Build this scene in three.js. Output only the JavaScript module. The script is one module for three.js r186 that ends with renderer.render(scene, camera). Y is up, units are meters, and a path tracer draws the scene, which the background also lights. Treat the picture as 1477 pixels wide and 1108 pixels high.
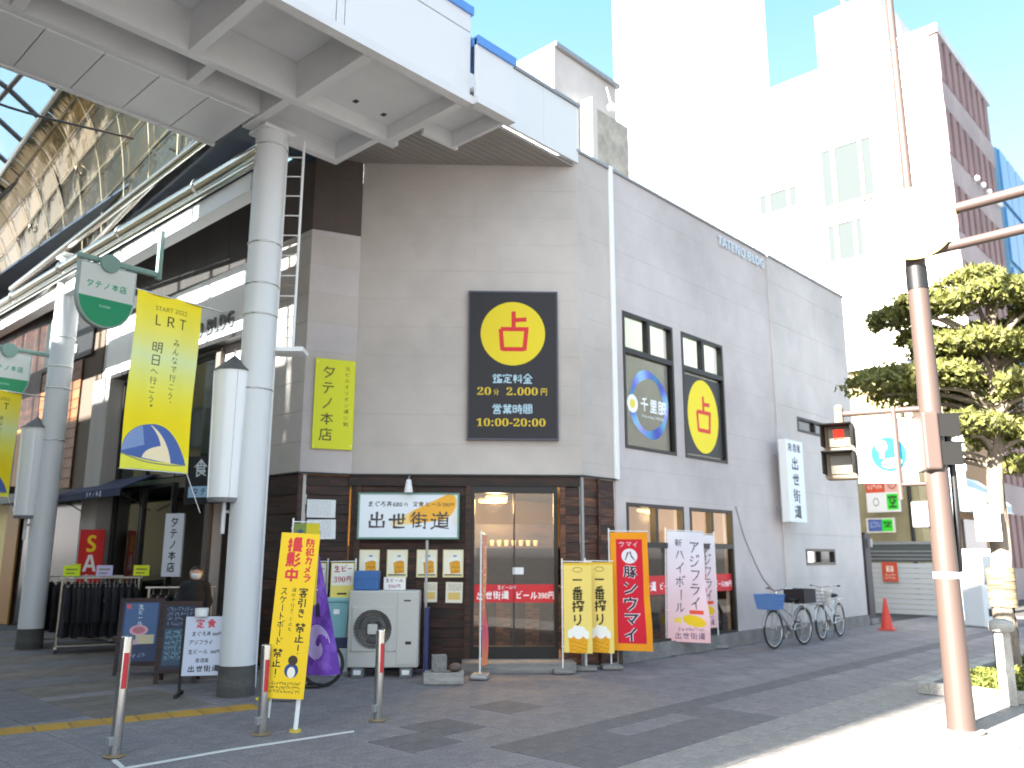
import * as THREE from 'three';
import { mergeGeometries } from 'three/addons/utils/BufferGeometryUtils.js';
import { RoundedBoxGeometry } from 'three/addons/geometries/RoundedBoxGeometry.js';
import { TextGeometry } from 'three/addons/geometries/TextGeometry.js';
import { FontLoader } from 'three/addons/loaders/FontLoader.js';
import { Brush, Evaluator, SUBTRACTION } from 'three-bvh-csg';
import { MarchingCubes } from 'three/addons/objects/MarchingCubes.js';

// ---------------------------------------------------------------- camera, sky, sun, exposure
const scene = new THREE.Scene();
const FOC = 1203.19, TILT = 0.20207, ROLL = 0.00217, YAW = 0.81872;
const EYE = new THREE.Vector3(0, 1.6, 0);
const camera = new THREE.PerspectiveCamera(2 * Math.atan(554 / FOC) * 180 / Math.PI, 1477 / 1108, 0.1, 900);
const FW = new THREE.Vector3(Math.sin(YAW) * Math.cos(TILT), Math.sin(TILT), -Math.cos(YAW) * Math.cos(TILT));
const RT0 = new THREE.Vector3(Math.cos(YAW), 0, Math.sin(YAW)), UP0 = RT0.clone().cross(FW);
const RT = RT0.clone().multiplyScalar(Math.cos(ROLL)).addScaledVector(UP0, Math.sin(ROLL));
const UP = UP0.clone().multiplyScalar(Math.cos(ROLL)).addScaledVector(RT0, -Math.sin(ROLL));
camera.position.copy(EYE);
camera.quaternion.setFromRotationMatrix(new THREE.Matrix4().makeBasis(RT, UP, FW.clone().negate()));
camera.focus = 5; camera.userData.fStop = 2;                      // the phone focused short of the building: everything a little soft
scene.add(camera);

const renderer = new THREE.WebGLRenderer({ antialias: true });
renderer.toneMapping = THREE.LinearToneMapping;
renderer.toneMappingExposure = 10.6;
renderer.shadowMap.enabled = true;

const SUN_EL = 30 * Math.PI / 180, SUN_DRIFT = 0.05;                 // sunlight travels towards +x, a little towards +z
const TO_SUN = new THREE.Vector3(-Math.cos(SUN_EL), Math.sin(SUN_EL), -SUN_DRIFT * Math.cos(SUN_EL)).normalize();
const sun = new THREE.DirectionalLight(new THREE.Color(1, 0.93, 0.83), 4.2);
sun.name = 'sun'; sun.position.copy(TO_SUN).multiplyScalar(90); sun.castShadow = true; sun.shadow.radius = 1.2;
Object.assign(sun.shadow.camera, { left: -60, right: 60, top: 60, bottom: -60, near: 1, far: 260 }); sun.shadow.mapSize.set(4096, 4096);
scene.add(sun); scene.add(sun.target);
{ // clear winter sky: blue overhead, pale towards the horizon, a broad glow round the sun
  const W = 512, H = 256, d = new Float32Array(W * H * 4), v = new THREE.Vector3();
  const zen = [0.018, 0.060, 0.125], mid = [0.021, 0.074, 0.110], hor = [0.232, 0.216, 0.212], low = [0.1, 0.095, 0.1];
  for (let j = 0; j < H; j++) for (let i = 0; i < W; i++) {
    const el = ((j + 0.5) / H - 0.5) * Math.PI, az = ((i + 0.5) / W - 0.5) * 2 * Math.PI;
    v.set(Math.cos(az) * Math.cos(el), Math.sin(el), Math.sin(az) * Math.cos(el));
    const s = Math.max(0, v.y), a = 1 - Math.exp(-s * 3.4), b = THREE.MathUtils.smoothstep(s, 0.35, 1.0), c = v.dot(TO_SUN), glow = 1.1 * Math.exp((c - 1) * 4);
    for (let k = 0; k < 3; k++) {
      let L = THREE.MathUtils.lerp(THREE.MathUtils.lerp(hor[k], mid[k], a), zen[k], b) + glow * [0.34, 0.33, 0.30][k];
      if (v.y < 0) L = THREE.MathUtils.lerp(L, low[k], Math.min(1, -v.y * 6));
      d[(j * W + i) * 4 + k] = L;
    }
    d[(j * W + i) * 4 + 3] = 1;
  }
  const t = new THREE.DataTexture(d, W, H, THREE.RGBAFormat, THREE.FloatType);
  t.mapping = THREE.EquirectangularReflectionMapping; t.magFilter = t.minFilter = THREE.LinearFilter; t.needsUpdate = true;
  scene.background = t; scene.environment = t;
}

// ---------------------------------------------------------------- helpers
let seed = 7;
const rnd = () => { seed = (seed * 1664525 + 1013904223) >>> 0; return seed / 4294967296; };
const rr = (a, b) => a + (b - a) * rnd();
const V = (x, y, z) => new THREE.Vector3(x, y, z);
const ray = (px, py) => FW.clone().multiplyScalar(FOC).addScaledVector(RT, px - 738.5).addScaledVector(UP, 554 - py).normalize();
const gnd = (px, py, h = 0) => { const d = ray(px, py); return EYE.clone().addScaledVector(d, (h - EYE.y) / d.y); };
const onX = (px, py, x) => { const d = ray(px, py); return EYE.clone().addScaledVector(d, x / d.x); };
const onZ = (px, py, z) => { const d = ray(px, py); return EYE.clone().addScaledVector(d, z / d.z); };
const onPlane = (px, py, p, n) => { const d = ray(px, py); return EYE.clone().addScaledVector(d, p.clone().sub(EYE).dot(n) / d.dot(n)); };
const above = (P, px, py) => onPlane(px, py, P, V(P.x, 0, P.z).normalize());           // height over a ground point, seen at a pixel

const taken = new Map();
function numbered(n) { const k = taken.get(n) ?? 0; taken.set(n, k + 1); return k ? n + '_' + String(k).padStart(3, '0') : n; }
function thing(name, label, category, pos = V(0, 0, 0), turn = 0, group) {
  const o = new THREE.Group(); o.name = numbered(name); o.position.copy(pos); o.rotation.y = turn; o.userData = { label, category };
  if (group) o.userData.group = group;
  scene.add(o); return o;
}
function shadow(m) { m.castShadow = true; m.receiveShadow = true; return m; }
function add(name, geos, mat, parent, pos, rot) {
  const g = Array.isArray(geos) ? (geos.length > 1 ? mergeGeometries(geos.map((x) => x.index ? x.toNonIndexed() : x)) : geos[0]) : geos;
  const m = shadow(new THREE.Mesh(g, mat)); m.name = parent === scene ? numbered(name) : name;
  if (pos) m.position.copy(pos);
  if (rot) m.rotation.set(...rot);
  parent.add(m); return m;
}
function single(name, geos, mat, label, category, pos, turn = 0, group) {
  const m = add(name, geos, mat, scene, pos, [0, turn, 0]); m.userData = { label, category };
  if (group) m.userData.group = group;
  return m;
}
function struct(name, geos, mat) { const m = add(name, geos, mat, scene); m.userData.kind = 'structure'; return m; }
// uv in metres from the position along the dominant normal axis
function uvm(g, ox = 0, oy = 0) {
  if (g.index) g = g.toNonIndexed();
  g.computeVertexNormals();
  const p = g.attributes.position, n = g.attributes.normal, uv = new Float32Array(p.count * 2);
  for (let i = 0; i < p.count; i++) {
    const ax = Math.abs(n.getX(i)), ay = Math.abs(n.getY(i)), az = Math.abs(n.getZ(i));
    if (ay >= ax && ay >= az) { uv[i * 2] = p.getX(i) + ox; uv[i * 2 + 1] = p.getZ(i) + oy; }
    else if (ax >= az) { uv[i * 2] = p.getZ(i) + ox; uv[i * 2 + 1] = p.getY(i) + oy; }
    else { uv[i * 2] = p.getX(i) + ox; uv[i * 2 + 1] = p.getY(i) + oy; }
  }
  g.setAttribute('uv', new THREE.BufferAttribute(uv, 2)); return g;
}
const bx = (w, h, d, x = 0, y = 0, z = 0) => uvm(new THREE.BoxGeometry(w, h, d).translate(x, y, z));
const b2 = (x0, x1, y0, y1, z0, z1) => bx(x1 - x0, y1 - y0, z1 - z0, (x0 + x1) / 2, (y0 + y1) / 2, (z0 + z1) / 2);
function rb(w, h, d, r, x = 0, y = 0, z = 0, seg = 2) { return new RoundedBoxGeometry(w, h, d, seg, r).translate(x, y, z); }
// bar with chamfered long edges, for boards: cheap
function chamfer(w, h, d, c) {
  const s = new THREE.Shape(); s.moveTo(-w / 2 + c, -h / 2 + c); s.lineTo(w / 2 - c, -h / 2 + c); s.lineTo(w / 2 - c, h / 2 - c); s.lineTo(-w / 2 + c, h / 2 - c); s.closePath();
  return uvm(new THREE.ExtrudeGeometry(s, { depth: d - c, bevelEnabled: true, bevelThickness: c, bevelSize: c, bevelSegments: 1, steps: 1 }).translate(0, 0, -d + c * 0));
}
function cyl(r0, r1, h, x = 0, y = 0, z = 0, n = 20) { return new THREE.CylinderGeometry(r1, r0, h, n).translate(x, y + h / 2, z); }
function tube(pts, r, n = 8, seg) { const c = pts.length > 2 ? new THREE.CatmullRomCurve3(pts, false, 'catmullrom', 0.4) : new THREE.LineCurve3(pts[0], pts[1]); return new THREE.TubeGeometry(c, seg ?? (pts.length > 2 ? pts.length * 6 : 1), r, n); }
function bar(a, b, r, n = 8) { // closed straight rod
  const L = a.distanceTo(b), g = new THREE.CylinderGeometry(r, r, L, n), q = new THREE.Quaternion().setFromUnitVectors(V(0, 1, 0), b.clone().sub(a).normalize());
  return g.applyQuaternion(q).translate((a.x + b.x) / 2, (a.y + b.y) / 2, (a.z + b.z) / 2);
}
const mv = (g, x, y, z) => g.translate(x, y, z);

// ---------------------------------------------------------------- textures and materials
function noiseGrid(n, cells, s) { // tileable value noise
  const r = []; let k = s * 7919 + 13; for (let i = 0; i < cells * cells; i++) { k = (k * 1664525 + 1013904223) >>> 0; r.push(k / 4294967296); }
  const out = new Float32Array(n * n), sm = (t) => t * t * (3 - 2 * t);
  for (let y = 0; y < n; y++) for (let x = 0; x < n; x++) {
    const fx = x / n * cells, fy = y / n * cells, ix = Math.floor(fx), iy = Math.floor(fy), u = sm(fx - ix), v = sm(fy - iy), a = (i, j) => r[((j % cells) * cells) + (i % cells)];
    out[y * n + x] = (a(ix, iy) * (1 - u) + a(ix + 1, iy) * u) * (1 - v) + (a(ix, iy + 1) * (1 - u) + a(ix + 1, iy + 1) * u) * v;
  }
  return out;
}
function fbm(n, base, oct, s) { const o = new Float32Array(n * n); let tot = 0; for (let k = 0, a = 1; k < oct; k++, a *= 0.55) { const g = noiseGrid(n, base << k, s + k); tot += a; for (let i = 0; i < o.length; i++) o[i] += g[i] * a; } for (let i = 0; i < o.length; i++) o[i] /= tot; return o; }
function stretch(n, cx, cy, s) { const a = noiseGrid(n, cx, s), o = new Float32Array(n * n); for (let y = 0; y < n; y++) for (let x = 0; x < n; x++) o[y * n + x] = a[(Math.floor(y * cy / cx) % n) * n + x]; return o; }
function grey(n, f, size, srgb) {
  const d = new Uint8Array(n * n * 4);
  for (let i = 0; i < n * n; i++) { const c = f(i); const v = Array.isArray(c) ? c : [c, c, c]; for (let k = 0; k < 3; k++) d[i * 4 + k] = Math.max(0, Math.min(255, v[k] * 255)); d[i * 4 + 3] = 255; }
  const t = new THREE.DataTexture(d, n, n); t.magFilter = THREE.LinearFilter; t.minFilter = THREE.LinearMipmapLinearFilter; t.generateMipmaps = true; t.wrapS = t.wrapT = THREE.RepeatWrapping;
  if (srgb) t.colorSpace = THREE.SRGBColorSpace;
  t.repeat.set(1 / size, 1 / size); t.needsUpdate = true; return t;
}
const N = 256, nA = fbm(N, 4, 5, 3), nB = fbm(N, 16, 4, 11), nC = fbm(N, 2, 6, 29), nFine = noiseGrid(N, 128, 5), nS = stretch(N, 64, 4, 17), nS2 = stretch(N, 16, 2, 19);
const T = {
  soft: grey(N, (i) => 0.86 + 0.16 * (nC[i] - 0.5) * 2 * 0.7 + 0.05 * (nB[i] - 0.5), 3.7, true),
  stone: grey(N, (i) => 0.82 + 0.30 * (nA[i] - 0.5) + 0.26 * (nFine[i] - 0.5) + 0.16 * (nC[i] - 0.5), 0.9, true),
  asphalt: grey(N, (i) => 0.8 + 0.4 * (nFine[i] - 0.5) + 0.3 * (nA[i] - 0.5), 1.3, true),
  stain: grey(N, (i) => { const a = nC[i], s = a > 0.56 ? (a - 0.56) * 0.3 : 0; return [0.95 - s, 0.95 - s * 1.05, 0.95 - s * 1.1]; }, 2.9, true),
  wood: grey(N, (i) => { const g = 0.62 + 0.5 * (nS[i] - 0.5) + 0.35 * (nS2[i] - 0.5) + 0.25 * (nA[i] - 0.5); return [g * 1.05, g * 0.98, g * 0.92]; }, 0.8, true),
  bumpFine: grey(N, (i) => 0.5 * nFine[i] + 0.5 * nB[i], 0.5),
  bumpSoft: grey(N, (i) => nA[i], 1.6),
  bumpWave: grey(N, (i) => nC[i] * 0.7 + nA[i] * 0.3, 1.4),
  bumpCloth: grey(N, (i) => 0.6 * nS2[i] + 0.4 * nFine[i], 0.35),
  rough: grey(N, (i) => 0.72 + 0.5 * (nA[i] - 0.5), 1.1),
};
T.wood.rotation = Math.PI / 2;
const lin = (r, g, b) => new THREE.Color().setRGB(r, g, b);
function mat(c, o = {}) {
  const { map, bump, bs, rm, phys, ...rest } = o;
  const P = { color: Array.isArray(c) ? lin(...c) : new THREE.Color(c), roughness: 0.75, ...rest };
  if (map) P.map = map; if (bump) { P.bumpMap = bump; P.bumpScale = bs ?? 0.002; } if (rm) P.roughnessMap = rm;
  return phys ? new THREE.MeshPhysicalMaterial(P) : new THREE.MeshStandardMaterial(P);
}
const M = {
  siding: mat([0.68, 0.615, 0.575], { map: T.soft, bump: T.bumpFine, bs: 0.0015, roughness: 0.7 }),
  sidingB: mat([0.68, 0.615, 0.59], { map: T.soft, bump: T.bumpFine, bs: 0.0015, roughness: 0.7 }),
  sidingCool: mat([0.70, 0.635, 0.63], { map: T.soft, bump: T.bumpFine, bs: 0.0015, roughness: 0.7 }),
  sidingPale: mat([0.76, 0.71, 0.69], { map: T.soft, bump: T.bumpFine, bs: 0.0015, roughness: 0.75 }),
  brownSiding: mat([0.125, 0.095, 0.085], { map: T.soft, bump: T.bumpFine, roughness: 0.7 }),
  core: mat([0.55, 0.5, 0.48], { roughness: 0.9 }),
  concrete: mat([0.33, 0.32, 0.31], { map: T.stone, bump: T.bumpFine, bs: 0.003, roughness: 0.9 }),
  concretePale: mat([0.52, 0.5, 0.47], { map: T.stone, bump: T.bumpFine, bs: 0.003, roughness: 0.9 }),
  white: mat([0.74, 0.75, 0.76], { map: T.stain, roughness: 0.45 }),
  whiteClean: mat([0.78, 0.79, 0.8], { roughness: 0.4 }),
  canopy: mat([0.74, 0.74, 0.76], { map: T.stain, roughness: 0.5 }),
  slatBrown: mat([0.40, 0.36, 0.335], { map: T.soft, roughness: 0.6 }),
  blueCap: mat([0.10, 0.26, 0.62], { roughness: 0.4 }),
  column: mat([0.70, 0.72, 0.74], { map: T.stain, roughness: 0.38 }),
  steel: mat([0.62, 0.62, 0.6], { metalness: 1, roughness: 0.28, rm: T.rough }),
  chrome: mat([0.5, 0.45, 0.36], { metalness: 1, roughness: 0.12, bump: T.bumpWave, bs: 0.035 }),
  chromeTube: mat([0.8, 0.77, 0.7], { metalness: 1, roughness: 0.16, bump: T.bumpWave, bs: 0.01 }),
  black: mat([0.008, 0.008, 0.009], { roughness: 0.5 }),
  blackMetal: mat([0.012, 0.012, 0.013], { roughness: 0.4, metalness: 0.3 }),
  frame: mat([0.03, 0.028, 0.028], { roughness: 0.4, metalness: 0.4 }),
  greyMetal: mat([0.3, 0.31, 0.32], { roughness: 0.45, metalness: 0.5 }),
  rubber: mat([0.02, 0.02, 0.02], { roughness: 0.85 }),
  red: mat([0.62, 0.03, 0.03], { roughness: 0.5 }),
  glass: mat([0.94, 0.97, 0.96], { phys: true, transmission: 1, thickness: 0, roughness: 0.02 }),
  glassDim: mat([0.5, 0.5, 0.47], { phys: true, transmission: 1, thickness: 0, roughness: 0.03 }),
  roofGlass: mat([0.9, 0.95, 0.98], { phys: true, transmission: 1, thickness: 0, roughness: 0.05 }),
  darkGlass: mat([0.03, 0.035, 0.04], { roughness: 0.06, phys: true, clearcoat: 0.5 }),
};
function cv(w, h, draw, o = {}) {
  const c = document.createElement('canvas'); c.width = w; c.height = h; const x = c.getContext('2d'); draw(x, w, h);
  const t = new THREE.CanvasTexture(c); t.colorSpace = THREE.SRGBColorSpace; t.anisotropy = 8; return t;
}
const printed = (tex, o = {}) => { const { sheen, ...r } = o; return new THREE.MeshStandardMaterial({ map: tex, roughness: 0.55, ...r }); };
// a thin printed board: front face carries the print, the rest is plain; origin at its centre, face towards +z
function board(w, h, d, tex, edge, parent, name, pos, rot, o) {
  const g = new THREE.BoxGeometry(w, h, d), m = new THREE.Mesh(g, [edge, edge, edge, edge, printed(tex, o), edge]);
  shadow(m); m.name = parent === scene ? numbered(name) : name; if (pos) m.position.copy(pos); if (rot) m.rotation.set(...rot);
  parent.add(m); return m;
}

// ---------------------------------------------------------------- writing: strokes on a 20 x 20 grid
const GL = {
  占: '10 1 10 9,10 5 16 4.6,4 9 16 9 15 18.6,4 9 4.8 18.6,4.8 18 15 18', 鑑: '5 1 1 6,5 1 9 6,3 7 7 7,2 10 8 10,5 7 5 18,1 18 9 18,11 2 11 9,11 2 15 2,11 5 15 5,11 9 15 9,17 1 16 5,16 4 20 4,11 12 19 12 19 18,11 12 11 18,14 12 14 18,16 12 16 18,9 18 20 18',
  定: '10 0 10 3,2 6 2 3 18 3 18 6,5 8 15 8,10 8 10 17,10 12 16 12,6 11 5 15 2 19,5 15 10 18 19 18', 料: '5 1 5 19,1 8 9 8,2 3 3 6,8 3 7 6,5 8 1 14,5 9 9 13,12 3 14 5,11 7 13 9,10 14 20 12,17 1 17 19',
  金: '10 0 1 9,10 0 19 9,5 9 15 9,4 13 16 13,10 9 10 19,5 15 7 17,15 15 13 17,1 19 19 19', 分: '8 1 2 9,12 1 18 9,5 10 15 10 14 19 11 18,9 10 4 19', 円: '3 2 3 19,3 2 17 2 17 19 15 19,10 2 10 10,3 10 17 10',
  営: '4 0 6 4,10 0 10 4,16 0 14 4,2 8 2 5 18 5 18 8,6 8 14 8 14 12 6 12 6 8,4 14 16 14 16 19 4 19 4 14', 業: '7 0 7 5,13 0 13 5,3 1 5 4,17 1 15 4,1 5 19 5,6 6 7 8,14 6 13 8,3 9 17 9,4 12 16 12,1 15 19 15,10 9 10 20,9 15 2 19,11 15 18 19',
  時: '1 3 7 3 7 16 1 16 1 3,1 9 7 9,10 4 19 4,14 0 14 8,9 8 20 8,9 12 20 12,17 8 17 19 14 18,11 14 13 16', 間: '2 1 2 19,2 1 8 1 8 6 2 6,18 1 18 19,18 1 12 1 12 6 18 6,6 9 14 9 14 18 6 18 6 9,6 13 14 13',
  タ: '8 1 3 9,7 4 17 4 14 12 5 19,6 9 13 13', テ: '5 3 15 3,2 8 18 8,10 8 9 14 5 19', ノ: '15 2 12 10 4 18', 本: '2 5 18 5,10 1 10 19,10 5 2 14,10 5 18 14,6 14 14 14', 店: '10 0 10 3,3 3 18 3,3 3 3 12 1 19,11 5 11 12,11 8 17 8,6 12 16 12 16 18 6 18 6 12',
  み: '4 3 11 3 5 16 2 14 4 11 18 14,15 9 13 18 10 19', ん: '10 2 2 18,4 12 8 10 10 13 11 18 15 17 18 12', な: '3 5 10 5,7 2 3 11,13 4 17 7,13 9 13 16 9 18 7 16 9 14 17 17', で: '3 5 16 4 10 8 9 14 13 18,14 9 15 11,17 8 18 10',
  行: '6 1 2 6,7 5 2 11,5 9 5 19,10 4 18 4,9 9 19 9,15 9 15 19 12 18', こ: '5 5 15 5,4 13 6 17 16 17', う: '8 2 12 4,4 9 10 7 15 9 14 14 8 19', 明: '2 3 8 3 8 16 2 16 2 3,2 9 8 9,12 2 18 2 18 19 16 19,12 2 12 12 10 19,12 7 18 7,12 12 18 12',
  日: '4 2 16 2 16 18 4 18 4 2,4 10 16 10', へ: '1 12 7 6 19 15', '、': '12 2 15 6', '。': '11 2 15 2 15 6 11 6 11 2', あ: '4 4 16 4,9 1 9 17,14 7 11 14 5 17 4 13 10 9 16 10 16 15 12 19', た: '2 5 11 5,7 1 3 18,12 9 18 9,11 14 13 17 18 17',
  と: '7 2 9 9,16 6 6 11 6 16 16 17', 進: '3 2 5 4,1 8 5 8 4 14,1 18 5 15 20 18,10 1 7 7,9 5 9 14,13 1 14 4,8 5 19 5,9 8 18 8,9 11 18 11,9 14 19 14,14 5 14 14', む: '2 6 11 6,7 2 7 13 4 14 4 10 7 10 8 17 15 17 16 13,14 4 17 7',
  出: '10 1 10 18,4 4 4 9 16 9,16 4 16 9,2 12 2 18 18 18,18 12 18 19', 世: '1 8 19 7,6 3 6 17 18 17,11 2 11 12,16 2 16 12,11 12 16 12', 街: '5 1 1 6,6 5 1 11,4 9 4 19,8 4 13 4,10 1 10 8,7 8 13 8,7 13 13 12,10 9 10 17,7 17 13 16,15 4 19 4,14 9 20 9,17 9 17 19 15 18',
  道: '3 2 5 4,1 8 5 8 4 14,1 18 5 15 20 18,10 0 11 3,17 0 15 3,7 3 20 3,13 3 12 6,9 6 18 6 18 15 9 15 9 6,9 9 18 9,9 12 18 12', 一: '2 10 18 10', 番: '15 0 5 2,2 6 18 6,10 1 10 11,5 3 7 5,15 3 13 5,10 6 2 11,10 6 18 11,4 12 16 12 16 20 4 20 4 12,4 16 16 16,10 12 10 20',
  搾: '4 1 4 18 2 18,1 6 8 6,1 13 8 10,14 0 14 2,9 5 9 2 20 2 20 5,12 4 10 7,16 4 19 7,12 8 9 13,11 10 20 10,14 10 14 19,14 13 19 13,14 16 19 16', り: '5 2 5 11 7 9,14 1 15 9 13 15 8 19', 生: '6 1 3 8,5 5 17 5,4 11 16 11,1 18 19 18,10 1 10 18',
  ビ: '5 2 5 16 16 16,15 6 5 10,14 1 15 3,18 0 19 2', ー: '2 10 18 10', '|': '10 1 10 19', ル: '6 3 6 11 2 18,12 2 12 17 19 11', ア: '2 3 18 3 11 9,10 6 9 12 4 19', ジ: '4 3 8 5,2 8 6 10,3 18 10 16 17 8,14 1 15 4,17 0 19 3', フ: '3 3 17 3 14 11 5 19', ラ: '5 2 15 2,2 7 17 7 14 13 6 19',
  イ: '16 1 10 8 2 12,10 8 10 19', ハ: '7 4 2 17,12 4 18 17', ボ: '2 6 15 6,9 2 9 18 7 17,5 10 2 15,13 10 16 15,15 1 16 3,18 0 19 2', ン: '3 4 7 7,3 17 11 14 18 6', ウ: '10 1 10 5,3 9 3 5 17 5 14 13 7 19', マ: '2 4 18 4 11 13,7 9 13 16',
  豚: '3 2 3 12 1 19,3 2 8 2 8 18 6 19,3 7 8 7,3 12 8 12,11 3 20 3,15 3 11 8,13 6 16 12 15 19 12 18,15 9 10 14,15 12 10 18,19 6 15 10 20 17', 八: '7 4 2 18,11 3 13 10 19 18', 居: '4 2 17 2 17 6 4 6,4 2 4 11 1 19,6 10 19 10,12 7 12 13,7 13 17 13 17 19 7 19 7 13',
  酒: '2 2 4 4,1 7 3 9,1 18 4 12,6 2 20 2,7 6 19 6 19 19 7 19 7 6,11 2 10 10,15 2 15 10 18 10,7 14 19 14', 屋: '4 2 17 2 17 6 4 6,4 2 4 11 1 19,6 9 18 9,10 9 8 12 16 12,6 15 18 15,12 12 12 19,4 19 20 19',
  新: '5 0 5 3,1 3 10 3,3 4 4 7,8 4 7 7,1 8 10 8,1 11 10 11,5 8 5 19,5 12 1 16,6 12 9 15,18 1 12 3,12 3 12 12 10 19,12 8 20 8,16 8 16 19', 千: '15 1 5 3,1 9 19 9,10 3 10 19', 里: '4 2 16 2 16 10 4 10 4 2,4 6 16 6,10 2 10 18,3 14 17 14,1 18 19 18',
  眼: '1 2 7 2 7 18 1 18 1 2,1 7 7 7,1 12 7 12,10 2 18 2 18 9 10 9,10 5 18 5,10 2 10 18 14 16,12 10 19 18,18 10 15 13', ま: '3 4 17 4,4 9 16 9,10 1 10 16 6 18 4 16 7 14 16 18', ぐ: '13 1 5 10 13 19,15 4 17 7,17 2 19 5', ろ: '5 3 14 3 4 12 11 9 16 12 15 17 9 19',
  丼: '3 4 17 4,1 11 19 11,7 1 7 12 3 19,13 1 13 19,10 7 10 9', 食: '10 0 1 8,10 0 19 8,10 3 10 6,5 6 15 6 15 12 5 12,5 9 15 9,5 6 5 18 10 16,7 12 18 18,16 13 13 15', 通: '3 2 5 4,1 8 5 8 4 14,1 18 5 15 20 18,9 1 18 1 13 4,9 5 18 5 18 15 16 15,9 5 9 15,9 8 18 8,9 11 18 11,13 5 13 15',
  側: '5 1 1 7,4 5 4 19,7 3 12 3 12 14 7 14 7 3,7 7 12 7,7 10 12 10,8 15 6 19,11 15 13 18,15 4 15 14,19 1 19 19 17 18', 当: '10 1 10 7,4 2 6 6,16 2 14 6,3 8 17 8 17 18 3 18,4 13 17 13', オ: '2 6 18 6,12 1 12 19 10 18,12 7 3 16', リ: '5 2 5 11,14 2 14 10 8 19',
  防: '2 1 2 19,2 1 7 1 5 6 7 10 4 12,13 0 13 4,9 4 20 4,13 4 12 12 8 19,12 9 18 9 17 18 14 18', 犯: '8 1 2 7,3 3 7 9 6 19 3 18,6 9 1 15,11 3 18 3 18 10 15 10,11 3 11 17 19 17 19 14', カ: '3 6 16 6 14 18 11 17,9 1 8 10 3 18', メ: '15 2 11 11 3 18,5 7 15 15',
  撮: '4 1 4 18 2 18,1 6 7 6,1 13 7 11,10 1 18 1 18 7 10 7 10 1,10 4 18 4,8 9 20 9,10 9 10 18,14 9 14 18,10 12 14 12,10 15 14 15,8 18 14 17,15 12 19 12 15 19,15 13 20 19', 影: '3 1 10 1 10 7 3 7 3 1,3 4 10 4,1 9 12 9,3 11 10 11 10 14 3 14 3 11,6 14 6 19,3 16 1 19,9 16 11 18,18 1 13 6,19 7 13 12,20 13 12 19',
  中: '3 5 17 5 17 13 3 13 3 5,10 1 10 19', 客: '10 0 10 2,2 6 2 2 18 2 18 6,9 4 4 10,8 6 15 6 8 12 1 15,8 8 18 14,6 14 14 14 14 19 6 19 6 14', 引: '2 2 9 2 9 7 2 7 2 12 9 12 8 19 5 18,16 1 16 19', き: '4 4 15 3,4 8 16 7,8 1 14 12,5 13 7 18 14 18',
  禁: '5 1 5 9,1 4 9 4,5 4 1 8,15 1 15 9,11 4 20 4,15 4 19 8,5 10 15 10,2 13 18 13,10 13 10 20 8 19,6 15 3 18,14 15 17 18', 止: '10 2 10 17,10 9 17 9,4 8 4 17,1 17 19 17', ス: '4 3 15 3 11 11 3 18,11 11 17 18', ケ: '7 1 2 10,6 6 18 6,13 6 11 13 6 19',
  ト: '7 1 7 19,7 8 15 12', ド: '6 1 6 19,6 8 14 12,13 3 14 5,16 1 18 4', '!': '10 1 10 13,10 17 10 19', 空: '10 0 10 3,2 6 2 3 18 3 18 6,7 5 4 10,12 5 13 9 18 9,5 12 15 12,10 12 10 18,2 18 18 18',
};
const glyphs = Object.fromEntries(Object.entries(GL).map(([k, s]) => [k, s.split(',').map((q) => q.trim().split(' ').map(Number))]));
function glyph(x, ch, px, py, size, weight = 1.7, sx = 1) {
  const g = glyphs[ch];
  x.lineCap = 'butt'; x.lineJoin = 'miter';
  if (!g) { x.font = 'bold ' + size + 'px sans-serif'; x.textBaseline = 'top'; x.textAlign = 'left'; x.fillText(ch, px, py); return x.measureText(ch).width; }
  const k = size / 20; x.lineWidth = weight * k;
  for (const s of g) { x.beginPath(); for (let i = 0; i < s.length; i += 2) { const X = px + s[i] * k * sx, Y = py + s[i + 1] * k; i ? x.lineTo(X, Y) : x.moveTo(X, Y); } x.stroke(); }
  return size * sx;
}
function brush(x, ch, px, py, size, w0 = 2.6) { // brush hand: strokes swell and thin
  const k = size / 20;
  for (const s of glyphs[ch]) for (let i = 0; i + 3 < s.length; i += 2) for (let t = 0; t <= 1; t += 0.04) {
    const X = s[i] + (s[i + 2] - s[i]) * t, Y = s[i + 1] + (s[i + 3] - s[i + 1]) * t + Math.sin(t * 3.1) * 0.35, w = w0 * (1.12 - 0.55 * t);
    x.beginPath(); x.arc(px + X * k, py + Y * k, w * k * 0.5, 0, 6.3); x.fill();
  }
}
const ink = (x, c) => { x.fillStyle = c; x.strokeStyle = c; };
function tH(x, s, px, py, size, weight, gap = 1.06, sx = 1) { for (const ch of s) px += glyph(x, ch, px, py, size, weight, sx) * gap; return px; }
function tV(x, s, px, py, size, weight, step = 1.1) { for (const ch of s) { glyph(x, ch, px, py, size, weight); py += size * (ch === '、' || ch === '。' ? 0.6 : step); } return py; }
function scrawl(x, px, py, w, h, n, sd = 1) { // lines of small writing too blurred to read
  let k = sd * 997; const r = () => { k = (k * 1664525 + 1013904223) >>> 0; return k / 4294967296; };
  for (let j = 0; j < n; j++) { const lh = h / n; let X = px; while (X < px + w - lh * 0.6) { for (let q = 0; q < 5; q++) { x.lineWidth = lh * 0.09; x.beginPath(); const a = r() < 0.5; const u = X + r() * lh * 0.55, v = py + j * lh + r() * lh * 0.6; x.moveTo(u, v); x.lineTo(u + (a ? lh * 0.4 : 0), v + (a ? 0 : lh * 0.4)); x.stroke(); } X += lh * 0.72; } }
}
const font = await new FontLoader().loadAsync('fonts/droid/droid_sans_bold.typeface.json');
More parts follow.
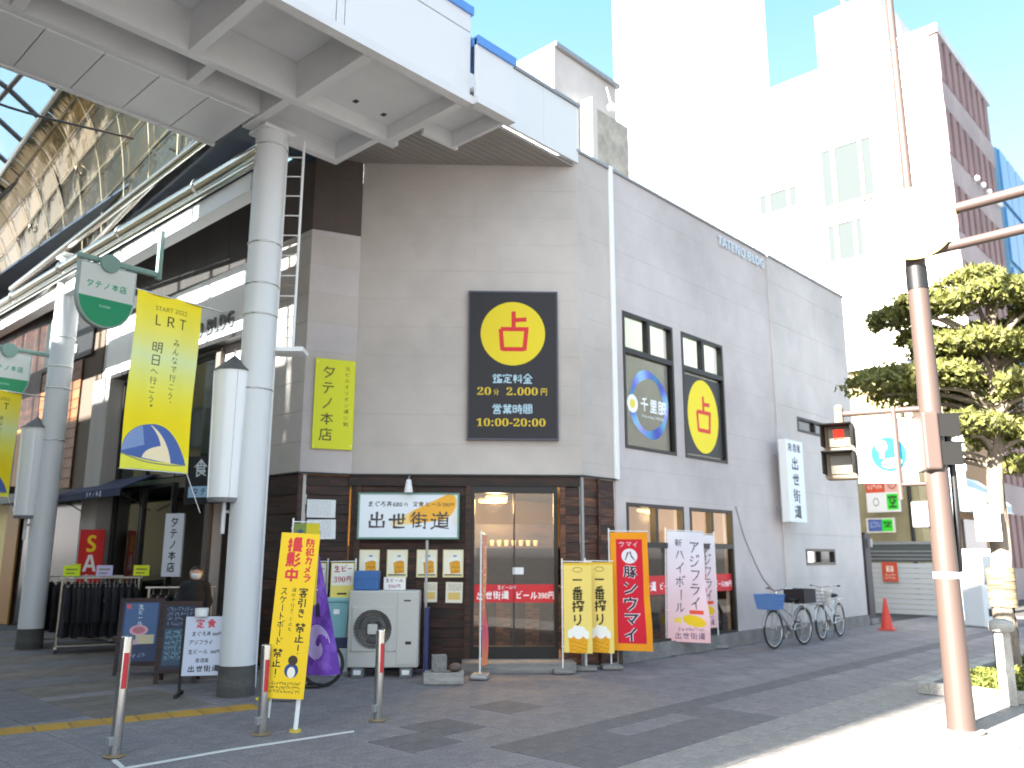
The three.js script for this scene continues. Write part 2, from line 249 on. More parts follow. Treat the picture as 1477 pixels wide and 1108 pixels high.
const letters = (s, size, depth) => { const g = new TextGeometry(s, { font, size, depth, curveSegments: 3 }); g.computeBoundingBox(); return g; };

// ---------------------------------------------------------------- the setting: ground, pavement, road, kerb
const frame = (x, z, th) => ({ o: V(x, 0, z), th, d: V(Math.cos(th), 0, -Math.sin(th)), n: V(Math.sin(th), 0, Math.cos(th)) });
const FR = frame(7.42, -10.20, -Math.PI / 4), PN = frame(6.72, -10.49, -Math.PI / 8), AR = frame(6.72, -18, -Math.PI / 2), SD = frame(9.84, -7.78, 0);
const FRL = 3.422, PNL = 0.758, ARL = 7.51, SDL = 10.71;
const on = (f, s, y, off = 0) => f.o.clone().addScaledVector(f.d, s).addScaledVector(f.n, off).setY(y);
const pix = (f, px, py, off = 0) => { const p = onPlane(px, py, on(f, 0, 0, off), f.n); return [p.clone().sub(f.o).dot(f.d), p.y]; };
const gpix = (f, px, py) => { const p = gnd(px, py).sub(f.o); return [p.dot(f.d), p.dot(f.n)]; };

struct('ground', uvm(new THREE.PlaneGeometry(800, 800).rotateX(-Math.PI / 2).translate(0, -0.22, 0)), mat([0.12, 0.118, 0.115], { map: T.asphalt, roughness: 0.95 }));
struct('road', b2(-120, 160, -0.21, -0.13, -1.55, 14), mat([0.17, 0.168, 0.165], { map: T.asphalt, bump: T.bumpFine, bs: 0.006, roughness: 0.92 }));
for (let i = 0; i < 16; i++) { const k = struct('kerb_stone', chamfer(1.19, 0.2, 0.16, 0.012), M.concretePale); k.position.set(-0.3 + i * 1.2, -0.1 + 0.005, -1.55); k.userData.label = undefined; }
{
  const pav = new THREE.Group(); pav.name = 'pavement'; pav.userData.kind = 'structure'; scene.add(pav);
  add('bedding', b2(-30, 60, -0.2, -0.012, -60, -1.71), mat([0.10, 0.095, 0.09], { map: T.stone, roughness: 1 }), pav);
  const tone = {
    main: [[0.282, 0.25, 0.256], [0.296, 0.262, 0.264], [0.27, 0.242, 0.25]], pale: [[0.36, 0.335, 0.31], [0.345, 0.32, 0.30]],
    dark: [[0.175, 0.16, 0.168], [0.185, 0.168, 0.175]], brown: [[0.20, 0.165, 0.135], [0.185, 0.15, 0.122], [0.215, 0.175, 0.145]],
  };
  const TM = Object.fromEntries(Object.entries(tone).map(([k, a]) => [k, a.map((c) => mat(c, { map: T.stone, bump: T.bumpFine, bs: 0.002, roughness: 0.82 }))]));
  const inR = (x, z, a, b, c, d) => x > a && x < b && z > c && z < d;
  function kind(x, z) {
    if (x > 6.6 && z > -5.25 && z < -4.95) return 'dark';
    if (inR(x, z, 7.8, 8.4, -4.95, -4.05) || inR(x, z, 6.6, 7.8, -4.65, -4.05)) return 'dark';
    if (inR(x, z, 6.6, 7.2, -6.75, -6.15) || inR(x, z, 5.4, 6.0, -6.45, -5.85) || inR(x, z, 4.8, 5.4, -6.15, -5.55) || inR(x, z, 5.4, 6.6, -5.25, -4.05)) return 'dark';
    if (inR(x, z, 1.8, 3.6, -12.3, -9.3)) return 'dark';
    if (inR(x, z, 3.6, 4.8, -10.3, -9.0)) return 'brown';
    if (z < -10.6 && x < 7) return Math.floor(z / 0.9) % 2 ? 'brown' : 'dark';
    if (z > -4.05) return 'pale';
    if (x > 10.2 && Math.floor((x + 3) / 3) % 3 === 0) return 'main';
    return 'main';
  }
  const cells = [];
  for (let i = -4; i < 44; i++) for (let j = 0; j < 62; j++) {
    const x = (i + 0.5) * 0.6 + (0), z = -1.86 - j * 0.3; // rows of 0.3 m
    if (x > 6.5 && z < -10.2 + Math.max(0, x - 7.42) && z < -7.75) continue;
    if (x < 1.0 && z > -7) continue;
    const d = Math.hypot(x, z); cells.push({ x, z, d, seen: (() => { const v = V(x, 0, z).sub(EYE), w = v.dot(FW); return w > 0 && Math.abs(v.dot(RT) / w) < 0.66 && v.dot(UP) / w > -0.49; })() });
  }
  cells.sort((a, b) => (b.seen - a.seen) || a.d - b.d);
  const g0 = [0.0035, 0.006, 0.0045].map((c) => chamfer(0.594, 0.294, 0.06, c).rotateX(-Math.PI / 2)); const rest = {};
  cells.forEach((c, i) => {
    const k = kind(c.x, c.z), mi = Math.floor(rnd() * TM[k].length), y = rr(-0.0015, 0.0015), off = rnd() * 10;
    if (i < 300) { const m = add('paving_slab', g0[i % 3], TM[k][mi], pav, V(c.x, y, c.z)); m.rotation.x = rr(-0.002, 0.002); }
    else (rest[k + mi] ??= []).push(g0[i % 3].clone().translate(c.x, y, c.z));
  });
  for (const [k, gs] of Object.entries(rest)) { const m = add('far_paving_slabs', gs.map((g) => uvm(g)), TM[k.slice(0, -1)][+k.slice(-1)], pav); m.userData.kind = 'stuff'; }
}
{ // yellow guide tiles, thin pale border strip
  const a = V(0.2, 0, -9.475), dir = V(2.13, 0, 0.45).normalize(), th = -Math.atan2(0.45, 2.13);
  const t = new THREE.Group(); t.name = 'tactile_paving'; t.userData.kind = 'structure'; scene.add(t);
  const ym = [mat([0.60, 0.345, 0.05], { map: T.stone, roughness: 0.8 }), mat([0.55, 0.315, 0.055], { map: T.stone, roughness: 0.85 })];
  const tile = [chamfer(0.293, 0.293, 0.03, 0.003).rotateX(-Math.PI / 2).translate(0, 0.008, 0)];
  for (let k = -1.5; k <= 1.5; k++) tile.push(rb(0.27, 0.01, 0.035, 0.004, 0, 0.011, k * 0.073, 1));
  const g = mergeGeometries(tile.map((x) => { x = x.index ? x.toNonIndexed() : x; return x; }));
  for (let i = 0; i < 17; i++) { const p = a.clone().addScaledVector(dir, i * 0.3); add('guide_tile', g, ym[i % 2], t, p, [0, th, 0]); }
  const s = new THREE.Group(); s.name = 'border_strip'; s.userData.kind = 'structure'; scene.add(s);
  const sm = mat([0.62, 0.62, 0.6], { map: T.stain, roughness: 0.5 });
  const q = [gnd(164, 1098), gnd(178, 1110), gnd(330, 1083), gnd(510, 1056)];
  for (let i = 0; i + 1 < q.length; i++) { const L = q[i].distanceTo(q[i + 1]), m = q[i].clone().add(q[i + 1]).multiplyScalar(0.5); add('edge_strip', bx(L - 0.004, 0.01, 0.035), sm, s, m.setY(0.006), [0, -Math.atan2(q[i + 1].z - q[i].z, q[i + 1].x - q[i].x), 0]); }
}

// ---------------------------------------------------------------- walls made of boards with openings
function rowsOf(len, y0, y1, course, seams, open) {
  const ys = new Map(); for (let y = y0, k = 0; y < y1 - 0.02; y = y0 + ++k * course) ys.set(+y.toFixed(4), 1); ys.set(+y1.toFixed(4), 1);
  for (const o of open) for (const e of [o[2], o[3]]) if (e > y0 && e < y1) { const k = +e.toFixed(4); if (!ys.has(k)) ys.set(k, 0); }
  const Y = [...ys.keys()].sort((a, b) => a - b), out = [];
  for (let r = 0; r + 1 < Y.length; r++) {
    if (Y[r + 1] - Y[r] < 0.004) continue;
    let iv = [0, ...seams, len]; const parts = [];
    for (let c = 0; c + 1 < iv.length; c++) {
      let list = [[iv[c], iv[c + 1], 1, 1]];
      for (const o of open) if (o[2] < Y[r + 1] - 1e-4 && o[3] > Y[r] + 1e-4) list = list.flatMap(([a, b, ga, gb]) => { if (o[1] <= a || o[0] >= b) return [[a, b, ga, gb]]; const l = []; if (o[0] > a) l.push([a, o[0], ga, 0]); if (o[1] < b) l.push([o[1], b, 0, gb]); return l; });
      parts.push(...list.map((p) => [...p, c]));
    }
    for (const [a, b, ga, gb, c] of parts) if (b - a > 0.01) out.push({ a, b, ga, gb, c, y: Y[r], Y: Y[r + 1], gy: ys.get(Y[r]), gY: ys.get(Y[r + 1]) });
  }
  return out;
}
function boards(g, name, len, y0, y1, course, seams, open, mats, o = {}) {
  const gap = o.gap ?? 0.0012, th = o.th ?? 0.022, jit = o.jit ?? 0.0008;
  for (const r of rowsOf(len, y0, y1, course, seams, open)) {
    const a = r.a + (r.ga ? gap / 2 : 0), b = r.b - (r.gb ? gap / 2 : 0), c = r.y + (r.gy ? gap / 2 : 0), d = r.Y - (r.gY ? gap / 2 : 0);
    const geo = o.plain ? bx(b - a, d - c, th, 0, 0, -th / 2) : chamfer(b - a, d - c, th, o.ch ?? 0.001);
    const u = geo.attributes.uv, sx = rnd() * 5, sy = rnd() * 5; for (let i = 0; i < u.count; i++) u.setXY(i, u.getX(i) + (o.world ? (a + b) / 2 : sx), u.getY(i) + (o.world ? (c + d) / 2 : sy));
    add(name, geo, typeof mats === 'function' ? mats(r) : mats[Math.floor(rnd() * mats.length)], g, V((a + b) / 2, (c + d) / 2, rr(-jit, jit) - (o.back ?? 0)));
  }
}
function core(g, name, len, y0, y1, open, m = M.core, z0 = -0.2, z1 = -0.026) { add(name, rowsOf(len, y0, y1, y1 - y0, [], open).map((r) => b2(r.a, r.b, r.y, r.Y, z0, z1)), m, g); }
const wallGroup = (parent, name, f) => { const g = new THREE.Group(); g.name = name; g.position.copy(f.o); g.rotation.y = f.th; parent.add(g); return g; };
const slab = (pts, y0, y1) => { const s = new THREE.Shape(pts.map(([x, z]) => new THREE.Vector2(x, -z))); return uvm(new THREE.ExtrudeGeometry(s, { depth: y1 - y0, bevelEnabled: false }).rotateX(-Math.PI / 2).translate(0, y0, 0)); };
function film(w, h, cw, ch, draw, o = {}) { // printed film with clear gaps
  const c = document.createElement('canvas'); c.width = cw; c.height = ch; const x = c.getContext('2d'); draw(x, cw, ch);
  const d = x.getImageData(0, 0, cw, ch), a = document.createElement('canvas'); a.width = cw; a.height = ch; const ax = a.getContext('2d'), e = ax.createImageData(cw, ch);
  for (let i = 0; i < cw * ch; i++) { const v = d.data[i * 4 + 3]; e.data[i * 4] = e.data[i * 4 + 1] = e.data[i * 4 + 2] = v; e.data[i * 4 + 3] = 255; if (v < 255 && v === 0) { d.data[i * 4] = d.data[i * 4 + 1] = d.data[i * 4 + 2] = 128; } d.data[i * 4 + 3] = 255; }
  x.putImageData(d, 0, 0); ax.putImageData(e, 0, 0);
  const t = new THREE.CanvasTexture(c); t.colorSpace = THREE.SRGBColorSpace; const al = new THREE.CanvasTexture(a);
  return [new THREE.PlaneGeometry(w, h), new THREE.MeshStandardMaterial({ map: t, alphaMap: al, transparent: true, roughness: 0.5, side: THREE.DoubleSide, ...o })];
}

const woodDark = mat([0.05, 0.02, 0.012], { map: T.wood, roughness: 0.5 });
// ---------------------------------------------------------------- the corner building
const shop = thing('shop_building', 'two storey grey corner building with dark timber ground floor and clipped corner', 'building');
const doorS0 = pix(FR, 677, 900)[0], doorS1 = pix(FR, 806, 900)[0];
{
  const low = 2.76;
  const fw = wallGroup(shop, 'front_wall', FR), seam = pix(FR, 683, 500)[0];
  boards(fw, 'siding_board', FRL, low, 7.95, 0.455, [seam], [], [M.siding], { world: 1 });
  core(fw, 'wall_core', FRL, low, 7.95, []);
  const pw = wallGroup(shop, 'corner_wall', PN);
  boards(pw, 'siding_board', PNL, low, 6.5, 0.455, [], [], [M.siding, M.sidingCool], { world: 1 });
  boards(pw, 'brown_board', PNL, 6.5, 7.9, 0.9, [0.36], [], [M.brownSiding], { world: 1 });
  core(pw, 'wall_core', PNL, low, 7.9, []);
  const aw = wallGroup(shop, 'arcade_wall', AR);
  const a0 = 18 - 11.4;
  const aBoards = (s0, s1, y0, y1, m, name = 'siding_board', course = 0.455) => { const g = []; for (const r of rowsOf(s1 - s0, y0, y1, course, [], [])) { const geo = chamfer(r.b - r.a - 0.004, r.Y - r.y - 0.005, 0.022, 0.002); add(name, geo, m, aw, V(s0 + (r.a + r.b) / 2, (r.y + r.Y) / 2, 0)); } };
  aBoards(a0, ARL, low, 6.5, M.siding); aBoards(a0, ARL, 6.5, 7.9, M.brownSiding, 'brown_board', 0.7);
  core(aw, 'wall_core', ARL, 0, 7.9, [[18 - 17.1, 18 - 13.2, 0.1, 5.05], [18 - 13.0, 18 - 11.5, 0.1, 2.7]]);
  // white band with the shop's name, dark fascia, pillar, pier
  for (let k = 0; k < 6; k++) add('white_panel', chamfer(1.095, 1.25, 0.05, 0.004), M.whiteClean, aw, V(0.05 + 1.1 * (k + 0.5), 5.15 + 0.625, 0.05));
  for (let k = 0; k < 8; k++) add('dark_fascia_panel', chamfer(0.82, 1.45, 0.03, 0.004), mat([0.035, 0.028, 0.026], { map: T.soft, roughness: 0.6 }), aw, V(0.03 + 0.825 * (k + 0.5), 6.41 + 0.73, 0.03));
  add('ledge', b2(0, 6.6, 5.06, 5.145, 0.0, 0.22), M.frame, aw);
  add('pillar', rb(0.8, 5.1, 0.34, 0.02, 0.5, 2.55, 0.1), mat([0.5, 0.46, 0.43], { map: T.soft, roughness: 0.8 }), aw);
  add('pier', b2(4.86, 5.02, 0, 5.05, 0.0, 0.06), mat([0.14, 0.115, 0.1], { map: T.soft }), aw);
  { const g = letters('TATENO BLDG', 0.27, 0.03); add('raised_letters', g, mat([0.1, 0.1, 0.105], { roughness: 0.4 }), aw, V(2.9, 5.35, 0.055)); }
  // shop windows on the arcade
  for (const [a, b, y0, y1, nm, tint] of [[0.95, 2.2, 2.95, 5.0, 3, 1], [2.25, 3.5, 2.95, 5.0, 2, 1], [3.55, 4.75, 2.95, 5.0, 2, 1], [0.95, 2.2, 0.15, 2.85, 2, 0], [2.25, 3.5, 0.15, 2.85, 2, 0]]) {
    const w = new THREE.Group(); w.name = 'shop_window'; w.position.set((a + b) / 2, (y0 + y1) / 2, -0.06); aw.add(w);
    const W = b - a, H = y1 - y0;
    add('window_frame', [b2(-W / 2, W / 2, -H / 2, -H / 2 + 0.06, -0.05, 0.05), b2(-W / 2, W / 2, H / 2 - 0.06, H / 2, -0.05, 0.05), b2(-W / 2, -W / 2 + 0.05, -H / 2 + 0.06, H / 2 - 0.06, -0.05, 0.05), b2(W / 2 - 0.05, W / 2, -H / 2 + 0.06, H / 2 - 0.06, -0.05, 0.05)], M.frame, w);
    add('pane', b2(-W / 2 + 0.05, W / 2 - 0.05, -H / 2 + 0.06, H / 2 - 0.06, -0.006, 0.006), mat(tint ? [0.42, 0.56, 0.5] : [0.5, 0.55, 0.52], { phys: true, transmission: 1, thickness: 0, roughness: 0.04 }), w);
  }
  // ---- side wall towards the street
  const sw = wallGroup(shop, 'side_wall', SD), X = (x) => x - 9.84;
  const wins = [[X(10.985), X(12.51), 3.29, 5.59], [X(12.8), X(14.29), 3.29, 5.59], [X(10.97), X(12.66), 0.22, 2.42], [X(12.86), X(14.36), 0.22, 2.42], [X(17.4), X(19.2), 4.25, 4.58], [X(17.4), X(18.9), 1.4, 1.74]];
  const doorless = [0, 0.86, 0, low];
  boards(sw, 'siding_board', 6.57, 0.24, 8.0, 0.455, [0.86, 3.9], [...wins.slice(0, 4), doorless], (r) => (r.b <= 0.87 ? M.siding : M.sidingCool), { world: 1 });
  const sw2 = wallGroup(shop, 'side_wall_end', frame(9.84 + 6.57, -7.78 + 0.03, 0)); const off = (w) => [w[0] - 6.57, w[1] - 6.57, w[2], w[3]];
  boards(sw2, 'siding_board', SDL - 6.57, 0.24, 8.0, 0.9, [2.3], wins.slice(4).map(off), [M.sidingPale], { world: 1, gap: 0.003 });
  core(sw2, 'wall_core', SDL - 6.57, 0, 8.0, wins.slice(4).map(off));
  core(sw, 'wall_core', 6.57, 0, 8.0, [...wins.slice(0, 4), [0.02, 0.84, 0.02, 2.7]]);
  add('plinth', [b2(0.87, 6.57, 0, 0.235, -0.02, 0.06), b2(6.57, SDL, 0, 0.235, -0.02, 0.075)], M.concrete, sw);
  add('corner_trim', rb(0.1, 5.3, 0.05, 0.015, 0.88, low + 2.65, 0.02), M.whiteClean, sw);
  add('parapet_cap', [b2(-0.02, 6.57, 8.003, 8.05, -0.24, 0.03), b2(6.57, SDL + 0.04, 8.003, 8.055, -0.24, 0.06)], M.greyMetal, sw);
  { const g = letters('TATENO BLDG', 0.2, 0.03), b = g.boundingBox; g.scale(1.95 / (b.max.x - b.min.x), 1, 1); add('raised_letters', g, mat([0.62, 0.66, 0.7], { roughness: 0.3, metalness: 0.6 }), sw, V(X(14.3), 7.68, 0.004)); }
  // a thin cable on the wall
  add('wall_cable', tube([V(X(14.5), 2.5, 0.012), V(X(14.8), 1.9, 0.012), V(X(15.4), 1.2, 0.012), V(X(15.9), 0.9, 0.012)], 0.008, 5), M.greyMetal, sw);
  function win(g, [a, b, y0, y1], upper, tag) {
    const w = new THREE.Group(); w.name = 'window'; w.position.set((a + b) / 2, (y0 + y1) / 2, -0.05); g.add(w);
    const W = b - a, H = y1 - y0, f = 0.055, fr = (x0, x1, q0, q1) => b2(x0, x1, q0, q1, -0.05, 0.062);
    const tH = upper === 2 ? 0 : 0.56, ty = H / 2 - f - tH, L = [fr(-W / 2, W / 2, -H / 2, -H / 2 + f), fr(-W / 2, W / 2, H / 2 - f, H / 2), fr(-W / 2, -W / 2 + f, -H / 2 + f, H / 2 - f), fr(W / 2 - f, W / 2, -H / 2 + f, H / 2 - f)];
    if (tH) L.push(fr(-W / 2 + f, W / 2 - f, ty - 0.09, ty), fr(-0.04, 0.04, ty, H / 2 - f)); else L.push(fr(-0.03, 0.03, -H / 2 + f, H / 2 - f));
    add('window_frame', L, M.frame, w);
    const pane = (x0, x1, q0, q1, m = M.glass) => add('pane', b2(x0, x1, q0, q1, -0.005, 0.005), m, w);
    if (tH) { pane(-W / 2 + f, -0.04, ty, H / 2 - f); pane(0.04, W / 2 - f, ty, H / 2 - f); pane(-W / 2 + f, W / 2 - f, -H / 2 + f, ty - 0.09, M.glassDim); }
    else { pane(-W / 2 + f, -0.03, -H / 2 + f, H / 2 - f); pane(0.03, W / 2 - f, -H / 2 + f, H / 2 - f); }
    return { w, W, H, ty: ty - 0.09 };
  }
  const w1 = win(sw, wins[0], 1), w2 = win(sw, wins[1], 1), w3 = win(sw, wins[2], 0), w4 = win(sw, wins[3], 0);
  win(sw2, off(wins[4]), 2); win(sw2, off(wins[5]), 2);
  // window film: ring with name; yellow disc with the sign for fortune telling; red strips below
  { const [g, m] = film(1.36, 1.5, 512, 565, (x) => {
      x.lineWidth = 62; for (let i = 0; i < 420; i++) { const a = i / 420 * 6.283; x.strokeStyle = 'hsl(' + (218 + 14 * Math.sin(a * 7)) + ',55%,' + (58 + 14 * Math.sin(a * 3.1 + 1) + 8 * Math.sin(i * 1.7)) + '%)'; x.lineWidth = 38 + 26 * Math.sin(a * 2 + 2.4) ** 2; x.beginPath(); x.arc(265, 275, 195, a, a + 0.02); x.stroke(); }
      x.fillStyle = '#f4f2ee'; x.beginPath(); x.arc(80, 290, 58, 0, 7); x.fill(); x.fillStyle = '#e8d44a'; x.beginPath(); x.arc(80, 290, 30, 0, 7); x.fill(); ink(x, '#eef2f4'); tH(x, '千里眼', 165, 235, 92, 2.6, 1.12); scrawl(x, 170, 345, 260, 26, 1, 5);
    }); add('ring_film', g, m, w1.w, V(0, -0.36, 0.009)); }
  { const [g, m] = film(1.3, 1.45, 512, 571, (x) => {
      x.fillStyle = '#2f3033'; x.fillRect(0, 0, 512, 571); x.fillStyle = '#f2dc10'; x.beginPath(); x.ellipse(256, 285, 214, 270, 0, 0, 7); x.fill(); ink(x, '#d8341c'); x.lineWidth = 3; glyph(x, '占', 110, 120, 300, 1.9);
    }); add('fortune_film', g, m, w2.w, V(0, -0.33, 0.009)); }
  for (const w of [w3, w4]) { const [g, m] = film(w.W - 0.12, 0.3, 512, 100, (x) => { x.fillStyle = '#d0202c'; x.fillRect(0, 0, 512, 100); ink(x, '#fff'); tH(x, '出世街道', 20, 30, 54, 2.6, 1.1); tH(x, 'ビール390円', 285, 38, 40, 2.6, 1.0); }); add('red_strip', g, m, w.w, V(0, -0.2, 0.009)); }

  // ---- timber ground floor
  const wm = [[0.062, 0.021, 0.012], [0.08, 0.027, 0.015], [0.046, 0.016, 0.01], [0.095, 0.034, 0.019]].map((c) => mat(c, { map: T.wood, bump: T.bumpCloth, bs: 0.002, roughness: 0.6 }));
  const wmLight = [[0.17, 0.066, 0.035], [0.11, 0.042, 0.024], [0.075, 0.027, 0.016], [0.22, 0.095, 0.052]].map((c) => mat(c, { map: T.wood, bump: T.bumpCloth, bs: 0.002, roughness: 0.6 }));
  const tf = wallGroup(shop, 'timber_front', FR), B = 0.06;
  const dTop = pix(FR, 740, 713)[1];
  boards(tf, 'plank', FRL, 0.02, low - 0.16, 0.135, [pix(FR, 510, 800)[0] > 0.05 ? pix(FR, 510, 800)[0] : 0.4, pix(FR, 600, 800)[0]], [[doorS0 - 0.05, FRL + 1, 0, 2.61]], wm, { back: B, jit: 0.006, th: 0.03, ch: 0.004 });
  add('lintel_beam', b2(-0.03, FRL - 0.02, low - 0.16, low - 0.005, -0.14, -0.01), wm[2], tf);
  add('eave_flashing', b2(-0.02, FRL + 0.02, low - 0.012, low + 0.012, -0.02, 0.035), M.black, tf);
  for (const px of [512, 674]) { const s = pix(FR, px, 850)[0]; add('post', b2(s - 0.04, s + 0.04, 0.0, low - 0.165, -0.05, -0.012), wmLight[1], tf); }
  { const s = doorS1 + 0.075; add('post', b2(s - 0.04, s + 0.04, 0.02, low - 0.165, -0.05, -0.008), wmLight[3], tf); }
  const before = tf.children.length;
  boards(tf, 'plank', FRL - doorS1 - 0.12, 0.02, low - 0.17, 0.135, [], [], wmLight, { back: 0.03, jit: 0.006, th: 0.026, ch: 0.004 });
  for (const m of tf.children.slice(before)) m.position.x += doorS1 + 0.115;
  core(tf, 'timber_backing', FRL, 0, low - 0.02, [[doorS0 - 0.05, doorS1 + 0.05, 0.06, 2.6]], wm[2], -0.2, -0.1);
  const tp = wallGroup(shop, 'timber_corner', PN); boards(tp, 'plank', PNL, 0.02, low - 0.02, 0.135, [], [], wm, { back: 0.05, jit: 0.006, th: 0.03, ch: 0.004 }); core(tp, 'timber_backing', PNL, 0, low - 0.02, [], wm[2], -0.2, -0.09);
  add('post', b2(0.0, 0.06, 0, low - 0.02, -0.05, -0.01), wmLight[1], tp); add('eave_flashing', b2(-0.02, PNL, low - 0.012, low + 0.012, -0.02, 0.035), M.black, tp);
  const ta = wallGroup(shop, 'timber_arcade', frame(6.72, -11.5, -Math.PI / 2)); boards(ta, 'plank', 1.0, 0.02, low - 0.02, 0.135, [], [], wm, { back: -0.012, jit: 0.006, th: 0.03, ch: 0.004 }); add('eave_flashing', b2(0, 1.02, low - 0.012, low + 0.012, -0.02, 0.035), M.black, ta);
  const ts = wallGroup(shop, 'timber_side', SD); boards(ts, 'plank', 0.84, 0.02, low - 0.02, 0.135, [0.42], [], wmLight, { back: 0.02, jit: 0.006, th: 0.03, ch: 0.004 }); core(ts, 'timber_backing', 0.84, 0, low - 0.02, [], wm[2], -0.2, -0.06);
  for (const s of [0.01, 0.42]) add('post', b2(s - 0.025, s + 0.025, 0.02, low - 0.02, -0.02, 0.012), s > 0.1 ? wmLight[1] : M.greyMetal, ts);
  add('eave_flashing', b2(0, 0.88, low - 0.012, low + 0.012, -0.02, 0.035), M.black, ts);
  // ---- glass entrance
  const dw = doorS1 - doorS0, en = new THREE.Group(); en.name = 'entrance'; en.position.copy(on(FR, (doorS0 + doorS1) / 2, 0, -0.09)); en.rotation.y = FR.th; shop.add(en);
  const y0 = 0.14, y1 = 2.6, F = (a, b, c, d) => b2(a, b, c, d, -0.05, 0.06);
  add('door_frame', [F(-dw / 2, dw / 2, y0, y0 + 0.17), F(-dw / 2, dw / 2, y1 - 0.1, y1), F(-dw / 2, -dw / 2 + 0.06, y0 + 0.17, y1 - 0.1), F(dw / 2 - 0.06, dw / 2, y0 + 0.17, y1 - 0.1)], M.blackMetal, en);
  add('glass_pane', b2(-dw / 2 + 0.06, -0.012, y0 + 0.17, y1 - 0.1, -0.005, 0.005), M.glass, en); add('glass_pane', b2(0.012, dw / 2 - 0.06, y0 + 0.17, y1 - 0.1, 0.008, 0.018), M.glass, en);
  add('meeting_stile', b2(-0.012, 0.012, y0 + 0.17, y1 - 0.1, -0.012, 0.024), M.frame, en);
  { const [, ya] = pix(FR, 740, 843, -0.08), [, yb] = pix(FR, 740, 869, -0.08); const [g, m] = film(dw - 0.1, ya - yb, 640, 118, (x) => { x.fillStyle = '#cf1f2c'; x.fillRect(0, 0, 640, 118); ink(x, '#f6f1ee'); tH(x, '出世街道', 28, 42, 58, 3, 1.1); tH(x, 'ビール', 330, 44, 56, 3, 1.04); tH(x, '390円', 505, 46, 50, 3, 0.98); tH(x, '生ビール中', 190, 6, 28, 2.4, 1.05); }); add('red_strip', g, m, en, V(0, (ya + yb) / 2, 0.024)); }
  add('notice', b2(-0.02, 0.14, 1.32, 1.42, 0.02, 0.024), M.whiteClean, en);
  add('doorstep', rb(dw + 0.3, 0.14, 0.5, 0.012, 0.05, 0.07, 0.3), M.concrete, en);
  // ---- floors, roof, inner walls
  const poly = (d) => [[6.72 + d, -18], [6.72 + d, -10.49 - d * 0.6], [7.42 + d * 0.5, -10.2 - d * 0.9], [9.84 + d * 0.4, -7.78 - d], [20.55 - 0.02, -7.78 - d], [20.55 - 0.02, -18]];
  add('inner_floor', slab(poly(0.21), 0.005, 0.1), mat([0.16, 0.13, 0.1], { roughness: 0.5 }), shop);
  add('upper_floor', slab(poly(0.21), 2.77, 2.98), mat([0.45, 0.4, 0.34], { roughness: 0.7 }), shop);
  add('roof_slab', slab(poly(0.21), 7.3, 7.5), M.concrete, shop);
  add('end_wall', [b2(20.35, 20.548, 0, 7.99, -18, -7.99)], M.sidingPale, shop);
  add('back_wall', b2(6.72, 20.55, 0, 7.9, -18.2, -18.0), M.core, shop);
  add('inner_wall', [b2(7.1, 20.3, 0.1, 2.765, -12.6, -12.5), b2(15.2, 15.3, 0.1, 2.765, -12.49, -8.0)], mat([0.52, 0.36, 0.15], { map: T.soft, roughness: 0.8 }), shop);
  add('wainscot', [b2(7.1, 15.19, 0.1, 1.75, -12.49, -12.44), b2(15.14, 15.19, 0.1, 1.75, -12.43, -8.0)], woodDark, shop);
  add('upper_inner_wall', [b2(7.0, 20.3, 2.99, 7.29, -12.6, -12.5), b2(15.4, 15.5, 2.99, 7.29, -12.49, -8.0)], mat([0.66, 0.66, 0.6], { roughness: 0.8 }), shop);
  add('store_inner_wall', b2(11.4, 11.5, 0.1, 2.76, -17.99, -12.61), mat([0.2, 0.19, 0.17], {}), shop);
}
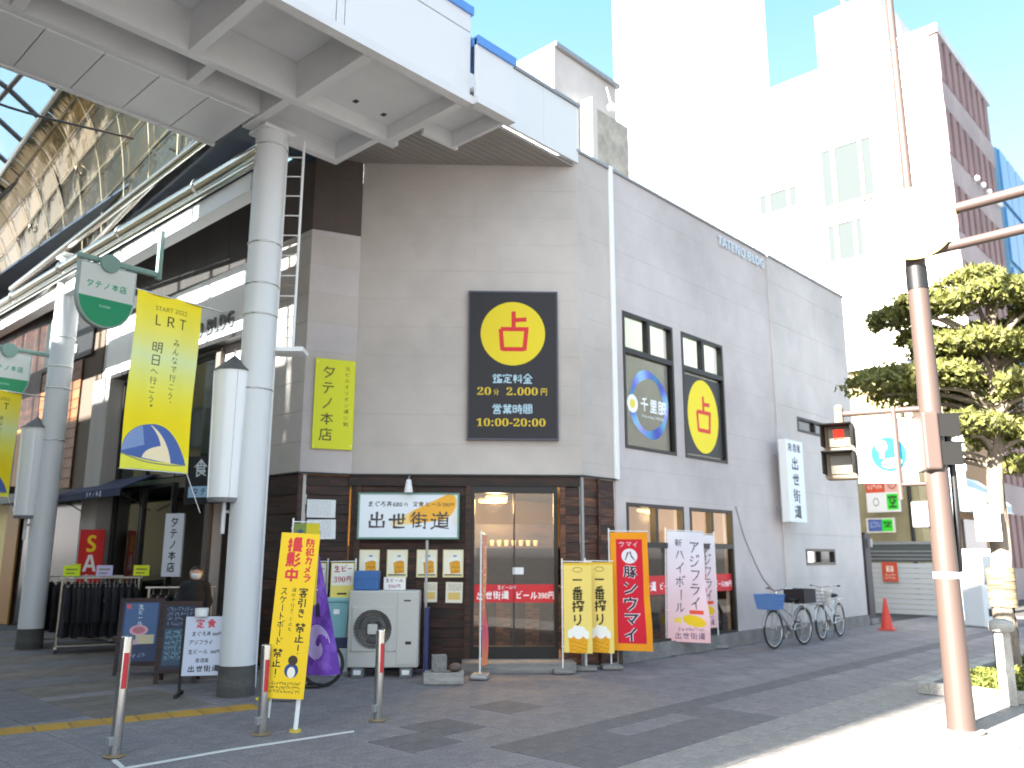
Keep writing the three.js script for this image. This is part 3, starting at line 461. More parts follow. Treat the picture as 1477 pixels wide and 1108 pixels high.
// ---------------------------------------------------------------- inside the pub: counter, shelves, cups, lamps
const woodA = mat([0.2, 0.1, 0.045], { map: T.wood, roughness: 0.5 }), woodB = mat([0.06, 0.026, 0.014], { map: T.wood, roughness: 0.5 });
const inF = (s, off) => on(FR, s, 0, off);
{
  const c = thing('counter', 'brown wooden bar counter seen through the glass entrance', 'counter', inF((doorS0 + doorS1) / 2, -2.0).setY(0.1), FR.th);
  for (let k = 0; k < 8; k++) add('front_board', chamfer(0.236, 0.92, 0.03, 0.004), k % 2 ? woodA : woodB, c, V(-0.84 + k * 0.24, 0.47, 0.25));
  add('counter_top', rb(2.1, 0.05, 0.6, 0.015, 0, 0.97, 0), woodA, c); add('counter_back', b2(-0.95, 0.95, 0.01, 0.94, -0.25, 0.2), woodB, c);
  const sh = thing('cup_shelf', 'dark wooden wall shelf behind the bar counter', 'shelf', inF((doorS0 + doorS1) / 2 + 0.1, -2.75).setY(1.72), FR.th);
  add('shelf_board', b2(-0.8, 0.8, 0, 0.035, -0.14, 0.14), woodB, sh); add('shelf_back', b2(-0.8, 0.8, 0.036, 0.42, -0.14, -0.12), woodB, sh); for (const s of [-0.7, 0.7]) add('bracket', b2(s - 0.015, s + 0.015, -0.16, -0.002, -0.13, 0.1), woodB, sh);
  const cup = new THREE.LatheGeometry([[0, 0], [0.035, 0], [0.045, 0.1], [0.042, 0.1], [0.034, 0.012], [0, 0.012]].map(([a, b]) => new THREE.Vector2(a, b)), 12), cm = mat([0.6, 0.5, 0.36], { roughness: 0.35 });
  for (let k = 0; k < 7; k++) single('cup', cup, cm, 'small tan cup in the row on the shelf behind the bar', 'cup', inF((doorS0 + doorS1) / 2 - 0.3 + k * 0.13, -2.72).setY(1.756), 0, 'cups on the bar shelf');
  // hanging warm lamps: tubes under the ceiling, as the glass shows them
  const wl = [[(doorS0 + doorS1) / 2 - 0.25, -1.0, 0.36], [(doorS0 + doorS1) / 2 - 0.3, -1.9, 0.5]];
  for (const [s, o, L] of wl) lamp(inF(s, o).setY(2.5), FR.th, L, 'glass entrance', 1.2);
  for (const [x, z, L] of [[11.5, -9.0, 0.3], [13.3, -9.0, 0.45], [13.95, -9.3, 0.3]]) lamp(V(x, 2.42, z), 0, L, 'street windows', 0.25);
  function lamp(p, th, L, where, power) {
    const o = thing('ceiling_lamp', 'warm glowing ceiling lamp inside the pub behind the ' + where, 'lamp', p, th, 'warm pub lamps');
    add('lamp_glow', rb(L, 0.06, 0.1, 0.028), mat([0.5, 0.36, 0.16], { emissive: lin(1, 0.66, 0.24), emissiveIntensity: 0.17 }), o);
    add('mount', b2(-L / 2, L / 2, 0.032, 0.06, -0.03, 0.03), M.frame, o); add('stem', bar(V(0, 0.06, 0), V(0, 2.77 - p.y, 0), 0.01), M.frame, o);
    const l = new THREE.PointLight(new THREE.Color(1, 0.62, 0.26), power); l.name = 'lamp_light'; l.position.set(0, -0.12, 0); l.castShadow = true; l.shadow.radius = 5; o.add(l);
  }
  // pale tubes upstairs
  for (const [x, z] of [[11.7, -9.1], [13.5, -9.1]]) {
    const o = thing('strip_light', 'white strip light on the ceiling upstairs behind the upper windows', 'lamp', V(x, 7.22, z), 0, 'strip lights upstairs');
    add('lamp_glow', rb(1.2, 0.04, 0.24, 0.015), mat([0.8, 0.8, 0.78], { emissive: lin(0.95, 1, 0.9), emissiveIntensity: 0.35 }), o); add('mount', b2(-0.62, 0.62, 0.022, 0.075, -0.14, 0.14), M.whiteClean, o);
    const l = new THREE.PointLight(new THREE.Color(0.95, 1, 0.92), 1.6); l.name = 'lamp_light'; l.position.set(0, -0.25, 0); l.castShadow = true; l.shadow.radius = 8; o.add(l);
  }
  // tables by the street windows
  for (const x of [11.7, 13.7]) { const t = thing('table', 'square wooden pub table behind the lower street windows', 'table', V(x, 0.1, -8.9), 0, 'pub tables'); add('table_top', rb(0.8, 0.04, 0.6, 0.012, 0, 0.7, 0), woodA, t); for (const [a, b] of [[-0.35, -0.25], [0.35, -0.25], [-0.35, 0.25], [0.35, 0.25]]) add('leg', b2(a - 0.02, a + 0.02, 0, 0.68, b - 0.02, b + 0.02), woodB, t); }
}
// ---------------------------------------------------------------- lit from behind by nothing: signs on the corner building
{
  const q = [pix(FR, 678, 424), pix(FR, 803, 634)], w = q[1][0] - q[0][0], h = q[0][1] - q[1][1];
  const sg = thing('fortune_sign', 'black fortune teller sign with red character on yellow disc on the clipped corner', 'sign', on(FR, (q[0][0] + q[1][0]) / 2, q[1][1] + h / 2, 0.05), FR.th);
  board(w, h, 0.06, cv(768, 1290, (x) => {
    x.fillStyle = '#151019'; x.fillRect(0, 0, 768, 1290); x.fillStyle = '#e2ca06'; x.beginPath(); x.arc(384, 370, 285, 0, 7); x.fill(); ink(x, '#d11f1c'); x.save(); x.translate(200, 150); glyph(x, '占', 0, 0, 400, 1.9, 0.95); x.restore();
    ink(x, '#a9c9d8'); tH(x, '鑑定料金', 205, 730, 84, 2.6, 1.06); tH(x, '営業時間', 205, 995, 84, 2.6, 1.06);
    ink(x, '#d9b916'); x.font = 'bold 92px serif'; x.textBaseline = 'top'; x.textAlign = 'left'; x.save(); x.translate(70, 830); x.scale(1.24, 1); x.fillText('20', 0, 0); x.restore(); glyph(x, '分', 212, 862, 54, 2.2); x.save(); x.translate(325, 830); x.scale(1.2, 1); x.fillText('2.000', 0, 0); x.restore(); glyph(x, '円', 622, 852, 66, 2.2);
    x.save(); x.translate(66, 1100); x.scale(1.22, 1); x.fillText('10:00-20:00', 0, 0); x.restore();
  }), M.black, sg, 'sign_panel');
  const fr = 0.025; add('sign_frame', [b2(-w / 2 - fr, w / 2 + fr, h / 2, h / 2 + fr, -0.04, 0.036), b2(-w / 2 - fr, w / 2 + fr, -h / 2 - fr, -h / 2, -0.04, 0.036), b2(-w / 2 - fr, -w / 2, -h / 2, h / 2, -0.04, 0.036), b2(w / 2, w / 2 + fr, -h / 2, h / 2, -0.04, 0.036)], mat([0.06, 0.06, 0.08], { metalness: 0.4, roughness: 0.4 }), sg);
}
{
  const q = [pix(PN, 455, 517), pix(PN, 507, 650)], w = q[1][0] - q[0][0], h = q[0][1] - q[1][1];
  const sg = thing('store_sign', 'tall yellow store sign with black vertical writing on the pale corner wall', 'sign', on(PN, (q[0][0] + q[1][0]) / 2, q[1][1] + h / 2, 0.03), PN.th);
  board(w, h, 0.03, cv(360, 900, (x) => { x.fillStyle = '#d2d414'; x.fillRect(0, 0, 360, 900); ink(x, '#4a4708'); tV(x, 'タテノ本店', 55, 70, 130, 1.9, 1.2); tV(x, '当ビルオリオン通り側', 265, 60, 46, 1.6, 1.36); }), mat([0.6, 0.6, 0.03], {}), sg, 'sign_panel');
  for (const y of [-h / 2 + 0.05, h / 2 - 0.05]) add('screw', [cyl(0.006, 0.006, 0.004, -w / 2 + 0.03, 0, 0), cyl(0.006, 0.006, 0.004, w / 2 - 0.03, 0, 0)].map((g) => g.rotateX(Math.PI / 2).translate(0, y, 0.013)), M.steel, sg);
}
{
  const q = [pix(FR, 518, 711, 0.05), pix(FR, 662, 778, 0.05)], w = q[1][0] - q[0][0], h = q[0][1] - q[1][1];
  const sg = thing('pub_sign', 'white pub name board with brush lettering, orange paint splash and green rim', 'sign', on(FR, (q[0][0] + q[1][0]) / 2, q[1][1] + h / 2, 0.06), FR.th);
  board(w - 0.05, h - 0.05, 0.08, cv(1000, 460, (x) => {
    x.fillStyle = '#dfe6ee'; x.fillRect(0, 0, 1000, 460);
    for (let i = 0; i < 260; i++) { const t = i / 260, a = 0.35 + 0.65 * t; x.fillStyle = t < 0.4 ? 'rgba(240,205,130,' + (0.05 + t * 0.35) + ')' : 'rgba(236,168,10,0.5)'; const cx = 330 + t * 560, cy = 320 - t * 190 + Math.sin(i * 2.3) * 16; x.beginPath(); x.ellipse(cx, cy, 26 + t * 60, 16 + t * 120, 0.5, 0, 7); x.fill(); }
    for (let i = 0; i < 40; i++) { x.fillStyle = 'rgba(236,168,10,0.8)'; x.fillRect(930 + (i * 37) % 55, 60 + i * 7, 26, 3); }
    ink(x, '#2c2a2c'); tH(x, 'まぐろ丼', 80, 72, 62, 2.6, 1.02); x.font = 'bold 60px sans-serif'; x.textBaseline = 'top'; x.fillText('680', 335, 74); glyph(x, '円', 450, 90, 40, 2.2); ink(x, '#4a3a10'); tH(x, '定食', 540, 76, 56, 2.4, 1.02); tH(x, 'ビール', 668, 76, 56, 2.6, 1); x.font = 'bold 50px sans-serif'; x.fillText('390', 838, 82); glyph(x, '円', 925, 88, 40, 2.2);
    ink(x, '#26262a'); brush(x, '出', 90, 190, 175, 2.7); brush(x, '世', 300, 200, 180, 2.7); brush(x, '街', 515, 190, 180, 2.2); brush(x, '道', 725, 195, 190, 2.0);
  }), M.whiteClean, sg, 'sign_panel', null, null, { roughness: 0.35 });
  const g = mat([0.12, 0.27, 0.22], { roughness: 0.4 }); const W = w / 2, H = h / 2;
  add('green_rim', [b2(-W, W, H - 0.025, H, -0.05, 0.05), b2(-W, W, -H, -H + 0.025, -0.05, 0.05), b2(-W, -W + 0.025, -H + 0.025, H - 0.025, -0.05, 0.05), b2(W - 0.025, W, -H + 0.025, H - 0.025, -0.05, 0.05)], g, sg);
  const p = pix(FR, 589, 700, 0.25), sp = thing('spot_lamp', 'small pale spot lamp hanging above the pub name board', 'lamp', on(FR, p[0], p[1], 0.2), FR.th);
  add('lamp_shade', new THREE.LatheGeometry([[0.02, 0.09], [0.035, 0.08], [0.06, -0.06], [0.066, -0.1], [0.06, -0.1], [0.03, 0.06]].map(([a, b]) => new THREE.Vector2(a, b)), 16), M.whiteClean, sp); add('bulb', new THREE.SphereGeometry(0.04, 12, 8).translate(0, -0.06, 0), M.white, sp); add('arm', tube([V(0, 0.09, 0), V(0, 0.14, -0.04), V(0, 0.15, -0.2)], 0.01, 6), M.greyMetal, sp);
}
{ // projecting sign on the side wall
  const q = [onZ(1131, 632, -7.4), onZ(1163, 754, -7.4)], h = q[0].y - q[1].y;
  const sg = thing('vertical_pub_sign', 'tall white pub sign with black vertical writing beside the narrow high window', 'sign', V((q[0].x + q[1].x) / 2 + 0.1, q[1].y + h / 2, -7.5), 0);
  board(0.78, h, 0.16, cv(240, 560, (x) => { x.fillStyle = '#e6edf6'; x.fillRect(0, 0, 240, 560); ink(x, '#1f2733'); tH(x, '居酒屋', 26, 24, 54, 2.4, 1.15); tV(x, '出世街道', 66, 110, 96, 2.5, 1.16); }), M.whiteClean, sg, 'sign_panel');
  add('bracket', [b2(-0.3, -0.25, h / 2 - 0.3, h / 2 - 0.26, -0.24, -0.081), b2(-0.3, -0.25, -h / 2 + 0.26, -h / 2 + 0.3, -0.24, -0.081), b2(0.2, 0.25, h / 2 - 0.3, h / 2 - 0.26, -0.24, -0.081), b2(0.2, 0.25, -h / 2 + 0.26, -h / 2 + 0.3, -0.24, -0.081)], M.greyMetal, sg);
}

// ---------------------------------------------------------------- entrance canopy of the arcade
const canopy = thing('arcade_canopy', 'large white steel canopy with stepped edges and deep coffers over the arcade entrance', 'canopy');
{
  const yb = 7.1, zA = -6.86, z2 = -8.42, z1 = -9.42, xL = -5;
  // fascia panels with joints, capped in blue
  const seams = [xL, -2.9, -1.4, 0.1, 1.6, 3.1, 4.55, 4.66, 6.56];
  for (let i = 0; i + 1 < seams.length; i++) { const w = seams[i + 1] - seams[i]; add('fascia_panel', chamfer(w - 0.012, 0.86, 0.05, 0.004), M.canopy, canopy, V((seams[i] + seams[i + 1]) / 2, yb + 0.12 + 0.43, zA)); add('fascia_panel', chamfer(w - 0.012, 0.32, 0.05, 0.004), M.canopy, canopy, V((seams[i] + seams[i + 1]) / 2, yb + 0.99 + 0.165, zA)); }
  add('fascia_backing', b2(xL, 6.53, yb + 0.02, 8.32, zA - 0.14, zA - 0.056), M.canopy, canopy);
  add('fascia_lip', b2(xL, 6.6, yb, yb + 0.11, zA - 0.1, zA + 0.025), M.canopy, canopy);
  add('blue_cap', b2(xL, 6.58, 8.335, 8.45, zA - 0.2, zA + 0.03), M.blueCap, canopy);
  add('end_panel', b2(6.535, 6.58, yb + 0.115, 8.33, z2, zA - 0.06), M.canopy, canopy);
  // beams along the street and ribs across
  add('beam', b2(xL, 6.64, yb, yb + 0.5, z2 - 0.06, z2 + 0.06), M.canopy, canopy);
  add('beam', b2(4.92, 6.4, yb, yb + 0.55, z1 - 0.05, z1 + 0.07), M.canopy, canopy);
  add('beam', b2(xL, 4.915, yb + 0.03, yb + 0.6, -9.15, -9.02), M.canopy, canopy);
  for (const x of [-4.7, -3.3, -1.9, -0.5, 0.9, 2.3, 3.7, 5.08, 6.5]) add('rib', b2(x - 0.06, x + 0.06, yb + 0.004, yb + 0.5, z2 + 0.061, zA - 0.142), M.canopy, canopy);
  for (const x of [-3.9, -1.9, 0.1, 2.1, 4.0]) add('rib', b2(x - 0.06, x + 0.06, yb + 0.034, yb + 0.5, -9.019, z2 - 0.061), M.canopy, canopy);
  add('rib', b2(4.92, 5.04, yb + 0.004, yb + 0.55, z1 + 0.071, z2 - 0.061), M.canopy, canopy); add('rib', b2(6.3, 6.4, yb + 0.004, yb + 0.55, z1 + 0.071, z2 - 0.061), M.canopy, canopy);
  // coffer ceilings: a shallow one at the corner, deep ones elsewhere
  add('coffer_panel', b2(5.141, 6.439, yb + 0.2, yb + 0.24, z2 + 0.062, zA - 0.143), M.canopy, canopy);
  add('coffer_panel', b2(5.041, 6.299, yb + 0.26, yb + 0.3, z1 + 0.072, z2 - 0.062), M.canopy, canopy);
  for (const x of [5.25, 5.75, 6.2]) add('slot', b2(x - 0.03, x + 0.03, yb + 0.192, yb + 0.199, z2 + 0.25, z2 + 0.32), M.frame, canopy);
  add('coffer_ceiling', b2(xL, 6.52, yb + 0.505, yb + 0.56, z2 + 0.0, zA - 0.145), M.canopy, canopy);
  add('coffer_ceiling', b2(xL, 6.39, yb + 0.61, yb + 0.66, -9.5, z2 - 0.02), M.canopy, canopy);
  add('canopy_roof', b2(xL, 6.52, 8.1, 8.2, -10.3, zA - 0.21), M.greyMetal, canopy);
  // grey soffit strip in panels behind the beam
  for (let k = 0; k < 16; k++) { const x0 = 4.9 - (k + 1) * 0.62; add('soffit_panel', chamfer(0.61, 1.06, 0.03, 0.004).rotateX(Math.PI / 2).translate(0, 0, 0), M.canopy, canopy, V(x0 + 0.31, yb + 0.02, -9.66)); }
  add('soffit_back', b2(xL, 4.9, yb + 0.06, yb + 0.12, -10.2, -9.155), M.frame, canopy);
  add('strip_edge', b2(xL, 4.92, yb + 0.0, yb + 0.25, -10.26, -10.2), M.canopy, canopy);
  // second, lower step
  add('step_panel', chamfer(0.68, 0.8, 0.04, 0.004), M.canopy, canopy, V(6.925, yb + 0.5, -6.78)); add('step_lip', b2(6.585, 7.28, yb, yb + 0.095, -6.9, -6.755), M.canopy, canopy);
  add('blue_cap', b2(6.585, 7.29, 7.925 - 0.015, 8.03, -7.3, -6.75), M.blueCap, canopy);
  add('step_side', b2(7.23, 7.28, yb + 0.1, 7.905, -7.84, -6.83), M.canopy, canopy); add('beam', b2(6.65, 7.28, yb, yb + 0.45, -7.9, -7.845), M.canopy, canopy); add('rib', b2(7.17, 7.229, yb + 0.002, yb + 0.45, -7.84, -6.905), M.canopy, canopy);
  add('coffer_panel', b2(6.585, 7.165, yb + 0.22, yb + 0.26, -7.84, -6.905), M.canopy, canopy);
  // third step: parapet up to the building's corner, slatted soffit beneath
  for (let k = 0; k < 3; k++) add('parapet_panel', chamfer(0.845, 0.98, 0.05, 0.004), M.white, canopy, V(7.31 + 0.85 * (k + 0.5), 7.8 + 0.5, -7.76));
  add('parapet_cap', b2(7.3, 9.9, 8.795, 8.85, -8.0, -7.73), M.greyMetal, canopy);
  add('parapet_end', b2(9.8, 9.85, 7.8, 8.79, -9.5, -7.82), M.white, canopy);
  const sl = M.slatBrown;
  for (let k = 0; k < 23; k++) { const z = -7.815 - k * 0.115, xr = Math.min(9.83, 17.62 + z + 0.02); if (xr > 6.45) add('soffit_slat', b2(6.45, xr, 7.745, 7.77, z - 0.103, z), sl, canopy); }
  add('soffit_board', slab([[6.45, -7.83], [9.79, -7.83], [6.9, -10.7], [6.45, -10.7]], 7.775, 7.8), M.frame, canopy);
}
// ---------------------------------------------------------------- columns with lamps, ladder
function column(z, name, label, sub) {
  const c = thing('arcade_column', label, 'column', V(5.26, 0, z), 0, undefined);
  add('shaft', cyl(0.203, 0.203, 6.75, 0, 0.34, 0, 32), M.column, c); add('base', cyl(0.215, 0.208, 0.338, 0, 0, 0, 32), mat([0.12, 0.115, 0.11], { map: T.stone, roughness: 0.8 }), c);
  for (const y of [3.6, 4.55, 4.95, 5.5, 6.85]) add('clamp_band', new THREE.TorusGeometry(0.205, 0.011, 6, 32).rotateX(Math.PI / 2).translate(0, y, 0), M.steel, c);
  add('column_head', rb(0.44, 0.05, 0.42, 0.01, 0, 7.07, 0), M.canopy, c);
  const l = thing('column_lamp', 'white tapered box lantern with dark pyramid cap on the ' + sub, 'lamp', V(5.02, 0, z - 0.12), 0.35);
  const bw = 0.2, tw = 0.225, H = 1.55, y0 = 2.26;
  const body = new THREE.CylinderGeometry(tw * 1.02, bw * 1.0, H, 28, 1); body.translate(0, y0 + H / 2, 0);
  for (let k = 0; k < 4; k++) { const a = k * Math.PI / 2 + 0.6; add('lantern_rib', bar(V(Math.cos(a) * bw * 1.01, y0, Math.sin(a) * bw * 1.01), V(Math.cos(a) * tw * 1.03, y0 + H, Math.sin(a) * tw * 1.03), 0.009, 6), M.whiteClean, l); }
  add('lantern_body', body, mat([0.76, 0.78, 0.8], { roughness: 0.22 }), l); add('lantern_cap', new THREE.ConeGeometry(tw * 1.12, 0.22, 28).translate(0, y0 + H + 0.11, 0), mat([0.1, 0.1, 0.1], { roughness: 0.5 }), l);
  add('lantern_base', new THREE.CylinderGeometry(bw * 1.06, bw * 0.95, 0.05, 28).translate(0, y0 - 0.025, 0), M.greyMetal, l); add('pipe', [bar(V(0, y0 - 0.05, 0), V(0, y0 - 0.42, 0), 0.025), bar(V(0, y0 - 0.16, 0), V(0.25, y0 - 0.16, 0.03), 0.02)], M.column, l); add('hanger', bar(V(0, y0 + H + 0.18, 0), V(0, y0 + H + 0.3, 0), 0.012), M.greyMetal, l);
  return c;
}
column(-9.3, 'a', 'thick pale blue steel column carrying the canopy corner', 'column under the canopy corner');
column(-16.3, 'b', 'pale steel column behind the clothes racks deeper in the arcade', 'column behind the clothes racks');
{
  const l = thing('ladder', 'narrow white steel ladder fixed behind the canopy column', 'ladder', V(5.62, 0, -9.3), -Math.PI / 4);
  for (const x of [-0.12, 0.12]) add('rail', bar(V(x, x < 0 ? 0.05 : 4.2, 0), V(x, 7.1, 0), x < 0 ? 0.03 : 0.018, 10), M.whiteClean, l);
  for (let k = 0; k < 10; k++) add('rung', bar(V(-0.12, 4.35 + k * 0.28, 0), V(0.12, 4.35 + k * 0.28, 0), 0.009), M.whiteClean, l);
  add('foot_plate', rb(0.5, 0.06, 0.34, 0.006, 0.04, 4.16, 0), M.whiteClean, l);
}
// ---------------------------------------------------------------- hanging banners and green shop signs
function banner(x0, x1, y0, y1, z, tex, label, barTo) {
  const b = thing('street_banner', label, 'banner', V((x0 + x1) / 2, y0, z), 0.06, undefined), w = x1 - x0, h = y1 - y0;
  const g = new THREE.PlaneGeometry(w, h, 14, 24), p = g.attributes.position; for (let i = 0; i < p.count; i++) { const u = p.getX(i) / w + 0.5, v = 0.5 - p.getY(i) / h; p.setZ(i, 0.03 * Math.sin(u * 5 + v * 2) * v + 0.018 * Math.sin(u * 11 + 1) * (1 - v * 0.4)); p.setX(i, p.getX(i) - v * 0.03 + 0.008 * Math.sin(v * 7)); } g.translate(0, h / 2, 0); g.computeVertexNormals();
  add('banner_cloth', g, printed(tex, { side: THREE.DoubleSide, roughness: 0.8 }), b); add('top_bar', bar(V(-w / 2 - 0.02, h + 0.005, 0.0), V(barTo, h - 0.02, 0), 0.014), M.steel, b); add('bottom_bar', bar(V(-w / 2 - 0.03, 0.0, 0.02), V(w / 2 - 0.03, 0, 0.0), 0.01), M.steel, b);
  add('stay_rope', bar(V(w / 2 - 0.03, 0, 0), V(w / 2 + 0.18, -0.45, 0.0), 0.005, 5), M.whiteClean, b);
}
const lrt = (s1, s2) => cv(400, 1000, (x) => {
  const g = x.createLinearGradient(0, 0, 0, 1000); g.addColorStop(0, '#ecd51c'); g.addColorStop(0.2, '#e6dc5c'); g.addColorStop(0.36, '#d5e0a4'); g.addColorStop(0.55, '#e4dc50'); g.addColorStop(0.72, '#ead20c'); g.addColorStop(0.9, '#ead40e'); g.addColorStop(0.92, '#e3dd4a'); g.addColorStop(1, '#dcd944'); x.fillStyle = g; x.fillRect(0, 0, 400, 1000);
  ink(x, '#4b4a22'); x.textAlign = 'left'; x.textBaseline = 'top'; x.font = '34px sans-serif'; x.save(); x.translate(118, 58); x.scale(1.08, 1); x.fillText('START 2022', 0, 0); x.restore(); ink(x, '#35341c'); x.font = '84px sans-serif'; x.fillText('L', 116, 98); x.fillText('R', 184, 98); x.fillText('T', 262, 98);
  ink(x, '#4a4c33'); tV(x, s1, 236, 240, 44, 1.6, 1.16); ink(x, '#40443a'); let y = 270; for (const [i, c] of [...s2].entries()) { const s = i < 2 ? 66 : 46; glyph(x, c, i < 2 ? 116 : 126, y, s, 1.7); y += s * 1.14; }
  // tram nose
  x.fillStyle = '#4a63a0'; x.beginPath(); x.moveTo(0, 905); x.bezierCurveTo(0, 800, 90, 745, 190, 740); x.bezierCurveTo(300, 745, 360, 850, 385, 955); x.lineTo(200, 945); x.lineTo(0, 920); x.fill();
  x.fillStyle = '#7d93bd'; x.beginPath(); x.moveTo(0, 900); x.bezierCurveTo(10, 820, 60, 770, 120, 758); x.lineTo(140, 860); x.lineTo(0, 905); x.fill(); x.fillStyle = '#ead9b4'; x.beginPath(); x.moveTo(165, 745); x.bezierCurveTo(240, 780, 290, 870, 300, 952); x.lineTo(130, 930); x.bezierCurveTo(140, 890, 180, 870, 235, 858); x.bezierCurveTo(220, 800, 190, 770, 165, 745); x.fill();
  x.strokeStyle = '#8d8468'; x.lineWidth = 7; x.beginPath(); x.moveTo(0, 918); x.quadraticCurveTo(200, 975, 385, 955); x.stroke();
});
banner(3.78, 4.6, 2.53, 4.6, -9.5, lrt('みんなで行こう、', '明日へ行こう。'), 'yellow tram opening banner hanging from the canopy corner column', 0.75);
{ const p = onZ(33, 567, -16.4), q = onZ(22, 718, -16.4); banner(p.x - 0.82, p.x, q.y, p.y, -16.4, lrt('あなたと進む、', '明日へ行こう。'), 'yellow tram opening banner hanging from the column deeper in the arcade', 1.0); }
function greenSign(px, py, z, label, s) {
  const P = onZ(px, py, z), g = thing('hanging_shop_sign', label, 'sign', P, 0.05), w = 0.74;
  const sh = new THREE.Shape(); sh.moveTo(-w / 2, 0.1); sh.lineTo(w / 2, 0.1); sh.lineTo(w / 2, -0.35); sh.quadraticCurveTo(w / 2 - 0.05, -0.72, 0, -0.74); sh.quadraticCurveTo(-w / 2 + 0.05, -0.72, -w / 2, -0.35); sh.closePath();
  add('sign_body', new THREE.ExtrudeGeometry(sh, { depth: 0.08, bevelEnabled: true, bevelSize: 0.025, bevelThickness: 0.012, bevelSegments: 2, curveSegments: 10 }).translate(0, 0, -0.1), mat([0.34, 0.42, 0.41], { roughness: 0.4 }), g);
  const face = new THREE.ShapeGeometry(sh, 10); const uv = face.attributes.uv; for (let i = 0; i < uv.count; i++) uv.setXY(i, uv.getX(i) / w + 0.5, (uv.getY(i) + 0.76) / 0.88);
  add('sign_face', face, printed(cv(400, 470, (x) => { x.fillStyle = '#d5dcda'; x.fillRect(0, 0, 400, 470); x.fillStyle = '#0c9363'; x.fillRect(0, 255, 400, 220); ink(x, '#1f9a6c'); tH(x, 'タテノ本店', 45, 130, 56, 2.6, 1.1); ink(x, '#bfe6d4'); x.font = '24px sans-serif'; x.textBaseline = 'top'; x.fillText('TATENO', 150, 300); }), { roughness: 0.4 }), g, V(0, 0, -0.004));
  const m = mat([0.2, 0.33, 0.3], { roughness: 0.45 }); add('bracket_arm', rb(1.15, 0.07, 0.07, 0.01, 0.16, 0.19, -0.05), m, g); add('bracket_post', rb(0.07, 0.75, 0.07, 0.01, 0.72, 0.5, -0.05), m, g);
  add('badge', cyl(0.13, 0.13, 0.06, 0, 0, 0, 24).rotateX(Math.PI / 2).translate(0, 0.15, -0.02), m, g);
}
greenSign(157, 396, -11.6, 'green and white shield shop sign on a bracket near the canopy');
greenSign(12, 517, -16.6, 'green and white shield shop sign beside the farther tram banner');

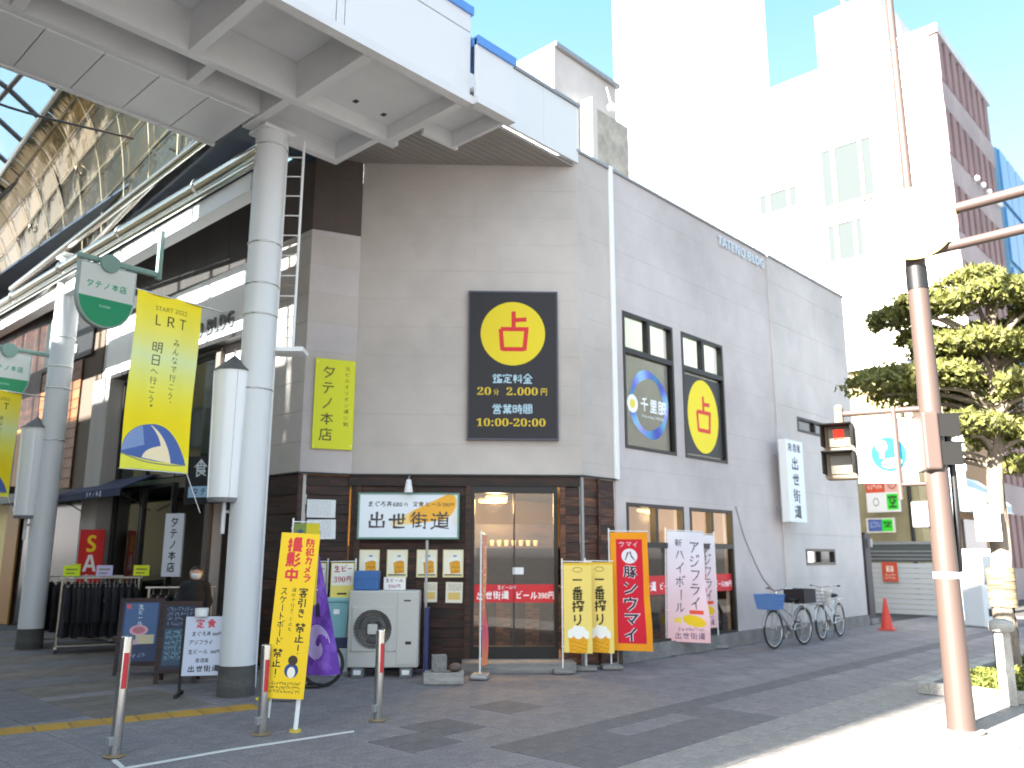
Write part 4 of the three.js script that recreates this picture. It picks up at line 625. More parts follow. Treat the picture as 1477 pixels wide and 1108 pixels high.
// ---------------------------------------------------------------- arcade roof: mirror panels, wire grid, glazing, tubes
{
  const flare = (z) => Math.min(1.6, Math.max(0, (-z - 10.4) * 0.115));
  const prof = (v, z) => { const a = v * Math.PI / 2; return V(4.95 - 0.75 * (1 - Math.cos(a)) + flare(z) * (1 - 0.3 * v), 7.45 + 2.75 * Math.sin(a * 0.93), z); };
  const mc = thing('mirror_ceiling', 'curved polished metal ceiling panels with wire grid along the arcade side', 'ceiling');
  const chromeV = [0, 1, 2].map((k) => { const m = M.chrome.clone(); const t = T.bumpWave.clone(); t.offset.set(k * 0.37, k * 0.21); t.repeat.set(0.5, 0.5); m.bumpMap = t; m.color = lin(0.36 - k * 0.04, 0.28 - k * 0.035, 0.16 - k * 0.025); return m; });
  const nz = 14, nv = 6, dz = 1.35;
  for (let i = 0; i < nz; i++) for (let j = 0; j < nv; j++) {
    const z0 = -10.3 - i * dz - 0.006, z1 = -10.3 - (i + 1) * dz + 0.006, v0 = j / nv + 0.003, v1 = (j + 1) / nv - 0.003, pos = [], uv = [], idx = [], tz = rr(-0.02, 0.02), tv = rr(-0.025, 0.025);
    for (let a = 0; a <= 4; a++) for (let b = 0; b <= 4; b++) { const u = a / 4, w = b / 4, p = prof(v0 + (v1 - v0) * w, z0 + (z1 - z0) * u); p.x += tz * (u - 0.5) + tv * (w - 0.5) - 0.02 * Math.sin(u * Math.PI) * Math.sin(w * Math.PI) * rr(0.6, 1.4); pos.push(p.x, p.y, p.z); uv.push(p.z, p.y * 1.2); }
    for (let a = 0; a < 4; a++) for (let b = 0; b < 4; b++) { const q = a * 5 + b; idx.push(q, q + 5, q + 1, q + 1, q + 5, q + 6); }
    const g = new THREE.BufferGeometry(); g.setAttribute('position', new THREE.Float32BufferAttribute(pos, 3)); g.setAttribute('uv', new THREE.Float32BufferAttribute(uv, 2)); g.setIndex(idx); g.computeVertexNormals();
    const m = chromeV[Math.floor(rnd() * 3)]; m.side = THREE.DoubleSide; add('mirror_panel', g, m, mc);
  }
  const wireM = mat([0.3, 0.26, 0.18], { roughness: 0.5, metalness: 0.4 });
  for (let j = 0; j <= nv; j++) { const pts = []; for (let z = -10.3; z > -29; z -= 3) { const p = prof(j / nv, z); p.x -= 0.05; p.y -= 0.02; pts.push(p); } add('grid_wire', tube(pts, j % nv ? 0.007 : 0.05, 6), j % nv ? wireM : M.chromeTube, mc); }
  for (let i = 0; i <= nz; i++) { const pts = []; for (let j = 0; j <= 6; j++) { const p = prof(j / 6, -10.3 - i * dz); p.x -= 0.05; p.y -= 0.02; pts.push(p); } add('grid_wire', tube(pts, 0.007, 5), wireM, mc); }
  for (let k = 0; k < 4; k++) { const p = prof(0.45, -13 - k * 4); p.x -= 0.06; add('ring_hook', new THREE.TorusGeometry(0.1, 0.016, 6, 20).rotateY(1.2).translate(p.x, p.y, p.z), M.steel, mc); }
  // outer skin so that the mirror panels have a back
  const back = []; for (let j = 0; j < 6; j++) { const a = prof(j / 6, -10.3), b = prof((j + 1) / 6, -10.3); const s = bx(0.05, a.distanceTo(b) + 0.02, 18.9, 0, 0, 0).rotateZ(-Math.atan2(b.x - a.x, b.y - a.y)); back.push(s.translate((a.x + b.x) / 2 + 0.28, (a.y + b.y) / 2 + 0.06, -10.3 - 9.45)); }
  for (const g of back) { const p = g.attributes.position; for (let i = 0; i < p.count; i++) p.setX(i, p.getX(i) + flare(p.getZ(i))); }
  add('ceiling_back', back, mat([0.06, 0.07, 0.09], { roughness: 0.8 }), mc);

  // long tubes, white edge beam and dark aisle ceiling
  const gt = thing('gutter_beam', 'long white edge beam with polished tubes running along the column heads', 'beam');
  add('edge_beam', b2(5.12, 5.34, 6.3, 6.55, -29, -9.52), M.white, gt); add('polished_tube', bar(V(5.15, 6.8, -9.3), V(5.0, 6.8, -29), 0.12, 20), M.chromeTube, gt); add('polished_tube', bar(V(5.08, 6.6, -9.32), V(4.95, 6.6, -29), 0.045, 14), M.chromeTube, gt); add('polished_tube', bar(V(4.92, 7.3, -10.3), V(5.3, 7.3, -20), 0.07, 14), M.chromeTube, gt);
  for (let z = -11; z > -28; z -= 2.6) add('tube_clamp', new THREE.TorusGeometry(0.13, 0.018, 6, 20).translate(5.15 + (z + 9.3) * 0.0076, 6.8, z), M.steel, gt);
  const ac = thing('aisle_ceiling', 'dark navy flat ceiling between the column beam and the shop fronts', 'ceiling');
  for (let k = 0; k < 9; k++) add('ceiling_board', b2(5.36, 6.66, 7.95, 8.0, -10.7 - (k + 1) * 2 + 0.01, -10.7 - k * 2), mat([0.02, 0.035, 0.06], { roughness: 0.6 }), ac);

  add('ceiling_board', b2(4.95, 6.66, 7.62, 7.67, -10.69, -9.5), mat([0.02, 0.035, 0.06], { roughness: 0.6 }), ac);
  const rf = thing('arcade_glass_roof', 'glazed arcade roof with dark steel bars and blue sky behind', 'roof');
  const P = [[5.3, 10.05], [4.2, 10.75], [2.7, 11.35], [0.9, 11.65], [-0.9, 11.65], [-2.7, 11.35], [-4.2, 10.75], [-5.0, 10.2]], bm = mat([0.09, 0.085, 0.085], { roughness: 0.5, metalness: 0.3 });
  for (let k = 0; k <= 15; k++) { const z = -10.3 - k * 1.25; for (let i = 0; i + 1 < P.length; i++) add('roof_bar', bar(V(P[i][0], P[i][1], z), V(P[i + 1][0], P[i + 1][1], z), 0.055, 6), bm, rf); }
  for (const [x, y] of P) add('purlin', bar(V(x, y, -10.3), V(x, y, -29.1), 0.05, 6), bm, rf);
  for (let k = 0; k < 15; k++) for (let i = 0; i + 1 < P.length; i++) { const [x0, y0] = P[i], [x1, y1] = P[i + 1], L = Math.hypot(x1 - x0, y1 - y0); add('glass_pane', bx(L - 0.04, 0.008, 1.2).rotateZ(Math.atan2(y1 - y0, x1 - x0)), M.roofGlass, rf, V((x0 + x1) / 2, (y0 + y1) / 2 + 0.03, -10.3 - (k + 0.5) * 1.25)); }
  single('steel_cable', tube([V(1.0, 8.5, -13.4), V(3.0, 8.1, -13.2), V(4.9, 8.2, -13.0)], 0.02, 6), M.frame, 'thin dark cable crossing in front of the mirror ceiling', 'cable');
}
// ---------------------------------------------------------------- shop fittings under the arcade
{
  const nv = mat([0.012, 0.02, 0.075], { roughness: 0.75, map: T.soft });
  const aw = thing('store_awning', 'navy blue fabric awning with white lettering over the clothes store', 'awning', V(6.74, 2.62, -16.75), -Math.PI / 2);
  const pr = new THREE.Shape([[0, 0.42], [0.62, 0.14], [0.62, 0], [0.6, 0], [0.6, 0.12], [0, 0.39]].map(([a, b]) => new THREE.Vector2(a, b)));
  add('awning_cloth', uvm(new THREE.ExtrudeGeometry(pr, { depth: 3.0, bevelEnabled: false }).rotateY(-Math.PI / 2).translate(1.5, 0, 0)), nv, aw);
  add('valance_print', new THREE.PlaneGeometry(1.5, 0.13), printed(cv(600, 52, (x) => { x.fillStyle = '#141d48'; x.fillRect(0, 0, 600, 52); ink(x, '#cfd6e6'); tH(x, 'タテノ本店', 60, 5, 42, 2.6, 1.5); }), { roughness: 0.8 }), aw, V(0.55, 0.07, 0.624));
  for (const s of [-1.45, 1.45]) add('awning_arm', bar(V(s, 0.08, 0.6), V(s, -0.25, 0.02), 0.012), M.frame, aw);
  const vs = single('store_name_board', new THREE.BoxGeometry(0.36, 1.05, 0.04), [M.whiteClean, M.whiteClean, M.whiteClean, M.whiteClean, printed(cv(220, 640, (x) => { x.fillStyle = '#c9ccd6'; x.fillRect(0, 0, 220, 640); ink(x, '#20242f'); tV(x, 'タテノ本店', 60, 40, 100, 2.5, 1.14); })), M.whiteClean], 'white upright name board with dark writing on the dim store wall', 'sign', onX(250, 786, 6.6), -Math.PI / 2 + 0.5);
  const p = onX(128, 815, 6.4); single('sale_poster', new THREE.BoxGeometry(0.5, 1.15, 0.02), [M.red, M.red, M.red, M.red, printed(cv(280, 640, (x) => { x.fillStyle = '#c81f22'; x.fillRect(0, 0, 280, 640); x.textAlign = 'center'; x.textBaseline = 'top'; x.font = 'bold 240px sans-serif'; x.fillStyle = '#f0c71a'; x.fillText('S', 140, 10); x.fillStyle = '#e8e4e0'; x.fillText('A', 140, 215); x.fillText('L', 140, 420); })), M.red], 'red sale poster with yellow and white letters above the clothes rack', 'poster', onX(130, 808, 6.4), -Math.PI / 2 + 0.65);
  // dim sign with white lettering beyond the column
  const bs = single('dark_shop_sign', new THREE.BoxGeometry(1.3, 0.75, 0.06), [M.black, M.black, M.black, M.black, printed(cv(520, 300, (x) => { x.fillStyle = '#15181f'; x.fillRect(0, 0, 520, 300); ink(x, '#c2c8cc'); brush(x, '食', 60, 25, 110, 2.2); brush(x, '道', 200, 30, 110, 2.0); x.fillStyle = '#8fb0cc'; x.fillRect(30, 190, 460, 70); ink(x, '#26364a'); tH(x, 'タテノ本店', 60, 200, 48, 2.4, 1.3); })), M.black], 'dark shop sign with pale brush strokes and light blue strip under the arcade', 'sign', V(6.45, 2.75, -12.3), -Math.PI / 2 + 0.4);
}
// next buildings along the arcade
{
  const b = thing('brick_tile_building', 'orange brown tiled building front next to the clothes store in the arcade', 'building', V(6.7, 0, -20.6), -Math.PI / 2);
  const tm = [[0.33, 0.125, 0.045], [0.28, 0.1, 0.038], [0.37, 0.15, 0.06]].map((c) => mat(c, { map: T.stone, roughness: 0.5 }));
  const t0 = chamfer(0.41, 0.21, 0.02, 0.003); for (let r = 0; r < 13; r++) for (let k = 0; k < 6; k++) add('tile', t0, tm[Math.floor(rnd() * 3)], b, V(-1.05 + k * 0.42 + 0.0, 3.0 + (r + 0.5) * 0.22, 0.02));
  add('wall', b2(-1.3, 2.3, 0, 10, -6, -0.03), mat([0.1, 0.07, 0.05], {}), b); add('dark_top', b2(-1.28, 1.75, 5.9, 7.9, -0.02, 0.03), M.black, b); add('canopy_ledge', b2(-1.28, 2.2, 2.7, 2.9, 0.0, 0.7), mat([0.3, 0.29, 0.28], {}), b);
  add('emblem', [rb(0.1, 0.26, 0.03, 0.01, 0.6, 6.05, 0.05), rb(0.1, 0.2, 0.03, 0.01, 0.85, 6.15, 0.05)], M.whiteClean, b);
  add('dark_shopfront', b2(-1.25, 2.2, 0.02, 2.68, -0.02, 0.02), mat([0.05, 0.055, 0.05], { roughness: 0.15 }), b);
  const c = thing('brown_panel_building', 'dark brown panelled shop front with a bright yellow lit entrance', 'building', V(6.7, 0, -24.5), -Math.PI / 2);
  for (let k = 0; k < 7; k++) add('wall_panel', chamfer(0.79, 5.0, 0.04, 0.005), mat([0.07, 0.026, 0.016], { map: T.wood, roughness: 0.5 }), c, V(-2.6 + k * 0.8, 5.5, 0.03));
  add('wall', b2(-3.1, 2.55, 0, 10, -6, -0.03), mat([0.08, 0.05, 0.04], {}), c); add('orange_panel', b2(1.5, 2.4, 0.0, 4.6, 0.05, 0.09), mat([0.42, 0.2, 0.05], { roughness: 0.5 }), c);
  add('yellow_wall', b2(-3.0, 1.48, 0.02, 2.95, -0.02, 0.04), mat([0.8, 0.62, 0.25], { roughness: 0.6 }), c); add('shop_ledge', b2(-3.0, 2.5, 2.97, 3.15, 0.0, 0.5), M.frame, c);
  // the other side of the arcade and the tall corner block that shades the entrance
  const o = thing('opposite_arcade_building', 'tan shop building across the arcade mirrored in the ceiling panels', 'building');
  add('wall', b2(-17, -5, 0, 11.2, -46, -11.6), mat([0.52, 0.39, 0.2], { map: T.soft, roughness: 0.8 }), o);
  for (let k = 0; k < 9; k++) { const w = new THREE.Group(); w.name = 'window'; w.position.set(-4.98, 7.5, -13.5 - k * 3.4); o.add(w); add('pane', b2(-0.02, 0.01, -0.9, 0.9, -1.2, 1.2), M.darkGlass, w); add('window_frame', [b2(-0.02, 0.05, -1, -0.9, -1.3, 1.3), b2(-0.02, 0.05, 0.9, 1, -1.3, 1.3), b2(-0.02, 0.05, -0.9, 0.9, -1.3, -1.2), b2(-0.02, 0.05, -0.9, 0.9, 1.2, 1.3)], M.frame, w); }
  for (let k = 0; k < 6; k++) add('sign_band', b2(-4.99, -4.85, 4.6, 5.5, -17 - k * 5, -12.5 - k * 5), mat([[0.6, 0.42, 0.05], [0.06, 0.2, 0.16], [0.5, 0.5, 0.48]][k % 3], { roughness: 0.5 }), o);
  const t = thing('tall_corner_block', 'tall grey block across the arcade entrance casting the shade', 'building');
  add('wall', b2(-17, -5, 0, 16.5, -11.5, -4.62), M.concrete, t); for (let r = 0; r < 5; r++) for (let k = 0; k < 3; k++) { const w = add('window', b2(-4.999, -4.96, 2 + r * 3, 3.7 + r * 3, -6.6 - k * 2.1, -5.3 - k * 2.1), M.darkGlass, t); }
}

// ---------------------------------------------------------------- things on the pavement
function bollard(P, h, label, lean = 0) {
  const b = thing('bollard', label, 'bollard', P.setY(0.004), 0.3); b.rotation.z = lean;
  add('post', new THREE.LatheGeometry([[0.045, 0], [0.045, h - 0.012], [0.04, h], [0, h + 0.004]].map(([a, c]) => new THREE.Vector2(a, c)), 20), M.steel, b);
  add('red_reflector', new THREE.CylinderGeometry(0.0465, 0.0465, 0.28, 12, 1, true, -0.9, 0.9).translate(0, h - 0.27, 0), mat([0.5, 0.02, 0.03], { roughness: 0.35, side: THREE.DoubleSide }), b);
  add('base_ring', cyl(0.085, 0.075, 0.012, 0, 0.002, 0, 20), mat([0.28, 0.2, 0.1], { map: T.stain, roughness: 0.7, metalness: 0.4 }), b); add('lock', rb(0.05, 0.07, 0.05, 0.008, -0.06, 0.12, 0), M.greyMetal, b);
  return b;
}
bollard(gnd(165, 1092), 0.93, 'steel bollard with red reflector beside the pale corner of the border strip', -0.02);
bollard(gnd(545, 1040), 0.86, 'steel bollard with red reflector standing before the air conditioner unit', 0);
bollard(gnd(377, 1060), 0.78, 'steel bollard tied to the yellow warning board', 0);
{ // yellow warning board
  const P = gnd(405, 1056), s = thing('warning_board', 'tall yellow warning board with red and black vertical writing tied to a bollard', 'sign', P, -YAW + 0.1);
  s.rotation.z = -0.055;
  const tex = cv(330, 1390, (x) => {
    x.fillStyle = '#f0c60a'; x.fillRect(0, 0, 330, 1390); ink(x, '#d22b33'); tV(x, '防犯カメラ', 218, 45, 74, 3.4, 1.02); tV(x, '撮影中', 58, 40, 126, 3.2, 1.03);
    ink(x, '#2a2410'); tV(x, '客引き', 200, 470, 78, 2.6, 1.1); tV(x, '禁止!', 200, 760, 84, 2.6, 1.08); tV(x, 'スケ|トボ|ド', 42, 470, 66, 2.2, 1.06); tV(x, '禁止!', 36, 980, 78, 2.6, 1.06); ink(x, '#5a4a10'); tV(x, '道中で行き、と止む', 138, 470, 38, 1.8, 1.15);
    x.fillStyle = '#23407c'; x.beginPath(); x.ellipse(205, 1160, 58, 60, 0, 0, 7); x.fill(); x.fillStyle = '#e8e2d4'; x.beginPath(); x.ellipse(205, 1175, 34, 46, 0, 0, 7); x.fill(); x.fillStyle = '#3a2c1c'; x.beginPath(); x.arc(210, 1075, 40, 0, 7); x.fill(); ink(x, '#4a3f10'); scrawl(x, 40, 1255, 250, 96, 3, 3);
  });
  board(0.36, 1.5, 0.03, tex, mat([0.6, 0.4, 0.02], {}), s, 'board_panel', V(0, 1.05, 0.05));
  add('post', bar(V(0.13, 0.004, 0.0), V(0.13, 1.75, 0.0), 0.022, 12), M.whiteClean, s); add('post', bar(V(-0.13, 0.12, 0.0), V(-0.13, 1.75, 0), 0.016, 12), M.whiteClean, s); add('foot', cyl(0.06, 0.05, 0.03, 0.13, 0.0, 0), mat([0.5, 0.36, 0.05], {}), s);
  add('tie', new THREE.TorusGeometry(0.06, 0.012, 6, 20).rotateX(Math.PI / 2).translate(-0.19, 0.28, 0), mat([0.6, 0.5, 0.03], {}), s);
}
function nobori(P, o) { // pole, crossbar, cloth, weighted foot
  const f = thing('advertising_flag', o.label, 'flag', P, o.turn ?? FR.th); if (o.lean) f.rotation.z = o.lean;
  const w = o.w, h = o.h, y0 = o.y0, top = y0 + h;
  const side = o.side ?? -1, g = new THREE.PlaneGeometry(w, h, 10, 28), p = g.attributes.position, amp = o.amp ?? 0.03;
  for (let i = 0; i < p.count; i++) { const u = side < 0 ? p.getX(i) / w + 0.5 : 0.5 - p.getX(i) / w, v = 0.5 - p.getY(i) / h; p.setZ(i, amp * u * Math.sin(v * 5 + (o.ph ?? 0) + u * 3) + amp * 0.5 * u * Math.sin(v * 13 + u * 4)); p.setX(i, p.getX(i) + (o.sway ?? 0) * u * v); p.setY(i, p.getY(i) - 0.02 * u * v); }
  g.translate(-side * (w / 2 + 0.015), y0 + h / 2, 0.02); g.computeVertexNormals();
  add('flag_cloth', g, new THREE.MeshPhysicalMaterial({ map: o.tex, roughness: 0.85, side: THREE.DoubleSide, transmission: 0.12, thickness: 0 }), f);
  add('pole', bar(V(0, 0.02, 0), V(0, top + 0.06, 0), 0.011, 10), M.whiteClean, f); add('crossbar', bar(V(0, top + 0.02, 0), V(-side * (w + 0.03), top + 0.015, 0.0), 0.007, 8), M.whiteClean, f);
  for (let k = 0; k < 5; k++) add('loop', new THREE.TorusGeometry(0.017, 0.005, 5, 12).rotateX(Math.PI / 2).translate(0, y0 + h * (0.06 + k * 0.22), 0.004), M.whiteClean, f);
  add('weight', rb(0.3, 0.07, 0.24, 0.03, 0, 0.037, 0), o.base ?? M.concrete, f);
  return f;
}
const yellowFlag = cv(256, 800, (x) => {
  x.fillStyle = '#f0d877'; x.fillRect(0, 0, 256, 800); x.fillStyle = '#e5be3e'; x.fillRect(0, 0, 256, 22); ink(x, '#7a6a35'); x.lineWidth = 5; x.beginPath(); x.ellipse(128, 62, 42, 20, 0, 0, 7); x.stroke(); ink(x, '#2b2316'); tV(x, '一番搾り', 73, 100, 108, 2.6, 1.1);
  x.fillStyle = '#e6a416'; x.beginPath(); x.moveTo(40, 640); x.lineTo(216, 640); x.lineTo(206, 800); x.lineTo(50, 800); x.fill(); x.fillStyle = '#f4f4ee'; for (const [a, b, r] of [[70, 625, 34], [115, 600, 40], [160, 605, 38], [195, 630, 32], [130, 635, 44], [60, 650, 24], [205, 652, 22]]) { x.beginPath(); x.arc(a, b, r, 0, 7); x.fill(); } for (let i = 0; i < 30; i++) { x.fillStyle = i % 2 ? '#f2c33c' : '#c88410'; x.fillRect(55 + (i * 47) % 145, 690 + (i * 29) % 105, 12, 8); }
});
const beerSheet = (price) => cv(200, 700, (x) => { x.fillStyle = '#f0dd78'; x.fillRect(0, 0, 200, 700); x.fillStyle = '#f2efe6'; x.fillRect(8, 8, 184, 170); ink(x, '#a8323a'); tH(x, '生ビ', 24, 20, 56, 2.6, 1.05); tH(x, 'ー', 140, 24, 44, 3); x.font = 'bold 62px serif'; x.textBaseline = 'top'; x.fillText('390', 24, 96); glyph(x, '円', 132, 106, 46, 2.4); ink(x, '#2b2316'); tV(x, '一番搾り', 50, 195, 100, 2.8, 1.12); });
const redFlag = cv(256, 840, (x) => {
  x.fillStyle = '#f09a0c'; x.fillRect(0, 0, 256, 840); x.fillStyle = '#d3162f'; x.fillRect(38, 50, 180, 740); ink(x, '#e7c9d2'); x.save(); x.translate(54, 66); tH(x, 'ウマイ', 0, 0, 42, 2.4, 1.14); x.restore();
  x.fillStyle = '#e8e6ea'; x.beginPath(); x.arc(128, 172, 54, 0, 7); x.fill(); ink(x, '#55414e'); brush(x, '八', 90, 132, 78, 2.4); const outl = (c, a, b, s) => { ink(x, '#ece2e6'); glyph(x, c, a, b, s, 4.6); ink(x, '#3b2c3c'); glyph(x, c, a, b, s, 2.7); }; outl('豚', 84, 240, 86); outl('ン', 74, 345, 108); outl('ウ', 74, 460, 104); outl('マ', 74, 572, 104); outl('イ', 74, 680, 100);
});
const pinkFlag = cv(340, 840, (x) => {
  const g = x.createLinearGradient(0, 0, 0, 840); g.addColorStop(0, '#e3e6f2'); g.addColorStop(0.4, '#f0dde6'); g.addColorStop(1, '#f2c0c2'); x.fillStyle = g; x.fillRect(0, 0, 340, 840); ink(x, '#4a4550'); let y = 70; for (const c of 'アジフライ') { brush(x, c, 200, y, 96, 2.0); y += 108; } y = 60; for (const c of '新ハイボ') { brush(x, c, 70, y, c === '新' ? 60 : 88, 2.0); y += c === '新' ? 76 : 104; } brush(x, '|', 76, y, 88, 2); brush(x, 'ル', 70, y + 96, 80, 2);
  x.fillStyle = '#e9543e'; x.fillRect(190, 600, 110, 30); x.fillStyle = '#f0c81e'; x.beginPath(); x.ellipse(220, 680, 90, 42, 0.2, 0, 7); x.fill(); x.fillStyle = '#f2d25a'; x.fillRect(60, 660, 60, 40); ink(x, '#6a5a70'); scrawl(x, 90, 730, 200, 34, 1, 9); ink(x, '#7a5f78'); tH(x, '出世街道', 60, 765, 54, 2.2, 1.12);
});
const sunset = cv(64, 512, (x) => { const g = x.createLinearGradient(0, 0, 0, 512); g.addColorStop(0, '#e59a7a'); g.addColorStop(0.5, '#ec8c52'); g.addColorStop(0.75, '#dc5578'); g.addColorStop(1, '#ee9450'); x.fillStyle = g; x.fillRect(0, 0, 64, 512); ink(x, '#fff0e0'); tV(x, 'アジフライ', 12, 40, 40, 2.6, 1.4); });
function flagAt(pxBase, pyBase, pyTop, pyBot, w, o) { const P = gnd(pxBase, pyBase), t = above(P, o.pxTop ?? pxBase, pyTop).y, b = above(P, pxBase, pyBot).y; return nobori(P, { w, h: t - b, y0: b, ...o }); }
flagAt(812, 972, 812, 941, 0.40, { tex: yellowFlag, label: 'pale yellow beer flag beside the glass entrance, the fuller visible of two', amp: 0.012, turn: -0.72 });
flagAt(846, 968, 811, 940, 0.38, { tex: yellowFlag, label: 'pale yellow beer flag partly hidden behind the red and orange flag', amp: 0.012, turn: -0.9 });
flagAt(882, 966, 768, 938, 0.56, { tex: redFlag, label: 'red flag with orange border and black outlined lettering by the corner', amp: 0.03, turn: -0.72, sway: 0.03 });
flagAt(961, 946, 766, 925, 0.66, { tex: pinkFlag, label: 'pale pink flag with brush lettering leaning before the street windows', amp: 0.05, turn: -0.62, lean: -0.03, sway: 0.08 });
flagAt(1037, 936, 772, 905, 0.5, { tex: pinkFlag, label: 'pale pink flag half hidden behind another pink flag', amp: 0.04, turn: -0.5, ph: 2, side: 1 });
flagAt(692, 980, 772, 962, 0.42, { tex: sunset, label: 'narrow orange and pink flag turned edge on beside the entrance', amp: 0.02, turn: 0.62, base: M.greyMetal });
flagAt(507, 974, 812, 940, 0.32, { tex: beerSheet(), label: 'yellow beer flag with price behind the blue rubbish bin', amp: 0.006, turn: -0.8, side: 1 });
flagAt(466, 968, 812, 940, 0.30, { tex: beerSheet(), label: 'yellow beer flag with price half hidden by the purple flag', amp: 0.006, turn: -0.8, side: 1 });
{ // small yellow and blue flag and purple cone flag behind the warning board
  const P = gnd(409, 1010); nobori(P, { w: 0.3, h: 0.9, y0: above(P, 409, 755).y - 0.9, tex: cv(160, 480, (x) => { x.fillStyle = '#cfc02a'; x.fillRect(0, 0, 160, 480); x.fillStyle = '#7d8f4a'; x.fillRect(0, 0, 78, 480); ink(x, '#2c4a86'); tV(x, 'オリオン通り', 12, 30, 56, 2.6, 1.2); }), label: 'small yellow and green flag rising behind the warning board', amp: 0.01, turn: -0.8 });
  const Q = gnd(462, 992), c = thing('purple_flag', 'purple cone shaped flag on a black hoop behind the warning board', 'flag', Q, -0.8), H = 1.62;
  const g = new THREE.PlaneGeometry(1, H, 12, 26), p = g.attributes.position; for (let i = 0; i < p.count; i++) { const v = 0.5 - p.getY(i) / H, u = p.getX(i), w = 0.06 + 0.44 * Math.pow(Math.max(0, v), 0.9); p.setXYZ(i, u * w - 0.16 + 0.16 * v, p.getY(i) + H / 2 + 0.16, 0.05 * Math.sin(u * 8) * v + 0.05 + 0.08 * (0.25 - u * u) * 4 * v); } g.computeVertexNormals();
  add('flag_cloth', g, printed(cv(320, 900, (x) => { x.fillStyle = '#6a3aa0'; x.fillRect(0, 0, 320, 900); for (let i = 0; i < 40; i++) { x.fillStyle = i % 2 ? 'rgba(150,110,200,.35)' : 'rgba(60,25,110,.35)'; x.beginPath(); x.ellipse((i * 67) % 320, (i * 131) % 900, 30, 60, i, 0, 7); x.fill(); } x.strokeStyle = '#e9e2f2'; x.lineWidth = 5; for (let k = 0; k < 7; k++) { x.beginPath(); x.arc(160, 690, 30 + k * 14, 0.3 * k, 0.3 * k + 4.5); x.stroke(); } ink(x, '#efe9f4'); brush(x, '千', 90, 80, 120, 2.4); brush(x, '里', 90, 230, 120, 2.2); x.fillStyle = '#26203a'; x.fillRect(150, 430, 60, 90); }), { side: THREE.DoubleSide, roughness: 0.8 }), c);
  add('hoop', new THREE.TorusGeometry(0.25, 0.022, 8, 40).translate(0.01, 0.275, 0), M.rubber, c); add('pole', bar(V(-0.18, 0.02, 0.0), V(-0.1, H + 0.28, 0.0), 0.012), M.greyMetal, c); add('foot', rb(0.3, 0.04, 0.2, 0.015, -0.15, 0.022, 0), M.black, c);
}
